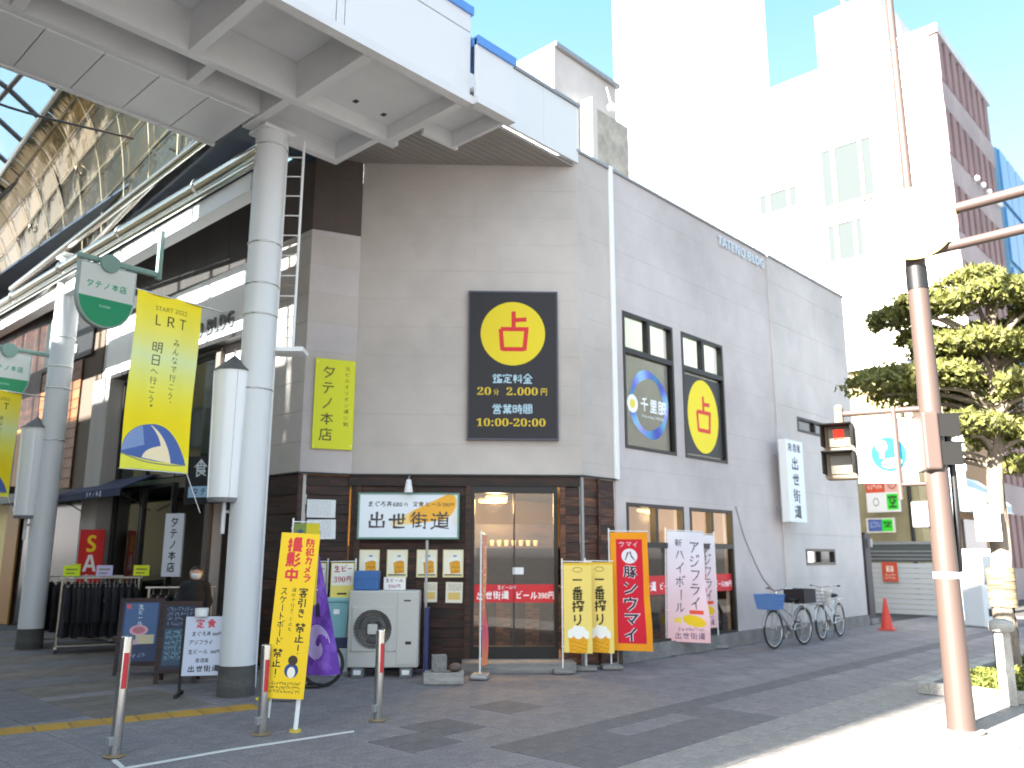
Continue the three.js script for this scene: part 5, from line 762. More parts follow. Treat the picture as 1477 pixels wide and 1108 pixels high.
// ---------------------------------------------------------------- air conditioner and what stands round it
{
  const [s0] = gpix(FR, 503, 978), [s1] = gpix(FR, 600, 978), sc = 0.63, P = on(FR, sc, 0, 0.58), w = 0.95, h = 1.0, d = 0.36;
  const a = thing('air_conditioner', 'pale grey outdoor air conditioner unit with one large fan under the pub board', 'air conditioner', P, FR.th);
  const body = mat([0.56, 0.55, 0.52], { map: T.stain, roughness: 0.5 });
  const cut = (g, z0, z1) => { const A = new Brush(g), B = new Brush(cyl(0.25, 0.25, z1 - z0, 0, 0, 0, 36).rotateX(Math.PI / 2).translate(-0.14, 0.62, z0)); A.updateMatrixWorld(); B.updateMatrixWorld(); const ev = new Evaluator(); ev.useGroups = false; return ev.evaluate(A, B, SUBTRACTION).geometry; };
  add('casing', cut(rb(w, h, d, 0.02, 0, 0.12 + h / 2, 0), d / 2 - 0.26, d / 2 + 0.1), body, a); add('fan_grille_plate', cut(rb(0.56, 0.58, 0.02, 0.008, -0.14, 0.12 + 0.5, d / 2 + 0.006), d / 2 - 0.1, d / 2 + 0.1), body, a);
  const gr = []; for (let k = 0; k < 36; k++) { const t = k / 36 * 6.283; gr.push(bar(V(-0.14 + 0.07 * Math.cos(t), 0.62 + 0.07 * Math.sin(t), d / 2 + 0.034), V(-0.14 + 0.25 * Math.cos(t), 0.62 + 0.25 * Math.sin(t), d / 2 + 0.03), 0.003, 4)); } for (const r of [0.1, 0.14, 0.18, 0.22, 0.25]) gr.push(new THREE.TorusGeometry(r, 0.003, 4, 36).translate(-0.14, 0.62, d / 2 + 0.032));
  add('fan_guard', gr, mat([0.09, 0.09, 0.092], { roughness: 0.5 }), a); add('fan_motor', cyl(0.07, 0.07, 0.2, 0, 0, 0, 20).rotateX(Math.PI / 2).translate(-0.14, 0.62, d / 2 - 0.255), mat([0.2, 0.2, 0.2], {}), a); add('hub', rb(0.13, 0.13, 0.012, 0.02, -0.14, 0.62, d / 2 + 0.04), body, a);
  for (let k = 0; k < 3; k++) { const g = new THREE.TorusGeometry(0.14, 0.06, 4, 10, 1.1).scale(1, 1, 0.25).rotateZ(k * 2.094); add('fan_blade', g.translate(-0.14, 0.62, d / 2 - 0.06), mat([0.2, 0.2, 0.2], {}), a); }
  add('service_panel', rb(0.27, 0.94, 0.012, 0.005, 0.32, 0.63, d / 2 + 0.003), body, a); add('rating_label', b2(0.3, 0.38, 0.42, 0.46, d / 2 + 0.01, d / 2 + 0.012), M.frame, a); add('maker_label', b2(0.27, 0.36, 0.98, 1.0, d / 2 + 0.01, d / 2 + 0.012), M.frame, a); add('seam', b2(-w / 2 + 0.02, w / 2 - 0.02, 0.33, 0.336, d / 2 - 0.004, d / 2 + 0.001), M.frame, a);
  for (const x of [-0.32, 0.32]) { add('foot_block', rb(0.16, 0.115, 0.5, 0.012, x, 0.058, 0), mat([0.16, 0.16, 0.16], { roughness: 0.9 }), a); add('foot_cap', rb(0.1, 0.06, 0.01, 0.004, x, 0.07, 0.255), M.whiteClean, a); }
  const top = 1.12;
  single('blue_crate', [rb(0.34, 0.26, 0.24, 0.02, 0, 0.13, 0), ...[0.07, 0.15].map((y) => rb(0.345, 0.015, 0.245, 0.004, 0, y, 0))], mat([0.035, 0.13, 0.36], { roughness: 0.5 }), 'blue plastic crate standing on top of the air conditioner', 'crate', on(FR, sc - 0.26, 1.122, 0.58), FR.th);
  single('price_card', new THREE.BoxGeometry(0.3, 0.17, 0.012), [M.white, M.white, M.white, M.white, printed(cv(256, 148, (x) => { x.fillStyle = '#e9e6e2'; x.fillRect(0, 0, 256, 148); ink(x, '#7c3a52'); tH(x, '生ビール', 20, 14, 48, 2.4, 1.1); x.font = 'bold 56px serif'; x.textBaseline = 'top'; x.fillText('390', 50, 76); glyph(x, '円', 150, 82, 48, 2.4); })), M.white], 'white beer price card propped on top of the air conditioner', 'card', on(FR, sc + 0.12, 1.21, 0.6), FR.th);
  // pipe, cable conduit, blocks
  const [ps] = pix(FR, 615, 850, 0.35); const pp = thing('support_pole', 'thin grey upright pole beside the air conditioner', 'pole', on(FR, ps, 0, 0.42), FR.th); add('pole', cyl(0.02, 0.02, above(pp.position, 617, 780).y, 0, 0.005, 0, 14), mat([0.42, 0.41, 0.38], { roughness: 0.5 }), pp); add('base_plate', cyl(0.06, 0.06, 0.012, 0, 0, 0, 16), M.greyMetal, pp);
  const bl = gnd(640, 986), b = single('concrete_slab_block', rb(0.5, 0.14, 0.3, 0.012, 0, 0.074, 0), M.concretePale, 'pale concrete slab lying before the timber wall left of the doorstep', 'concrete block', bl, FR.th);
  single('grey_concrete_block', rb(0.19, 0.2, 0.19, 0.01, 0, 0.1, 0), M.concrete, 'grey concrete block standing on the pale slab', 'concrete block', bl.clone().add(V(-0.04, 0.146, -0.05)), FR.th + 0.1);
  single('brown_stone', new THREE.DodecahedronGeometry(0.09, 1).scale(1.3, 0.6, 0.9).translate(0, 0.05, 0), mat([0.16, 0.11, 0.09], { map: T.stone }), 'brown stone lying on the pale slab beside the grey block', 'stone', bl.clone().addScaledVector(FR.d, 0.14).add(V(0, 0.146, 0)), 0.4);
  const nb = single('navy_sheet', rb(0.06, 0.85, 0.3, 0.01, 0, 0.45, 0), mat([0.02, 0.03, 0.12], { roughness: 0.5 }), 'navy blue upright panel squeezed between air conditioner and wall', 'panel', on(FR, sc + 0.57, 0.01, 0.45), FR.th);
}
{ // blue bin on its stand
  const s = pix(FR, 487, 900, 0.5)[0], P = on(FR, s, 0, 0.5);
  const st = thing('bin_stand', 'white box stand with navy top under the pale blue bin', 'stand', P, FR.th); add('stand_box', rb(0.36, 0.36, 0.3, 0.01, 0, 0.182, 0), mat([0.45, 0.5, 0.52], { roughness: 0.6 }), st); add('stand_top', rb(0.38, 0.13, 0.32, 0.01, 0, 0.43, 0), mat([0.02, 0.028, 0.075], { roughness: 0.6 }), st);
  const b = thing('rubbish_bin', 'pale blue plastic bin with lid before the yellow beer flag', 'bin', P.clone().setY(0.497), FR.th), m = mat([0.20, 0.42, 0.46], { roughness: 0.45 });
  const c = new THREE.CylinderGeometry(0.235, 0.19, 0.46, 4, 1).rotateY(Math.PI / 4).translate(0, 0.23, 0).scale(1, 1, 0.85); add('bin_body', uvm(c), m, b); add('lid', rb(0.36, 0.06, 0.31, 0.02, 0, 0.492, 0), m, b); add('lid_handle', tube([V(-0.08, 0.52, 0), V(-0.06, 0.56, 0), V(0.06, 0.56, 0), V(0.08, 0.52, 0)], 0.01, 6), m, b); add('sticker', b2(-0.04, 0.04, 0.3, 0.38, 0.141, 0.146), M.whiteClean, b, V(0, 0, 0.012), [-0.06, 0, 0]);
}
// posters on the timber wall
{
  const beer = cv(220, 300, (x) => { x.fillStyle = '#e8dda8'; x.fillRect(0, 0, 220, 300); x.fillStyle = '#f2eed8'; x.fillRect(10, 10, 200, 255); x.fillStyle = '#dc9a14'; x.beginPath(); x.moveTo(70, 130); x.lineTo(180, 110); x.lineTo(188, 250); x.lineTo(84, 262); x.fill(); x.fillStyle = '#f5f4ec'; for (const [a, b, r] of [[80, 115, 24], [115, 98, 28], [155, 95, 26], [180, 110, 18]]) { x.beginPath(); x.arc(a, b, r, 0, 7); x.fill(); } x.fillStyle = '#6e99b8'; x.fillRect(110, 60, 36, 20); x.fillStyle = '#33302c'; x.fillRect(20, 268, 180, 12); for (let i = 0; i < 24; i++) { x.fillStyle = i % 2 ? '#f0bf3a' : '#b8780e'; x.fillRect(80 + (i * 37) % 96, 150 + (i * 23) % 96, 12, 9); } });
  const names = ['leftmost in its row above the blue crate', 'above the white price card', 'behind the thin grey pole', 'nearest the entrance'];
  [[517, 546], [558, 587], [601, 630], [639, 668]].forEach(([a, b], i) => { const A = pix(FR, a, 793), B = pix(FR, b, 833), m = new THREE.Mesh(new THREE.BoxGeometry(B[0] - A[0], A[1] - B[1], 0.008), [M.white, M.white, M.white, M.white, printed(beer), M.white]); shadow(m); m.name = numbered('beer_poster'); m.position.copy(on(FR, (A[0] + B[0]) / 2, (A[1] + B[1]) / 2, -0.04)); m.rotation.set(0, FR.th, 0); m.userData = { label: 'pale beer poster on the timber wall, ' + names[i], category: 'poster', group: 'beer posters under the pub board' }; scene.add(m); });
  const sheet = cv(200, 260, (x) => { x.fillStyle = '#e6e2d0'; x.fillRect(0, 0, 200, 260); ink(x, '#7b6a48'); scrawl(x, 20, 20, 160, 90, 4, 2); x.fillStyle = '#dfc06a'; x.fillRect(30, 130, 140, 90); });
  const plain = cv(200, 280, (x) => { x.fillStyle = '#e4e6e8'; x.fillRect(0, 0, 200, 280); ink(x, '#a7abb0'); scrawl(x, 16, 14, 168, 240, 9, 4); });
  const note = (f, a, b, c, d, tex, label, name = 'notice_sheet') => { const A = pix(f, a, b), B = pix(f, c, d), m = new THREE.Mesh(new THREE.BoxGeometry(B[0] - A[0], A[1] - B[1], 0.006), [M.white, M.white, M.white, M.white, printed(tex), M.white]); shadow(m); m.name = numbered(name); m.position.copy(on(f, (A[0] + B[0]) / 2, (A[1] + B[1]) / 2, -0.035)); m.rotation.set(0, f.th, rr(-0.02, 0.02)); m.userData = { label, category: 'notice' }; scene.add(m); };
  note(FR, 612, 840, 630, 869, sheet, 'small notice sheet below the poster behind the grey pole'); note(FR, 643, 840, 667, 870, sheet, 'small notice sheet below the poster nearest the entrance');
  note(PN, 444, 720, 484, 747, plain, 'white notice sheet high on the timber corner wall, upper of two'); note(PN, 444, 749, 484, 778, plain, 'white notice sheet high on the timber corner wall, lower of two');
}
// ---------------------------------------------------------------- boards under the arcade
{
  const P = gnd(290, 1003), b = thing('menu_stand', 'white menu board with red heading on a dark stand beside the canopy column', 'menu board', P, -YAW + 0.2);
  board(0.46, 0.66, 0.03, cv(360, 510, (x) => { x.fillStyle = '#c3cadb'; x.fillRect(0, 0, 360, 510); ink(x, '#c8394a'); tH(x, '定食', 90, 26, 76, 3, 1.3); ink(x, '#262c40'); tH(x, 'まぐろ丼', 60, 130, 42, 2.4, 1.02); tH(x, '680円', 240, 136, 34, 2.4, 0.9); tH(x, 'アジフライ', 40, 205, 42, 2.4, 1.02); tH(x, '生ビール', 40, 285, 42, 2.4, 1.02); tH(x, '390円', 232, 290, 34, 2.4, 0.9); tH(x, '居酒屋', 110, 362, 36, 2.2, 1.1); tH(x, '出世街道', 50, 420, 60, 2.8, 1.15); }), M.frame, b, 'board_panel', V(0, 0.55, 0), [-0.08, 0, 0]);
  for (const x of [-0.25, 0.25]) { add('upright', rb(0.03, 0.9, 0.03, 0.006, x, 0.46, -0.02), M.blackMetal, b); add('foot', rb(0.05, 0.035, 0.4, 0.01, x, 0.018, 0), M.blackMetal, b); }
  add('top_tray', cyl(0.075, 0.08, 0.09, -0.06, 0.885, 0, 18), M.whiteClean, b);
  const mk = (px, py, lab, tex, w, turn) => {
    const Q = gnd(px, py), f = thing('sidewalk_board', lab, 'menu board', Q, turn), H = 1.0, red = mat([0.07, 0.018, 0.016], { map: T.wood, roughness: 0.6 });
    for (const sgn of [1, -1]) { const L = new THREE.Group(); L.name = sgn > 0 ? 'front_leaf' : 'back_leaf'; L.position.set(0, H, 0); L.rotation.x = -0.17 * sgn; f.add(L); const z = 0.012 * sgn; add('leaf_frame', [b2(-w / 2, -w / 2 + 0.05, -H, 0, z - 0.012, z + 0.012), b2(w / 2 - 0.05, w / 2, -H, 0, z - 0.012, z + 0.012), b2(-w / 2 + 0.05, w / 2 - 0.05, -0.05, 0, z - 0.012, z + 0.012), b2(-w / 2 + 0.05, w / 2 - 0.05, -H + 0.12, -H + 0.17, z - 0.012, z + 0.012)], red, L); if (sgn > 0) board(w - 0.1, H - 0.22, 0.014, tex, M.black, L, 'poster_panel', V(0, -0.05 - (H - 0.22) / 2, z)); else add('panel', b2(-w / 2 + 0.05, w / 2 - 0.05, -H + 0.17, -0.05, z - 0.006, z + 0.006), M.black, L); }
  };
  mk(197, 973, 'dark red folding board with blue food poster among the arcade boards', cv(300, 520, (x) => { x.fillStyle = '#27375c'; x.fillRect(0, 0, 300, 520); x.fillStyle = '#43618e'; x.fillRect(16, 10, 268, 360); ink(x, '#d5dde8'); tV(x, '生ビール', 120, 20, 46, 2.4, 1.05); x.fillStyle = '#c95a60'; x.fillRect(24, 18, 36, 40); x.fillStyle = '#d9a3ae'; x.beginPath(); x.ellipse(140, 250, 76, 46, 0, 0, 7); x.fill(); x.fillStyle = '#b86d7c'; x.beginPath(); x.ellipse(140, 248, 52, 30, 0, 0, 7); x.fill(); x.fillStyle = '#c9bd9c'; x.fillRect(120, 290, 150, 80); x.fillStyle = '#caa5b8'; x.fillRect(24, 330, 110, 44); ink(x, '#93a7c4'); scrawl(x, 80, 448, 150, 44, 1, 21); }), 0.56, -YAW + 0.32);
  mk(255, 985, 'dark folding chalkboard with blue chalk writing beside the white menu board', cv(300, 520, (x) => { x.fillStyle = '#151d36'; x.fillRect(0, 0, 300, 520); x.fillStyle = '#2c4a60'; x.fillRect(14, 190, 272, 300); ink(x, '#6f87ad'); scrawl(x, 20, 16, 250, 160, 4, 8); ink(x, '#7fa6b8'); scrawl(x, 26, 205, 240, 250, 6, 12); }), 0.5, -YAW + 0.2);
}
// ---------------------------------------------------------------- clothes racks
{
  const hangM = mat([0.55, 0.5, 0.42], { metalness: 0.7, roughness: 0.35 });
  const cl = [[0.012, 0.011, 0.014], [0.018, 0.016, 0.024], [0.01, 0.01, 0.01], [0.022, 0.02, 0.022]].map((c) => mat(c, { bump: T.bumpCloth, bs: 0.004, roughness: 0.95 })), wine = mat([0.10, 0.02, 0.028], { bump: T.bumpCloth, bs: 0.004, roughness: 0.95 }), greyC = mat([0.10, 0.11, 0.12], { bump: T.bumpCloth, bs: 0.004, roughness: 0.95 });
  function coatGeo(k) { // a coat on its hanger seen edge on: shoulders, body, sleeves, folds
    const g = new THREE.CylinderGeometry(1, 1, 1, 22, 14, false), p = g.attributes.position;
    for (let i = 0; i < p.count; i++) { const t = 0.5 - p.getY(i), a = Math.atan2(p.getZ(i), p.getX(i)), r = Math.hypot(p.getX(i), p.getZ(i)); const wid = t < 0.12 ? 0.06 + (t / 0.12) * 0.17 : 0.23 + 0.03 * (t - 0.12), dep = 0.035 + 0.025 * t + 0.012 * Math.sin(a * 5 + k + t * 4) * t; p.setXYZ(i, Math.cos(a) * dep * r * 1.0, -t * (0.85 + 0.05 * Math.sin(k * 3)), Math.sin(a) * wid * r + 0.01 * Math.sin(t * 8 + k)); }
    g.computeVertexNormals(); return g;
  }
  const sleeve = (s, k) => { const c = new THREE.CatmullRomCurve3([V(0, -0.09, s * 0.2), V(0.015, -0.2, s * 0.255), V(0.02, -0.4, s * 0.265), V(0.03, -0.62, s * 0.25)]); const g = new THREE.TubeGeometry(c, 10, 0.05, 8), p = g.attributes.position; for (let i = 0; i < p.count; i++) p.setX(i, p.getX(i) * 0.8); g.computeVertexNormals(); return g; };
  const geos = [0, 1, 2, 3].map((k) => mergeGeometries([coatGeo(k), sleeve(1, k), sleeve(-1, k)]));
  const hook = mergeGeometries([tube([V(0, 0, 0), V(0, 0.05, 0), V(0, 0.09, 0.02), V(0, 0.105, 0), V(0, 0.095, -0.018)], 0.004, 5), bar(V(0, 0.0, 0), V(0, -0.06, 0.18), 0.006, 5).toNonIndexed ? bar(V(0, 0.0, 0), V(0, -0.06, 0.18), 0.006, 5) : null, bar(V(0, 0, 0), V(0, -0.06, -0.18), 0.006, 5)]);
  function rack(A, B, label, n, mats, gl, H = 1.2) {
    const L = A.distanceTo(B), th = -Math.atan2(B.z - A.z, B.x - A.x), r = thing('clothes_rack', label, 'clothes rack', A, th);
    add('rail', bar(V(-0.05, H, 0), V(L + 0.05, H, 0), 0.016), hangM, r); for (const x of [0, L]) { add('upright', bar(V(x, 0.08, 0), V(x, H, 0), 0.018), hangM, r); add('foot', rb(0.05, 0.04, 0.5, 0.012, x, 0.085, 0), hangM, r); for (const z of [-0.22, 0.22]) add('caster', cyl(0.03, 0.03, 0.02, 0, -0.01, 0, 12).rotateZ(Math.PI / 2).translate(x, 0.032, z), M.rubber, r); }
    add('base_bar', bar(V(0, 0.1, 0), V(L, 0.1, 0), 0.015), hangM, r);
    for (let i = 0; i < n; i++) { const x = 0.06 + (L - 0.12) * (i / (n - 1)), p = A.clone().add(V(Math.cos(th) * x, H - 0.085, -Math.sin(th) * x)); const o = thing('hanging_coat', gl, 'coat', p, th + rr(-0.18, 0.18), gl.replace('dark coat', 'coats')); add('garment', geos[i % 4], mats(i), o, V(0, -0.01, 0)); add('hanger', hook, hangM, o); if (i % 3 === 1) add('price_tag', b2(-0.02, -0.018, -0.3, -0.25, 0.24, 0.27), M.whiteClean, o, V(-0.05, 0, 0)); }
    return { A, th, L, H };
  }
  const A1 = gnd(79, 942), A2 = A1.clone().add(V(1.1, 0, 0.42)), r1 = rack(A1, A2, 'steel clothes rack full of black coats before the store window', 17, (i) => cl[i % 4], 'dark coat hanging on the rack before the store window');
  const B1 = gnd(34, 931), r2 = rack(B1, B1.clone().add(V(1.2, 0, 0.95)), 'steel clothes rack of dark and wine coloured coats behind the full black rack', 11, (i) => (i === 4 || i === 5 ? wine : i < 2 ? greyC : cl[i % 4]), 'dark coat hanging on the rack behind the full black one');
  const C1 = V(5.75, 0, -12.9), r3 = rack(C1, C1.clone().add(V(0.75, 0, 0.5)), 'short clothes rack of black coats beside the masked person', 8, (i) => cl[i % 4], 'dark coat hanging on the short rack beside the masked person', 1.1);
  const card = (px, py, c, label) => { const z = (gnd(90, 945).z + 0.2), p = onZ(px, py, z); const m = single('price_card', [rb(0.24, 0.17, 0.006, 0.002, 0, 0, 0)], mat(c, { roughness: 0.6 }), label, 'card', p, -0.7); };
  const y = (p, r) => r.A.clone().add(V(Math.cos(r.th) * p, r.H + 0.12, -Math.sin(r.th) * p));
  [[0.12, [0.62, 0.8, 0.02], 'bright yellow price card at the near end of the full black rack'], [0.62, [0.55, 0.5, 0.75], 'pale lilac price card on top of the full black rack'], [1.2, [0.72, 0.78, 0.02], 'bright yellow price card at the far end of the full black rack']].forEach(([p, c, l]) => { const P = y(p, r1), o = thing('price_card', l, 'card', P, -0.75); add('card_face', rb(0.27, 0.18, 0.006, 0.002), mat(c, { roughness: 0.6 }), o); add('clip', bar(V(0, -0.12, 0), V(0, -0.08, 0), 0.008, 6), M.steel, o); add('print_lines', [b2(-0.09, 0.09, 0.01, 0.035, 0.0035, 0.005), b2(-0.09, 0.05, -0.05, -0.03, 0.0035, 0.005)], mat([0.2, 0.2, 0.05], {}), o); });
  { const P = y(0.75, r2), o = thing('price_card', 'bright yellow price card on the rack of dark and wine coats', 'card', P, -0.75); add('card_face', rb(0.15, 0.2, 0.006, 0.002), mat([0.66, 0.75, 0.02], { roughness: 0.6 }), o); add('clip', bar(V(0, -0.13, 0), V(0, -0.08, 0), 0.008, 6), M.steel, o); }
  const sb = gnd(160, 935); single('white_carton', [rb(0.34, 0.16, 0.3, 0.006, 0, 0.62, 0)], M.concretePale, 'white shallow carton on a stand at the end of the black coat rack', 'carton', V(5.95, 0, -13.9), -0.5); const st = thing('carton_stand', 'thin steel stand under the white carton', 'stand', V(5.95, 0, -13.9), -0.5); for (const [a, b] of [[-0.12, -0.1], [0.12, -0.1], [-0.12, 0.1], [0.12, 0.1]]) add('leg', bar(V(a, 0.01, b), V(a * 0.8, 0.54, b * 0.8), 0.01), M.steel, st); add('tray', b2(-0.15, 0.15, 0.525, 0.538, -0.13, 0.13), M.steel, st);
}
// ---------------------------------------------------------------- masked person in a black coat
{
  const E0 = onX(283, 828, 6.2), P = V(6.2, 0.004, E0.z), o = thing('person', 'person in black coat with white face mask standing behind the folding boards', 'person', P, -0.48); o.scale.setScalar(E0.y / 1.575);
  const J = { hip: [0, 0.92, 0], chest: [0, 1.28, 0], neck: [0, 1.44, 0.01], head: [0, 1.57, 0.025] };
  const caps = []; const cap = (a, b, r0, r1, c) => caps.push({ a: V(...a), b: V(...b), r0, r1, c });
  const K = [0.012, 0.012, 0.014], SK = [0.50, 0.31, 0.22], TR = [0.02, 0.02, 0.026];
  cap([0, 0.78, 0], [0, 1.15, 0], 0.19, 0.17, K); cap([0, 1.12, 0], [0, 1.32, 0], 0.17, 0.15, K); cap([-0.15, 1.36, 0], [0.15, 1.36, 0], 0.08, 0.08, K); cap([0, 1.38, 0], [0, 1.48, 0.01], 0.075, 0.06, K);
  for (const s of [-1, 1]) { cap([s * 0.19, 1.35, 0], [s * 0.25, 1.08, 0.03], 0.07, 0.058, K); cap([s * 0.25, 1.08, 0.03], [s * 0.2, 0.86, 0.16], 0.056, 0.045, K); cap([s * 0.2, 0.86, 0.16], [s * 0.185, 0.8, 0.2], 0.036, 0.03, SK); for (let f = 0; f < 4; f++) cap([s * (0.165 + f * 0.014), 0.795, 0.2 + f * 0.004], [s * (0.16 + f * 0.013), 0.735 + (f === 3 ? 0.012 : 0), 0.215 + f * 0.003], 0.0095, 0.008, SK); cap([s * 0.16, 0.83, 0.2], [s * 0.14, 0.785, 0.225], 0.011, 0.009, SK); cap([s * 0.09, 0.85, 0], [s * 0.1, 0.48, 0.01], 0.09, 0.062, TR); cap([s * 0.1, 0.48, 0.01], [s * 0.1, 0.1, -0.01], 0.06, 0.042, TR); cap([s * 0.1, 0.05, -0.03], [s * 0.11, 0.045, 0.13], 0.045, 0.04, K); }
  cap([0, 1.47, 0.015], [0, 1.545, 0.025], 0.052, 0.06, SK); cap([0, 1.56, 0.03], [0, 1.615, 0.012], 0.075, 0.088, SK); cap([0, 1.525, 0.06], [0, 1.535, 0.062], 0.045, 0.045, SK); cap([0, 1.575, 0.105], [0, 1.6, 0.098], 0.014, 0.01, SK); for (const s of [-1, 1]) cap([s * 0.088, 1.555, 0.0], [s * 0.09, 1.6, -0.004], 0.014, 0.016, SK);
  const res = 112, size = 1.8, mc = new MarchingCubes(res, mat([1, 1, 1], { vertexColors: true, roughness: 0.9 }), false, false, 160000); mc.isolation = 0; const half = size / 2, q = V(0, 0, 0), ab = V(0, 0, 0), ap = V(0, 0, 0);
  const dist = (p, c) => { ab.subVectors(c.b, c.a); ap.subVectors(p, c.a); const t = Math.max(0, Math.min(1, ap.dot(ab) / ab.lengthSq())); return ap.addScaledVector(ab, -t).length() - (c.r0 + (c.r1 - c.r0) * t); };
  for (let z = 0; z < res; z++) for (let y = 0; y < res; y++) for (let x = 0; x < res; x++) {
    q.set((x / res * 2 - 1) * half, (y / res * 2 - 1) * half + 0.87, (z / res * 2 - 1) * half); let s = 0; if (Math.abs(q.x) < 0.42 && Math.abs(q.z) < 0.36) { for (const c of caps) s += Math.exp(-46 * dist(q, c)); s = Math.log(Math.max(s, 1e-12)) / 46; } else s = -0.5; mc.field[z * res * res + y * res + x] = s;
  }
  mc.update(); const n = mc.count, pos = new Float32Array(n * 3), nor = new Float32Array(n * 3), col = new Float32Array(n * 3);
  for (let i = 0; i < n; i++) { q.set(mc.positionArray[i * 3] * half, mc.positionArray[i * 3 + 1] * half + 0.87, mc.positionArray[i * 3 + 2] * half); q.toArray(pos, i * 3); for (let k = 0; k < 3; k++) nor[i * 3 + k] = mc.normalArray[i * 3 + k]; let best = 9, c0 = K; for (const c of caps) { const d = dist(q, c); if (d < best) { best = d; c0 = c.c; } } for (let k = 0; k < 3; k++) col[i * 3 + k] = c0[k]; }
  const g = new THREE.BufferGeometry(); g.setAttribute('position', new THREE.BufferAttribute(pos, 3)); g.setAttribute('normal', new THREE.BufferAttribute(nor, 3)); g.setAttribute('color', new THREE.BufferAttribute(col, 3)); g.computeVertexNormals(); add('body', g, mat([1, 1, 1], { vertexColors: true, roughness: 0.85 }), o);
  const hair = new THREE.SphereGeometry(0.103, 24, 16, 0, 6.283, 0, 1.75).scale(0.93, 1.05, 1.05).rotateX(-0.5).translate(0, 1.615, 0.0); { const p = hair.attributes.position; for (let i = 0; i < p.count; i++) { const k = 1 + 0.035 * Math.sin(p.getX(i) * 130 + p.getY(i) * 60); p.setXYZ(i, p.getX(i) * k, (p.getY(i) - 1.6) * k + 1.6, p.getZ(i) * k); } hair.computeVertexNormals(); } add('hair', hair, mat([0.012, 0.009, 0.008], { roughness: 0.6 }), o);
  const mk = new THREE.SphereGeometry(0.108, 20, 12, -0.2 + Math.PI / 2 - 0.9, 2.2, 1.25, 1.0).scale(0.9, 0.95, 1.12).translate(0, 1.552, 0.022); add('face_mask', mk, mat([0.75, 0.77, 0.8], { roughness: 0.8, side: THREE.DoubleSide }), o);
  for (const s of [-1, 1]) add('eye', new THREE.SphereGeometry(0.011, 10, 8).scale(1, 0.6, 0.6).translate(s * 0.033, 1.598, 0.093), mat([0.02, 0.015, 0.012], { roughness: 0.2 }), o);
}

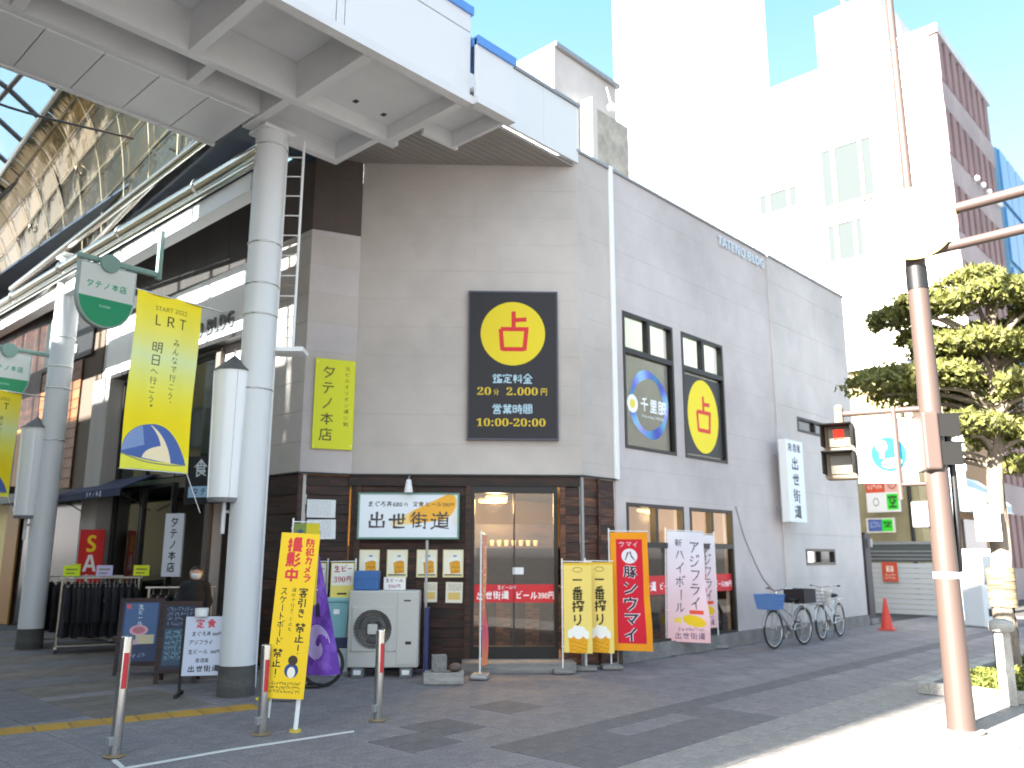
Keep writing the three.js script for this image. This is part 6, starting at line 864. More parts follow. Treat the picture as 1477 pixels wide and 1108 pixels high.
// ---------------------------------------------------------------- bicycles
function bicycle(P, turn, o, label) {
  const b = thing('bicycle', label, 'bicycle', P, turn), R = 0.325, fx = 0.53, rx = -0.53, fm = mat(o.frame, { roughness: 0.35, metalness: 0.3 });
  const wheel = (x) => { const w = new THREE.Group(); w.name = 'wheel'; w.position.set(x, R + 0.01, 0); b.add(w); add('tyre', new THREE.TorusGeometry(R - 0.018, 0.019, 8, 44), M.rubber, w); add('rim', new THREE.TorusGeometry(R - 0.042, 0.009, 6, 44), M.steel, w); const sp = []; for (let k = 0; k < 28; k++) { const t = k / 28 * 6.283; sp.push(bar(V(0.02 * Math.cos(t + 1.3), 0.02 * Math.sin(t + 1.3), k % 2 ? 0.025 : -0.025), V((R - 0.045) * Math.cos(t), (R - 0.045) * Math.sin(t), 0), 0.0014, 3)); } sp.push(bar(V(0, 0, -0.04), V(0, 0, 0.04), 0.018, 10)); add('spokes', sp, M.steel, w); };
  wheel(fx); wheel(rx);
  const H = V(fx - 0.14, 0.86, 0), D = V(fx - 0.11, 0.74, 0), BB = V(-0.08, 0.29, 0), S = V(-0.22, 0.76, 0), RA = V(rx, R + 0.01, 0), FA = V(fx, R + 0.01, 0);
  add('frame', [bar(D, BB, 0.018), bar(D.clone().add(V(-0.02, 0.04, 0)), V(-0.17, 0.52, 0), 0.015), bar(BB, S, 0.016), bar(V(BB.x, BB.y, 0.03), V(RA.x, RA.y, 0.05), 0.01), bar(V(BB.x, BB.y, -0.03), V(RA.x, RA.y, -0.05), 0.01), bar(V(S.x + 0.03, 0.6, 0.02), V(RA.x, RA.y, 0.05), 0.008), bar(V(S.x + 0.03, 0.6, -0.02), V(RA.x, RA.y, -0.05), 0.008), bar(D, H, 0.02)], fm, b);
  add('fork', [tube([V(D.x, D.y, 0.045), V(D.x + 0.06, 0.5, 0.05), V(FA.x, FA.y, 0.05)], 0.011, 6), tube([V(D.x, D.y, -0.045), V(D.x + 0.06, 0.5, -0.05), V(FA.x, FA.y, -0.05)], 0.011, 6), bar(V(D.x, D.y, -0.05), V(D.x, D.y, 0.05), 0.014)], fm, b);
  add('handlebar', [bar(H, V(H.x - 0.02, 0.99, 0), 0.013), tube([V(H.x - 0.2, 1.02, 0.26), V(H.x - 0.04, 1.03, 0.2), V(H.x - 0.01, 0.99, 0), V(H.x - 0.04, 1.03, -0.2), V(H.x - 0.2, 1.02, -0.26)], 0.011, 8)], M.steel, b);
  for (const z of [0.26, -0.26]) add('grip', bar(V(H.x - 0.26, 1.018, z * 1.02), V(H.x - 0.15, 1.022, z), 0.017), M.rubber, b);
  const sd = new THREE.SphereGeometry(0.12, 16, 10).scale(1.15, 0.35, 0.8); { const p = sd.attributes.position; for (let i = 0; i < p.count; i++) if (p.getX(i) > 0) p.setZ(i, p.getZ(i) * (1 - p.getX(i) * 4.2)); sd.computeVertexNormals(); } add('saddle', sd.translate(S.x - 0.02, 0.82, 0), M.black, b); add('seat_post', bar(S, V(S.x - 0.015, 0.8, 0), 0.012), M.steel, b);
  for (const [x, a] of [[fx, 0.2], [rx, 0.35]]) add('mudguard', new THREE.TorusGeometry(R + 0.022, 0.022, 6, 26, 2.5).scale(1, 1, 1).rotateZ(a).translate(x, R + 0.01, 0), fm, b);
  add('chain_guard', rb(0.5, 0.09, 0.03, 0.012, -0.28, 0.31, 0.06), o.guard ? mat(o.guard, {}) : M.black, b); add('crank', [cyl(0.07, 0.07, 0.01, 0, -0.005, 0, 18).rotateX(Math.PI / 2).translate(BB.x, BB.y, 0.05), bar(V(BB.x, BB.y, 0.07), V(BB.x + 0.08, BB.y - 0.14, 0.07), 0.008), bar(V(BB.x, BB.y, -0.06), V(BB.x - 0.08, BB.y + 0.14, -0.06), 0.008)], M.steel, b); for (const [x, y, z] of [[0.0, 0.15, 0.11], [-0.16, 0.43, -0.1]]) add('pedal', rb(0.09, 0.02, 0.07, 0.005, x, y, z), M.rubber, b);
  add('stand', tube([V(rx, R, 0.07), V(rx - 0.06, 0.15, 0.12), V(rx - 0.1, 0.012, 0.15)], 0.009, 6), M.steel, b); add('carrier', [rb(0.36, 0.012, 0.12, 0.004, rx + 0.04, 0.74, 0), bar(V(rx, 0.735, 0.05), V(rx, R, 0.06), 0.006), bar(V(rx, 0.735, -0.05), V(rx, R, -0.06), 0.006)], M.steel, b);
  const bk = mat(o.basket, { roughness: 0.5 }), bg = []; const bw = 0.2, bl = 0.15, y0 = 0.68, y1 = 0.93, cx = fx + 0.08; for (let k = 0; k <= 8; k++) { const t = -1 + k / 4; bg.push(bar(V(cx + bl, y0, bw * 0.8 * t), V(cx + bl * 1.25, y1, bw * t), 0.004, 4), bar(V(cx - bl, y0, bw * 0.8 * t), V(cx - bl * 1.1, y1, bw * t), 0.004, 4)); if (k < 7) for (const s of [-1, 1]) bg.push(bar(V(cx + bl * (k / 3 - 1), y0, s * bw * 0.8), V(cx + bl * 1.15 * (k / 3 - 1), y1, s * bw), 0.004, 4)); } for (const y of [0.72, 0.79, 0.86, 0.93]) { const t = (y - y0) / (y1 - y0), a = bl * (1 + 0.2 * t), c = bw * (0.8 + 0.2 * t); bg.push(bar(V(cx - a, y, -c), V(cx + a, y, -c), 0.005, 4), bar(V(cx - a, y, c), V(cx + a, y, c), 0.005, 4), bar(V(cx - a, y, -c), V(cx - a, y, c), 0.005, 4), bar(V(cx + a, y, -c), V(cx + a, y, c), 0.005, 4)); } bg.push(bx(2 * bl, 0.008, 2 * bw * 0.8, cx, y0, 0));
  const B = add('basket', bg, o.basketWire ? M.steel : bk, b); if (!o.basketWire) { add('basket_liner', uvm(new THREE.CylinderGeometry(0.27, 0.22, 0.24, 4, 1, true).rotateY(Math.PI / 4).translate(cx, 0.81, 0)), mat(o.basket, { roughness: 0.7, side: THREE.DoubleSide }), b); }
  add('front_lamp', cyl(0.035, 0.03, 0.06, 0, 0, 0, 14).rotateZ(-Math.PI / 2).translate(fx + 0.02, 0.6, 0.06), M.steel, b);
  if (o.crate) add('rear_crate', [b2(rx - 0.16, rx + 0.28, 0.75, 1.0, -0.2, -0.18), b2(rx - 0.16, rx + 0.28, 0.75, 1.0, 0.18, 0.2), b2(rx - 0.16, rx - 0.14, 0.75, 1.0, -0.179, 0.179), b2(rx + 0.26, rx + 0.28, 0.75, 1.0, -0.179, 0.179), b2(rx - 0.13, rx + 0.25, 0.75, 0.77, -0.179, 0.179)], mat([0.016, 0.014, 0.02], { roughness: 0.6 }), b);
}
bicycle(gnd(1142, 934).setZ(-6.95), Math.PI - 0.06, { frame: [0.3, 0.31, 0.33], basket: [0.1, 0.22, 0.5], crate: 1 }, 'grey bicycle with blue front basket and black rear crate against the side wall');
bicycle(gnd(1193, 921).setZ(-7.05), Math.PI + 0.08, { frame: [0.55, 0.57, 0.58], basket: [0.3, 0.3, 0.3], basketWire: 1 }, 'white bicycle with wire basket parked behind the blue basket one');
// ---------------------------------------------------------------- cone, gate, alley
{
  const P = gnd(1280, 909), c = thing('traffic_cone', 'small orange red traffic cone beside the dark gate post', 'cone', P, 0.2);
  add('cone_body', new THREE.LatheGeometry([[0.14, 0.02], [0.13, 0.04], [0.03, 0.66], [0.022, 0.68], [0, 0.68]].map(([a, b]) => new THREE.Vector2(a, b)), 24), mat([0.62, 0.05, 0.03], { roughness: 0.5 }), c); add('cone_base', rb(0.34, 0.03, 0.34, 0.01, 0, 0.016, 0), mat([0.55, 0.05, 0.03], { roughness: 0.6 }), c);
  const g = thing('gate_post', 'dark brown upright gate post at the end of the building', 'post', V(20.9, 0, -7.9)); add('post', rb(0.35, 2.1, 0.3, 0.01, 0, 1.05, 0), mat([0.05, 0.045, 0.05], { roughness: 0.6 }), g); add('post_cap', rb(0.39, 0.05, 0.34, 0.01, 0, 2.125, 0), M.frame, g); add('meter', rb(0.12, 0.2, 0.08, 0.01, 0.05, 1.9, 0.19), M.greyMetal, g); add('foot_block', rb(0.45, 0.14, 0.4, 0.02, 0, 0.07, 0), M.concrete, g);
  const gx = 24.2, f = thing('alley_gate', 'pale grey slatted metal gate closing the alley beside the building', 'gate', V(gx, 0, -8.05), -Math.PI / 2);
  const z0 = -1.7, z1 = 1.15; for (let k = 0; k < 10; k++) add('slat', chamfer(z1 - z0, 0.125, 0.03, 0.005), mat([0.5, 0.51, 0.52], { roughness: 0.5, metalness: 0.1 }), f, V((z0 + z1) / 2, 0.12 + k * 0.135, 0)); add('dark_gap', b2(z0, z1, 1.43, 1.9, -0.03, 0.0), mat([0.08, 0.09, 0.09], {}), f); for (const y of [1.5, 1.6, 1.7]) add('rail', b2(z0, z1, y, y + 0.03, 0.001, 0.02), M.greyMetal, f); for (const x of [z0, z1]) add('gate_stile', b2(x - 0.06, x + 0.06, 0, 1.98, -0.04, 0.04), M.greyMetal, f); add('top_rail', b2(z0 + 0.061, z1 - 0.061, 1.9, 1.98, -0.04, 0.03), M.greyMetal, f);
  const os = onX(1284, 825, gx - 0.06); single('orange_notice', new THREE.BoxGeometry(0.42, 0.52, 0.02), [M.white, M.white, M.white, M.white, printed(cv(160, 200, (x) => { x.fillStyle = '#c2492a'; x.fillRect(0, 0, 160, 200); x.fillStyle = '#e8d8cc'; x.fillRect(45, 40, 70, 60); ink(x, '#c2492a'); glyph(x, '空', 55, 45, 50, 2.4); ink(x, '#e8d8cc'); scrawl(x, 20, 120, 120, 60, 2, 3); })), M.white], 'orange notice plate fixed on the alley gate', 'notice', os, -Math.PI / 2);
  const bp = thing('downpipe', 'light blue steel upright pipe at the edge of the alley gate', 'pipe', V(24.1, 0, -6.72)); add('pipe', cyl(0.16, 0.16, 4.4, 0, 0, 0, 18), mat([0.3, 0.37, 0.46], { roughness: 0.5 }), bp); for (const y of [1.2, 3.4]) add('clip', new THREE.TorusGeometry(0.165, 0.015, 6, 20).rotateX(Math.PI / 2).translate(0, y, 0), M.greyMetal, bp);
  // tan annexe behind the gate with parking signs
  const t = thing('tan_annexe', 'beige low building behind the alley gate carrying parking signs', 'building', V(26.2, 0, -10.5), -Math.PI / 2), tm = mat([0.55, 0.46, 0.26], { map: T.soft, roughness: 0.8 });
  for (let r = 0; r < 12; r++) for (let k = 0; k < 2; k++) add('wall_board', chamfer(1.995, 0.595, 0.03, 0.004), tm, t, V(-1 + k * 2.0 + 0.35, 0.3 + r * 0.6, 0.02)); add('wall', b2(-1.7, 2.4, 0, 7.3, -5, -0.03), tm, t); add('roof_edge', b2(-1.8, 2.5, 7.3, 7.45, -5.1, 0.15), M.greyMetal, t); add('drain', bar(V(2.15, 0.01, 0.1), V(2.15, 7.2, 0.1), 0.06), M.frame, t);
  const ps = (px0, py0, px1, py1, draw, label) => { const a = onX(px0, py0, 25.7), b = onX(px1, py1, 25.7), m = single('parking_sign', new THREE.BoxGeometry(Math.abs(b.z - a.z), a.y - b.y, 0.08), [M.white, M.white, M.white, M.white, printed(cv(320, 256, draw)), M.white], label, 'sign', V(25.7, (a.y + b.y) / 2, (a.z + b.z) / 2), -Math.PI / 2); };
  ps(1248, 688, 1300, 738, (x) => { x.fillStyle = '#e6e2de'; x.fillRect(0, 0, 320, 256); x.fillStyle = '#d0512a'; x.fillRect(0, 0, 190, 118); x.fillStyle = '#dba898'; x.fillRect(195, 0, 125, 118); ink(x, '#e6e2de'); scrawl(x, 14, 20, 160, 80, 2, 3); x.strokeStyle = '#b85a48'; x.lineWidth = 12; x.beginPath(); x.arc(258, 55, 38, 0, 7); x.stroke(); x.font = 'bold 60px sans-serif'; x.fillStyle = '#b85a48'; x.textAlign = 'center'; x.textBaseline = 'middle'; x.fillText('P', 258, 56); x.fillStyle = '#31d126'; x.fillRect(196, 130, 110, 112); ink(x, '#123f10'); glyph(x, '空', 206, 140, 90, 3); ink(x, '#6a6a6a'); x.lineWidth = 6; x.beginPath(); x.arc(92, 185, 26, 0, 7); x.stroke(); }, 'white and orange parking sign with green vacancy panel above the alley gate');
  ps(1250, 748, 1292, 768, (x) => { x.fillStyle = '#ded6c4'; x.fillRect(0, 0, 320, 256); x.fillStyle = '#4a5f9a'; x.fillRect(20, 20, 160, 216); x.fillStyle = '#31d126'; x.fillRect(180, 20, 120, 216); ink(x, '#123f10'); glyph(x, '空', 188, 60, 105, 3); ink(x, '#aebbe0'); scrawl(x, 32, 60, 130, 120, 2, 6); }, 'narrow blue and green vacancy sign below the larger parking sign');
  for (const [px, py] of [[1262, 795], [1284, 790]]) { const q = onX(px, py, 25.4); single('wall_unit', rb(0.4, 0.3, 0.25, 0.03), M.white, 'white wall unit on the beige annexe above the gate', 'box', q, -Math.PI / 2, 'wall units above the gate'); }
}
// ---------------------------------------------------------------- signal pole
{
  const P = gnd(1388, 1056), o = thing('signal_pole', 'brown painted steel traffic signal pole with stepped slim top', 'pole', P, 0), pm = mat([0.085, 0.058, 0.05], { map: T.stain, roughness: 0.5 });
  const H1 = above(P, 1333, 385).y, H2 = 8.6;
  add('pole', new THREE.LatheGeometry([[0.135, 0], [0.122, 0.05], [0.112, 1.2], [0.095, H1 + 0.25], [0.06, H1 + 0.32], [0.05, H1 + 0.36], [0.035, H2], [0, H2]].map(([a, b]) => new THREE.Vector2(a, b)), 28), pm, o);
  add('base_flange', cyl(0.2, 0.2, 0.02, 0, 0.004, 0, 28), M.concrete, o);
  const yb = above(P, 1380, 905).y; add('reflective_band', new THREE.CylinderGeometry(0.119, 0.119, 0.06, 28, 1, true).translate(0, above(P, 1378, 830).y, 0), M.whiteClean, o);
  add('black_collar', new THREE.CylinderGeometry(0.101, 0.103, 0.24, 28, 1, false).translate(0, H1 - 0.12, 0), M.black, o);
  add('signal_arm', bar(V(0, H1 + 0.52, 0.0), V(0, H1 + 0.58, 3.4), 0.055, 14), pm, o); add('signal_arm', bar(V(0, H1 + 0.14, 0.0), V(0, H1 + 0.2, 3.4), 0.05, 14), pm, o); add('arm_brace', bar(V(0, H1 + 0.14, 1.6), V(0, H1 + 0.55, 1.6), 0.03), pm, o);
  const ya = above(P, 1325, 590).y; add('side_arm', [bar(V(0, ya, 0), V(-0.24, ya, -0.85), 0.03, 12), bar(V(0, ya - 0.75, 0), V(-0.1, ya - 0.75, -0.32), 0.02, 10), bar(V(-0.1, ya - 0.9, -0.32), V(-0.1, ya + 0.02, -0.32), 0.028, 10)], pm, o);
  add('conduit', tube([V(0.08, ya - 0.1, 0.1), V(0.12, ya - 0.7, 0.12), V(0.11, ya - 1.6, 0.09)], 0.03, 8), M.black, o);
  add('junction_box', rb(0.16, 0.26, 0.16, 0.02, -0.02, ya - 1.05, -0.16), M.concrete, o);
  // round sign high on the pole, mirror-white in the sun
  const c = onPlane(1318, 322, P.clone().addScaledVector(V(P.x, 0, P.z).normalize(), -0.16), V(P.x, 0, P.z).normalize()), n = thing('round_sign', 'large round white sign plate fixed high on the signal pole', 'sign', c, -YAW - 0.5);
  add('sign_plate', new THREE.CylinderGeometry(0.38, 0.38, 0.015, 48).rotateX(Math.PI / 2), mat([0.8, 0.8, 0.76], { roughness: 0.3 }), n); add('rim', new THREE.TorusGeometry(0.38, 0.014, 8, 48), mat([0.5, 0.42, 0.16], { roughness: 0.4 }), n); add('clamp', [b2(-0.1, 0.1, -0.2, -0.17, -0.1, -0.009), b2(-0.1, 0.1, 0.17, 0.2, -0.1, -0.009)], M.steel, n);
  // pedestrian signal heads
  const visorM = mat([0.004, 0.004, 0.004], { roughness: 0.95 });
  const head = (c, turn, lit, label) => {
    const s = thing('pedestrian_signal', label, 'traffic light', c, turn), bm = lit ? mat([0.2, 0.155, 0.11], { roughness: 0.5 }) : pm;
    add('housing', rb(0.33, 0.58, 0.16, 0.03, 0, 0, 0), bm, s);
    for (const [y, on] of [[0.14, lit], [-0.14, false]]) { add('lens', rb(0.22, 0.2, 0.02, 0.008, 0, y, 0.084), on ? mat([0.16, 0.13, 0.1], { roughness: 0.35 }) : mat([0.13, 0.125, 0.1], { roughness: 0.3 }), s); add('visor', [b2(-0.15, 0.15, y + 0.115, y + 0.127, 0.081, 0.3), b2(-0.15, -0.138, y - 0.1, y + 0.114, 0.081, 0.27), b2(0.138, 0.15, y - 0.1, y + 0.114, 0.081, 0.27)], visorM, s); }
    if (lit) { const m = mat([0.9, 0.05, 0.03], { emissive: lin(1, 0.02, 0.01), emissiveIntensity: 0.22 }); add('red_figure', rb(0.1, 0.1, 0.008, 0.003, 0, 0.17, 0.096), m, s); }
    add('top_bracket', [rb(0.08, 0.14, 0.08, 0.01, 0, 0.36, 0), new THREE.SphereGeometry(0.05, 12, 8).translate(0, 0.45, 0)], bm, s); return s;
  };
  const n0 = V(P.x, 0, P.z).normalize();
  head(onPlane(1214, 652, P.clone().add(V(-0.25, 0, -0.85)), n0), -YAW - 0.55, true, 'beige pedestrian signal with red light lit on the side arm');
  head(onPlane(1336, 638, P.clone().addScaledVector(n0, -0.02), n0).add(V(0.02, 0, 0.0)), 0.62, false, 'pedestrian signal seen edge on with black visors against the pole');
  const w = onPlane(1278, 650, P.clone().add(V(-0.1, 0, -0.33)), n0), b = thing('cycle_sign', 'white sign plate with blue disc hanging below the side arm', 'sign', w, -YAW - 0.1);
  board(0.58, 0.66, 0.02, cv(440, 500, (x) => { x.fillStyle = '#f2f2ee'; x.fillRect(0, 0, 440, 500); x.fillStyle = '#1c9fd4'; x.beginPath(); x.arc(236, 280, 132, 0, 7); x.fill(); x.fillStyle = '#f2f2ee'; x.beginPath(); x.arc(185, 215, 44, 0, 7); x.fill(); x.beginPath(); x.ellipse(255, 345, 80, 38, -0.2, 0, 7); x.fill(); x.fillRect(168, 240, 34, 70); }), M.whiteClean, b, 'sign_plate'); add('clamp', b2(-0.03, 0.03, -0.3, 0.36, -0.05, -0.011), M.steel, b);
}
// ---------------------------------------------------------------- pine tree in its bed, low post, shrubs
{
  const base = V(12.62, 0, -3.02), t = thing('pine_tree', 'cloud pruned pine tree with pale trunk standing at the kerb', 'tree', base), bark = mat([0.30, 0.25, 0.2], { map: T.stone, bump: T.bumpSoft, bs: 0.03, roughness: 0.95 });
  const limb = (pts, r0, r1) => { const c = new THREE.CatmullRomCurve3(pts), n = 26, g = new THREE.TubeGeometry(c, n, 1, 10), p = g.attributes.position; for (let i = 0; i <= n; i++) { const q = c.getPointAt(i / n), r = r0 + (r1 - r0) * i / n; for (let k = 0; k <= 10; k++) { const j = i * 11 + k, rr0 = r * (1 + 0.12 * Math.sin(k * 3 + i * 0.9)); p.setXYZ(j, q.x + (p.getX(j) - q.x) * rr0, q.y + (p.getY(j) - q.y) * rr0, q.z + (p.getZ(j) - q.z) * rr0); } } g.computeVertexNormals(); return g; };
  const tp = [V(0, 0, 0), V(-0.02, 0.9, 0.02), V(0.05, 1.9, 0.06), V(0.0, 2.7, 0.1), V(0.1, 3.5, 0.18), V(0.08, 4.3, 0.2), V(0.12, 5.1, 0.25)];
  add('trunk', limb(tp, 0.15, 0.05), bark, t);
  // pads: [along picture right, y, away, radius]
  const r = V(0.235, 0, 0.972), aw = V(0.972, 0, -0.235); // right in the picture is mostly +z
  const pads = [[-1.15, 3.95, -0.2, 0.5], [-0.85, 3.8, 0.2, 0.45], [-0.5, 3.95, -0.35, 0.5], [-0.2, 3.85, 0.3, 0.5], [-0.95, 4.95, 0.1, 0.38], [-0.6, 4.7, 0.35, 0.36], [-0.3, 4.95, -0.25, 0.35], [0.1, 5.35, 0.1, 0.42], [0.35, 5.05, -0.3, 0.42], [0.75, 5.15, 0.15, 0.42], [0.9, 4.85, 0.3, 0.42], [-0.4, 4.45, 0.35, 0.42], [0.1, 4.35, -0.35, 0.45], [0.55, 4.35, 0.35, 0.5], [0.95, 4.25, -0.2, 0.5], [0.2, 3.9, 0.5, 0.42], [0.7, 3.75, -0.3, 0.5], [-0.15, 3.25, -0.4, 0.42], [0.25, 3.15, 0.45, 0.42], [0.75, 3.2, 0.1, 0.5], [-1.2, 3.0, 0.25, 0.36], [-0.75, 3.05, -0.1, 0.36], [1.3, 4.6, 0, 0.5], [1.4, 3.6, 0.1, 0.5], [0.4, 2.75, 0.2, 0.3]];
  const leafM = [[0.155, 0.165, 0.026], [0.13, 0.14, 0.024], [0.185, 0.19, 0.032]].map((c) => mat(c, { phys: true, roughness: 0.75, side: THREE.DoubleSide, transmission: 0.35, thickness: 0 }));
  for (let i = 0; i < 12; i++) pads.push([rr(-0.7, 1.3), rr(3.2, 5.2), rr(-0.4, 0.5), rr(0.3, 0.42)]);
  const needles = [[], [], []], bran = []; let k = 0;
  for (const [u, y, v, R1] of pads) { const R = R1 * 1.18;
    const c = r.clone().multiplyScalar(u).addScaledVector(aw, v).setY(y), s = tp[3].clone().lerp(tp[5], Math.max(0, Math.min(1, (y - 2.9) / 1.9))); bran.push(limb([s.clone().setY(Math.min(s.y, y - 0.15)), s.clone().lerp(c, 0.5).add(V(0, 0.05, 0)), c.clone().add(V(0, -0.1, 0))], 0.05, 0.018));
    for (let i = 0; i < 1300; i++) { // tufts: crossing slim blades on a flattened dome
      const a = rnd() * 6.283, q = Math.sqrt(rnd()), el = rr(-0.15, 1), rad = R * (0.72 + 0.32 * rnd()) * (1 + 0.15 * Math.sin(a * 3 + k)); const p = V(Math.cos(a) * q * rad, (el > 0 ? Math.sqrt(Math.max(0, 1 - q * q)) : -0.25) * R * 0.48 * rr(0.4, 1.05) + rr(-0.03, 0.03), Math.sin(a) * q * rad).add(c);
      const d = V(rr(-1, 1), rr(-0.1, 1.3), rr(-1, 1)).normalize(), e = V(rr(-1, 1), rr(-1, 1), rr(-1, 1)).cross(d).normalize(), L = rr(0.05, 0.1), w = rr(0.016, 0.03); const A = p.clone().addScaledVector(e, -w), B = p.clone().addScaledVector(e, w), C = p.clone().addScaledVector(d, L), D = p.clone().addScaledVector(d, -L * 0.4); needles[Math.floor(rnd() * 3)].push(A, B, C, B, A, D);
    } k++;
  }
  add('branch', bran, bark, t);
  needles.forEach((list, i) => { const g = new THREE.BufferGeometry().setFromPoints(list); g.computeVertexNormals(); add('crown', g, leafM[i], t); });
  const wrap = add('trunk_wrap', new THREE.CylinderGeometry(0.17, 0.165, 0.5, 20, 1, true).translate(0.0, 1.2, 0.03), mat([0.5, 0.44, 0.3], { map: T.wood, roughness: 0.9, side: THREE.DoubleSide }), t);
  const bed = thing('planting_bed', 'low stone edged planting bed round the pine tree', 'planter', V(12.4, 0, -2.85)); for (const [a, b, c, d] of [[-1.5, 1.5, 0.62, 0.74], [-1.5, 1.5, -0.74, -0.62], [-1.5, -1.38, -0.615, 0.615], [1.38, 1.5, -0.615, 0.615]]) add('edging_stone', b2(a, b, 0.004, 0.13, c, d), M.concretePale, bed); add('soil', b2(-1.38, 1.38, 0.004, 0.09, -0.615, 0.615), mat([0.12, 0.09, 0.06], { map: T.stone, roughness: 1 }), bed);
  const lm = [[0.14, 0.17, 0.025], [0.10, 0.13, 0.02], [0.2, 0.2, 0.03]].map((c) => mat(c, { phys: true, roughness: 0.65, side: THREE.DoubleSide, transmission: 0.25, thickness: 0 }));
  const shrub = (x, z, R, label) => { const s = thing('low_shrub', label, 'shrub', V(x, 0.09, z), 0, 'shrubs in the pine bed'); const L = [[], [], []]; for (let i = 0; i < 900; i++) { const a = rnd() * 6.283, u = rr(-0.1, 1), q = Math.sqrt(Math.max(0, 1 - u * u)), f = rr(0.7, 1.05) * R; const p = V(Math.cos(a) * q * f, Math.max(0.01, u * f * 0.7), Math.sin(a) * q * f), d = V(rr(-1, 1), rr(-0.3, 1), rr(-1, 1)).normalize(), e = V(rr(-1, 1), rr(-1, 1), rr(-1, 1)).cross(d).normalize(), l = rr(0.03, 0.055); L[i % 3].push(p.clone().addScaledVector(e, -l * 0.4), p.clone().addScaledVector(d, l), p.clone().addScaledVector(e, l * 0.4), p.clone().addScaledVector(e, l * 0.4), p.clone().addScaledVector(d, -l * 0.7), p.clone().addScaledVector(e, -l * 0.4)); } L.forEach((pt, i) => { const g = new THREE.BufferGeometry().setFromPoints(pt); g.computeVertexNormals(); add('foliage', g, lm[i], s); }); const st = []; for (let i = 0; i < 9; i++) st.push(bar(V(0, 0, 0), V(rr(-R, R) * 0.6, R * 0.45, rr(-R, R) * 0.6), 0.006, 5)); add('stem', st, bark, s); };
  for (const [x, z, R] of [[11.2, -2.75, 0.3], [11.75, -2.6, 0.33], [11.6, -3.05, 0.26], [12.2, -2.5, 0.3], [13.2, -2.9, 0.3]]) shrub(x, z, R, 'small yellow green shrub growing in the bed under the pine');
  const pp = gnd(1412, 1002), lp = thing('stone_bollard', 'short pale stone post standing at the corner of the planting bed', 'post', V(10.75, 0.0, -2.6)); add('shaft', cyl(0.085, 0.08, 0.78, 0, 0.004, 0, 20), M.concretePale, lp); add('cap', new THREE.LatheGeometry([[0.12, 0], [0.13, 0.03], [0.12, 0.1], [0.05, 0.13], [0, 0.13]].map(([a, b]) => new THREE.Vector2(a, b)), 20).translate(0, 0.785, 0), M.concretePale, lp);
  const sgn = onPlane(1425, 755, base.clone().add(V(-0.3, 0, -0.1)), V(0.97, 0, -0.24)); const ws = thing('tree_plate', 'white blank plate tied to the pine trunk', 'plate', sgn, -YAW - 0.3); add('plate_face', rb(0.3, 0.46, 0.015, 0.005), M.whiteClean, ws); add('tie_wire', tube([V(-0.1, 0.23, 0), V(0, 0.3, -0.1), V(0.1, 0.23, 0)], 0.004, 5), M.steel, ws);
}
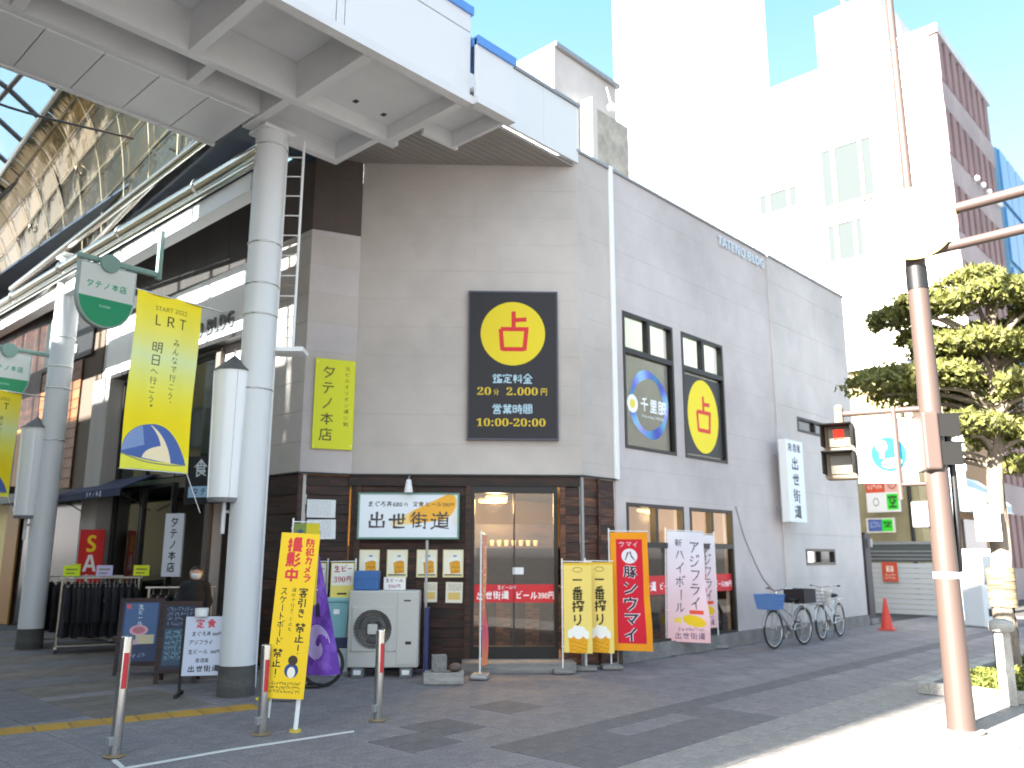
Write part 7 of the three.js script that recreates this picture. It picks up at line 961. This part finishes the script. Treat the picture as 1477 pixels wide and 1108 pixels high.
// ---------------------------------------------------------------- buildings behind
const farGlass = mat([0.10, 0.12, 0.14], { roughness: 0.1, phys: true, clearcoat: 0.4 });
{
  // roof house on the corner building's neighbour
  const p = thing('roof_house', 'pale rooftop block with grey shaded side rising behind the canopy parapet', 'building', V(0, 0, 0)); const Q = onZ(802, 70, -13), E = onZ(888, 125, -13);
  add('wall', b2(Q.x, E.x, 7.4, Q.y, -24, -13), mat([0.66, 0.62, 0.6], { map: T.soft, roughness: 0.7 }), p); add('light_cladding', b2(Q.x - 0.12, Q.x - 0.005, 7.4, Q.y + 0.02, -24, -12.98), mat([0.66, 0.62, 0.6], { map: T.soft, roughness: 0.7 }), p); add('roof_edge', b2(Q.x - 0.1, E.x + 0.1, Q.y + 0.021, Q.y + 0.14, -24, -12.9), M.greyMetal, p);
  add('screen_wall', b2(Q.x + 1.2, E.x, 7.4, Q.y - 1.4, -12.97, -12.6), mat([0.5, 0.475, 0.42], { map: T.stone, roughness: 0.8 }), p); add('corner_post', b2(Q.x + 0.95, Q.x + 1.19, 7.4, Q.y - 1.2, -12.97, -12.55), mat([0.5, 0.49, 0.46], {}), p); { const l = onZ(882, 155, -12.5); add('wall_lamp', new THREE.SphereGeometry(0.12, 12, 8).translate(l.x, l.y, -12.5), M.white, p); add('lamp_bracket', bar(V(l.x - 0.1, l.y + 0.6, -12.58), V(l.x, l.y + 0.08, -12.5), 0.03), M.greyMetal, p); }
  // white tower, turned off the street grid
  const a = 0.46, R0 = onX(1112, 160, 36), tw = thing('white_tower', 'tall blank white tower block rising behind the corner building', 'building', V(R0.x, 0, R0.z), a), dirN = V(-Math.sin(a), 0, -Math.cos(a));
  let L = 8; for (let l = 6; l < 24; l += 0.05) { const q = V(R0.x, 20, R0.z).addScaledVector(dirN, l).sub(EYE), px = 738.5 + FOC * q.dot(RT) / q.dot(FW); if (px < 890) { L = l; break; } }
  for (let r = 0; r < 15; r++) for (let c = 0; c < 3; c++) add('wall_panel', bx(0.1, 2.96, L / 3 - 0.03, 0.05, 1.5 + r * 3, -L * (c + 0.5) / 3), mat([0.8, 0.79, 0.77], { map: T.soft, roughness: 0.8 }), tw); add('wall', b2(0.11, 11, 0, 45.2, -L, 0), mat([0.74, 0.73, 0.71], { map: T.soft, roughness: 0.8 }), tw); add('roof_edge', b2(-0.05, 11.1, 45.21, 45.6, -L - 0.05, 0.05), M.white, tw);
  // white office block with pink striped street side
  const OL = 7.6, X0 = 33.3, Z0 = -8.0, H = onX(1346, 48, X0).y, ob = thing('office_block', 'white office block with pinkish striped side of tall window bays along the street', 'building'), wm = mat([0.8, 0.79, 0.76], { map: T.soft, roughness: 0.8 });
  add('wall', b2(X0, X0 + OL, 0, H, Z0 - 9, Z0 - 0.3), wm, ob); add('roof_edge', b2(X0 - 0.1, X0 + OL + 0.1, H, H + 0.35, Z0 - 9.1, Z0 + 0.05), M.white, ob);
  add('stair_tower', b2(X0 + 0.6, X0 + 5, H, H + 3.4, Z0 - 5.0, Z0 - 2.2), wm, ob); add('low_wing', b2(X0 + 0.4, X0 + OL - 0.3, 0, H - 2.2, Z0 - 16, Z0 - 9), wm, ob); for (const [x, z, h] of [[1, -3.2, 6], [2, -4.2, 4]]) add('antenna', bar(V(X0 + x, H + 3.4, Z0 + z), V(X0 + x, H + 3.4 + h, Z0 + z), 0.06, 6), M.white, ob);
  const bandM = mat([0.52, 0.42, 0.42], { map: T.soft, roughness: 0.7 }), bayM = mat([0.36, 0.22, 0.215], { map: T.soft, roughness: 0.6 }), nF = 7, fh = H / nF;
  for (let f = 0; f < nF; f++) { add('spandrel', b2(X0, X0 + OL, f * fh, f * fh + 1.15, Z0 - 0.3, Z0 - 0.02), bandM, ob); for (let k = 0; k < 8; k++) { add('pilaster', b2(X0 + k * 0.95 + 0.02, X0 + k * 0.95 + 0.58, f * fh + 1.155, (f + 1) * fh - 0.01, Z0 - 0.3, Z0), bayM, ob); add('window', b2(X0 + k * 0.95 + 0.59, X0 + k * 0.95 + 0.96, f * fh + 1.155, (f + 1) * fh - 0.01, Z0 - 0.3, Z0 - 0.2), farGlass, ob); } }
  for (const [a0, b0, a1, b1] of [[1183, 218, 1262, 284], [1193, 325, 1247, 372], [1095, 282, 1150, 300]]) { const A = onX(a0, b0, X0 - 0.05), B = onX(a1, b1, X0 - 0.05), w = new THREE.Group(); w.name = 'window'; ob.add(w); const zl = A.z, zr = B.z, y1 = A.y, y0 = B.y; add('pane', b2(X0 - 0.06, X0 - 0.005, y0, y1, zl, zr), mat([0.05, 0.06, 0.062], { roughness: 0.05 }), w); add('window_frame', [b2(X0 - 0.12, X0 - 0.061, y0, y1, zl + (zr - zl) * 0.22, zl + (zr - zl) * 0.22 + 0.14), b2(X0 - 0.12, X0 - 0.061, y0, y1, zl + (zr - zl) * 0.78, zl + (zr - zl) * 0.78 + 0.1), b2(X0 - 0.11, X0 - 0.062, y0, y0 + 0.1, zl, zr), b2(X0 - 0.11, X0 - 0.062, y1 - 0.08, y1, zl, zr)], mat([0.66, 0.58, 0.4], {}), w); }
  for (let k = 0; k < 5; k++) add('flood_lamp', new THREE.SphereGeometry(0.13, 10, 8).translate(X0 + 3 + k * 0.9, H * 0.76 - k * 0.0, Z0 + 0.16), M.white, ob);
  const gb = thing('blue_glass_block', 'blue glass fronted block farther down the street', 'building'); const gt = onZ(1452, 232, -8.3).y; add('wall', b2(42.9, 58, 0, gt, -20, -8.3), mat([0.16, 0.34, 0.52], { roughness: 0.4 }), gb); for (let r = 0; r < 7; r++) for (let k = 0; k < 10; k++) add('glass_panel', b2(43 + k * 1.5, 44.4 + k * 1.5, 0.2 + r * gt / 7, (r + 1) * gt / 7 - 0.1, -8.29, -8.2), mat([0.07, 0.26, 0.55], { roughness: 0.1 }), gb);
  // small brown shop beyond the pole, awning, vending machine
  const bs = thing('brown_shop', 'tan rendered shop beyond the signal pole with arched bright windows', 'building'); add('wall', b2(27.5, 33, 0, 7.2, -13, -7.6), mat([0.48, 0.3, 0.17], { map: T.soft, roughness: 0.8 }), bs); add('front_base', b2(27.5, 33, 0, 1.3, -7.59, -7.5), mat([0.25, 0.14, 0.09], { map: T.soft }), bs); for (let k = 0; k < 3; k++) { const q = onX(1380, 640 + k * 26, 27.45); add('window', b2(27.4, 27.495, q.y - 0.28, q.y + 0.28, q.z - 0.3, q.z + 0.25), mat([0.7, 0.72, 0.7], { roughness: 0.1 }), bs); } add('shop_window', b2(28.2, 30.5, 1.35, 2.7, -7.59, -7.52), farGlass, bs);
  const an = thing('shop_awning', 'pale blue sloping shop awning on the tan shop', 'awning', V(27.3, 2.9, -7.0)); const sh = new THREE.Shape([[0, 1.1], [0.9, 0.25], [0.9, 0], [0, 0]].map(([x, y]) => new THREE.Vector2(x, y))); add('awning_cloth', uvm(new THREE.ExtrudeGeometry(sh, { depth: 3, bevelEnabled: false }).rotateY(-Math.PI / 2).translate(3.0, 0, -0.55)), mat([0.5, 0.6, 0.64], { roughness: 0.7 }), an); add('awning_bar', bar(V(0, 0.0, 0.36), V(3, 0.0, 0.36), 0.03), M.steel, an);
  const vm = thing('vending_machine', 'white vending machine with small printed panels beside the tan shop', 'vending machine', gnd(1428, 904).setY(0.004), -YAW + 0.3); add('cabinet', rb(0.85, 1.75, 0.6, 0.03, 0, 0.88, 0), mat([0.66, 0.69, 0.72], { roughness: 0.4 }), vm); add('display', b2(-0.34, 0.34, 0.95, 1.6, 0.301, 0.31), farGlass, vm); add('print_panel', [b2(0.05, 0.15, 0.5, 0.85, 0.301, 0.308)], M.red, vm); add('print_panel', b2(0.18, 0.3, 0.3, 0.6, 0.301, 0.308), mat([0.7, 0.55, 0.1], {}), vm); add('delivery_flap', b2(-0.3, 0.0, 0.25, 0.42, 0.301, 0.31), M.frame, vm);
}
// white car just beyond the right edge, mirrored in the street windows
{
  const c = thing('parked_car', 'white compact car at the kerb mirrored in the lower street windows', 'car', V(18.6, -0.13, -0.45), Math.PI), wb = mat([0.75, 0.76, 0.76], { phys: true, roughness: 0.3, clearcoat: 1 });
  const s = new THREE.Shape(); s.moveTo(-1.85, 0.28); s.lineTo(-1.9, 0.6); s.quadraticCurveTo(-1.86, 0.86, -1.6, 0.9); s.lineTo(1.0, 0.95); s.quadraticCurveTo(1.75, 0.88, 1.86, 0.62); s.lineTo(1.86, 0.3); s.lineTo(1.5, 0.24); s.absarc(1.15, 0.28, 0.34, 0, Math.PI, false); s.lineTo(-0.8, 0.22); s.absarc(-1.15, 0.28, 0.34, 0, Math.PI, false); s.closePath();
  add('body', new THREE.ExtrudeGeometry(s, { depth: 1.56, bevelEnabled: true, bevelSize: 0.05, bevelThickness: 0.05, bevelSegments: 3, curveSegments: 14 }).translate(0, 0, -0.78), wb, c);
  const r = new THREE.Shape(); r.moveTo(-1.7, 0.9); r.quadraticCurveTo(-1.55, 1.42, -1.1, 1.47); r.lineTo(0.15, 1.47); r.quadraticCurveTo(0.6, 1.4, 1.0, 0.93); r.closePath(); add('cabin_glass', new THREE.ExtrudeGeometry(r, { depth: 1.36, bevelEnabled: true, bevelSize: 0.04, bevelThickness: 0.06, bevelSegments: 2 }).translate(0, 0, -0.68), M.darkGlass, c);
  add('roof', rb(1.5, 0.06, 1.3, 0.03, -0.42, 1.5, 0), wb, c); for (const z of [-0.75, 0.75]) { add('pillar', bar(V(-0.35, 0.9, z), V(-0.4, 1.48, z * 0.94), 0.035), wb, c); add('door_handle', rb(0.16, 0.03, 0.03, 0.01, -0.5, 0.8, z * 1.1), M.steel, c); }
  for (const x of [-1.15, 1.15]) for (const z of [-0.74, 0.74]) { const w = new THREE.Group(); w.name = 'wheel'; w.position.set(x, 0.3, z); c.add(w); add('tyre', new THREE.TorusGeometry(0.23, 0.08, 10, 28), M.rubber, w); add('rim', cyl(0.17, 0.17, 0.1, 0, -0.05, 0, 20).rotateX(Math.PI / 2), M.steel, w); }
  for (const z of [-0.6, 0.6]) { add('headlight', rb(0.1, 0.13, 0.3, 0.03, 1.87, 0.72, z), M.whiteClean, c); add('tail_light', rb(0.08, 0.25, 0.18, 0.03, -1.9, 0.72, z), M.red, c); }
}
renderer.render(scene, camera);
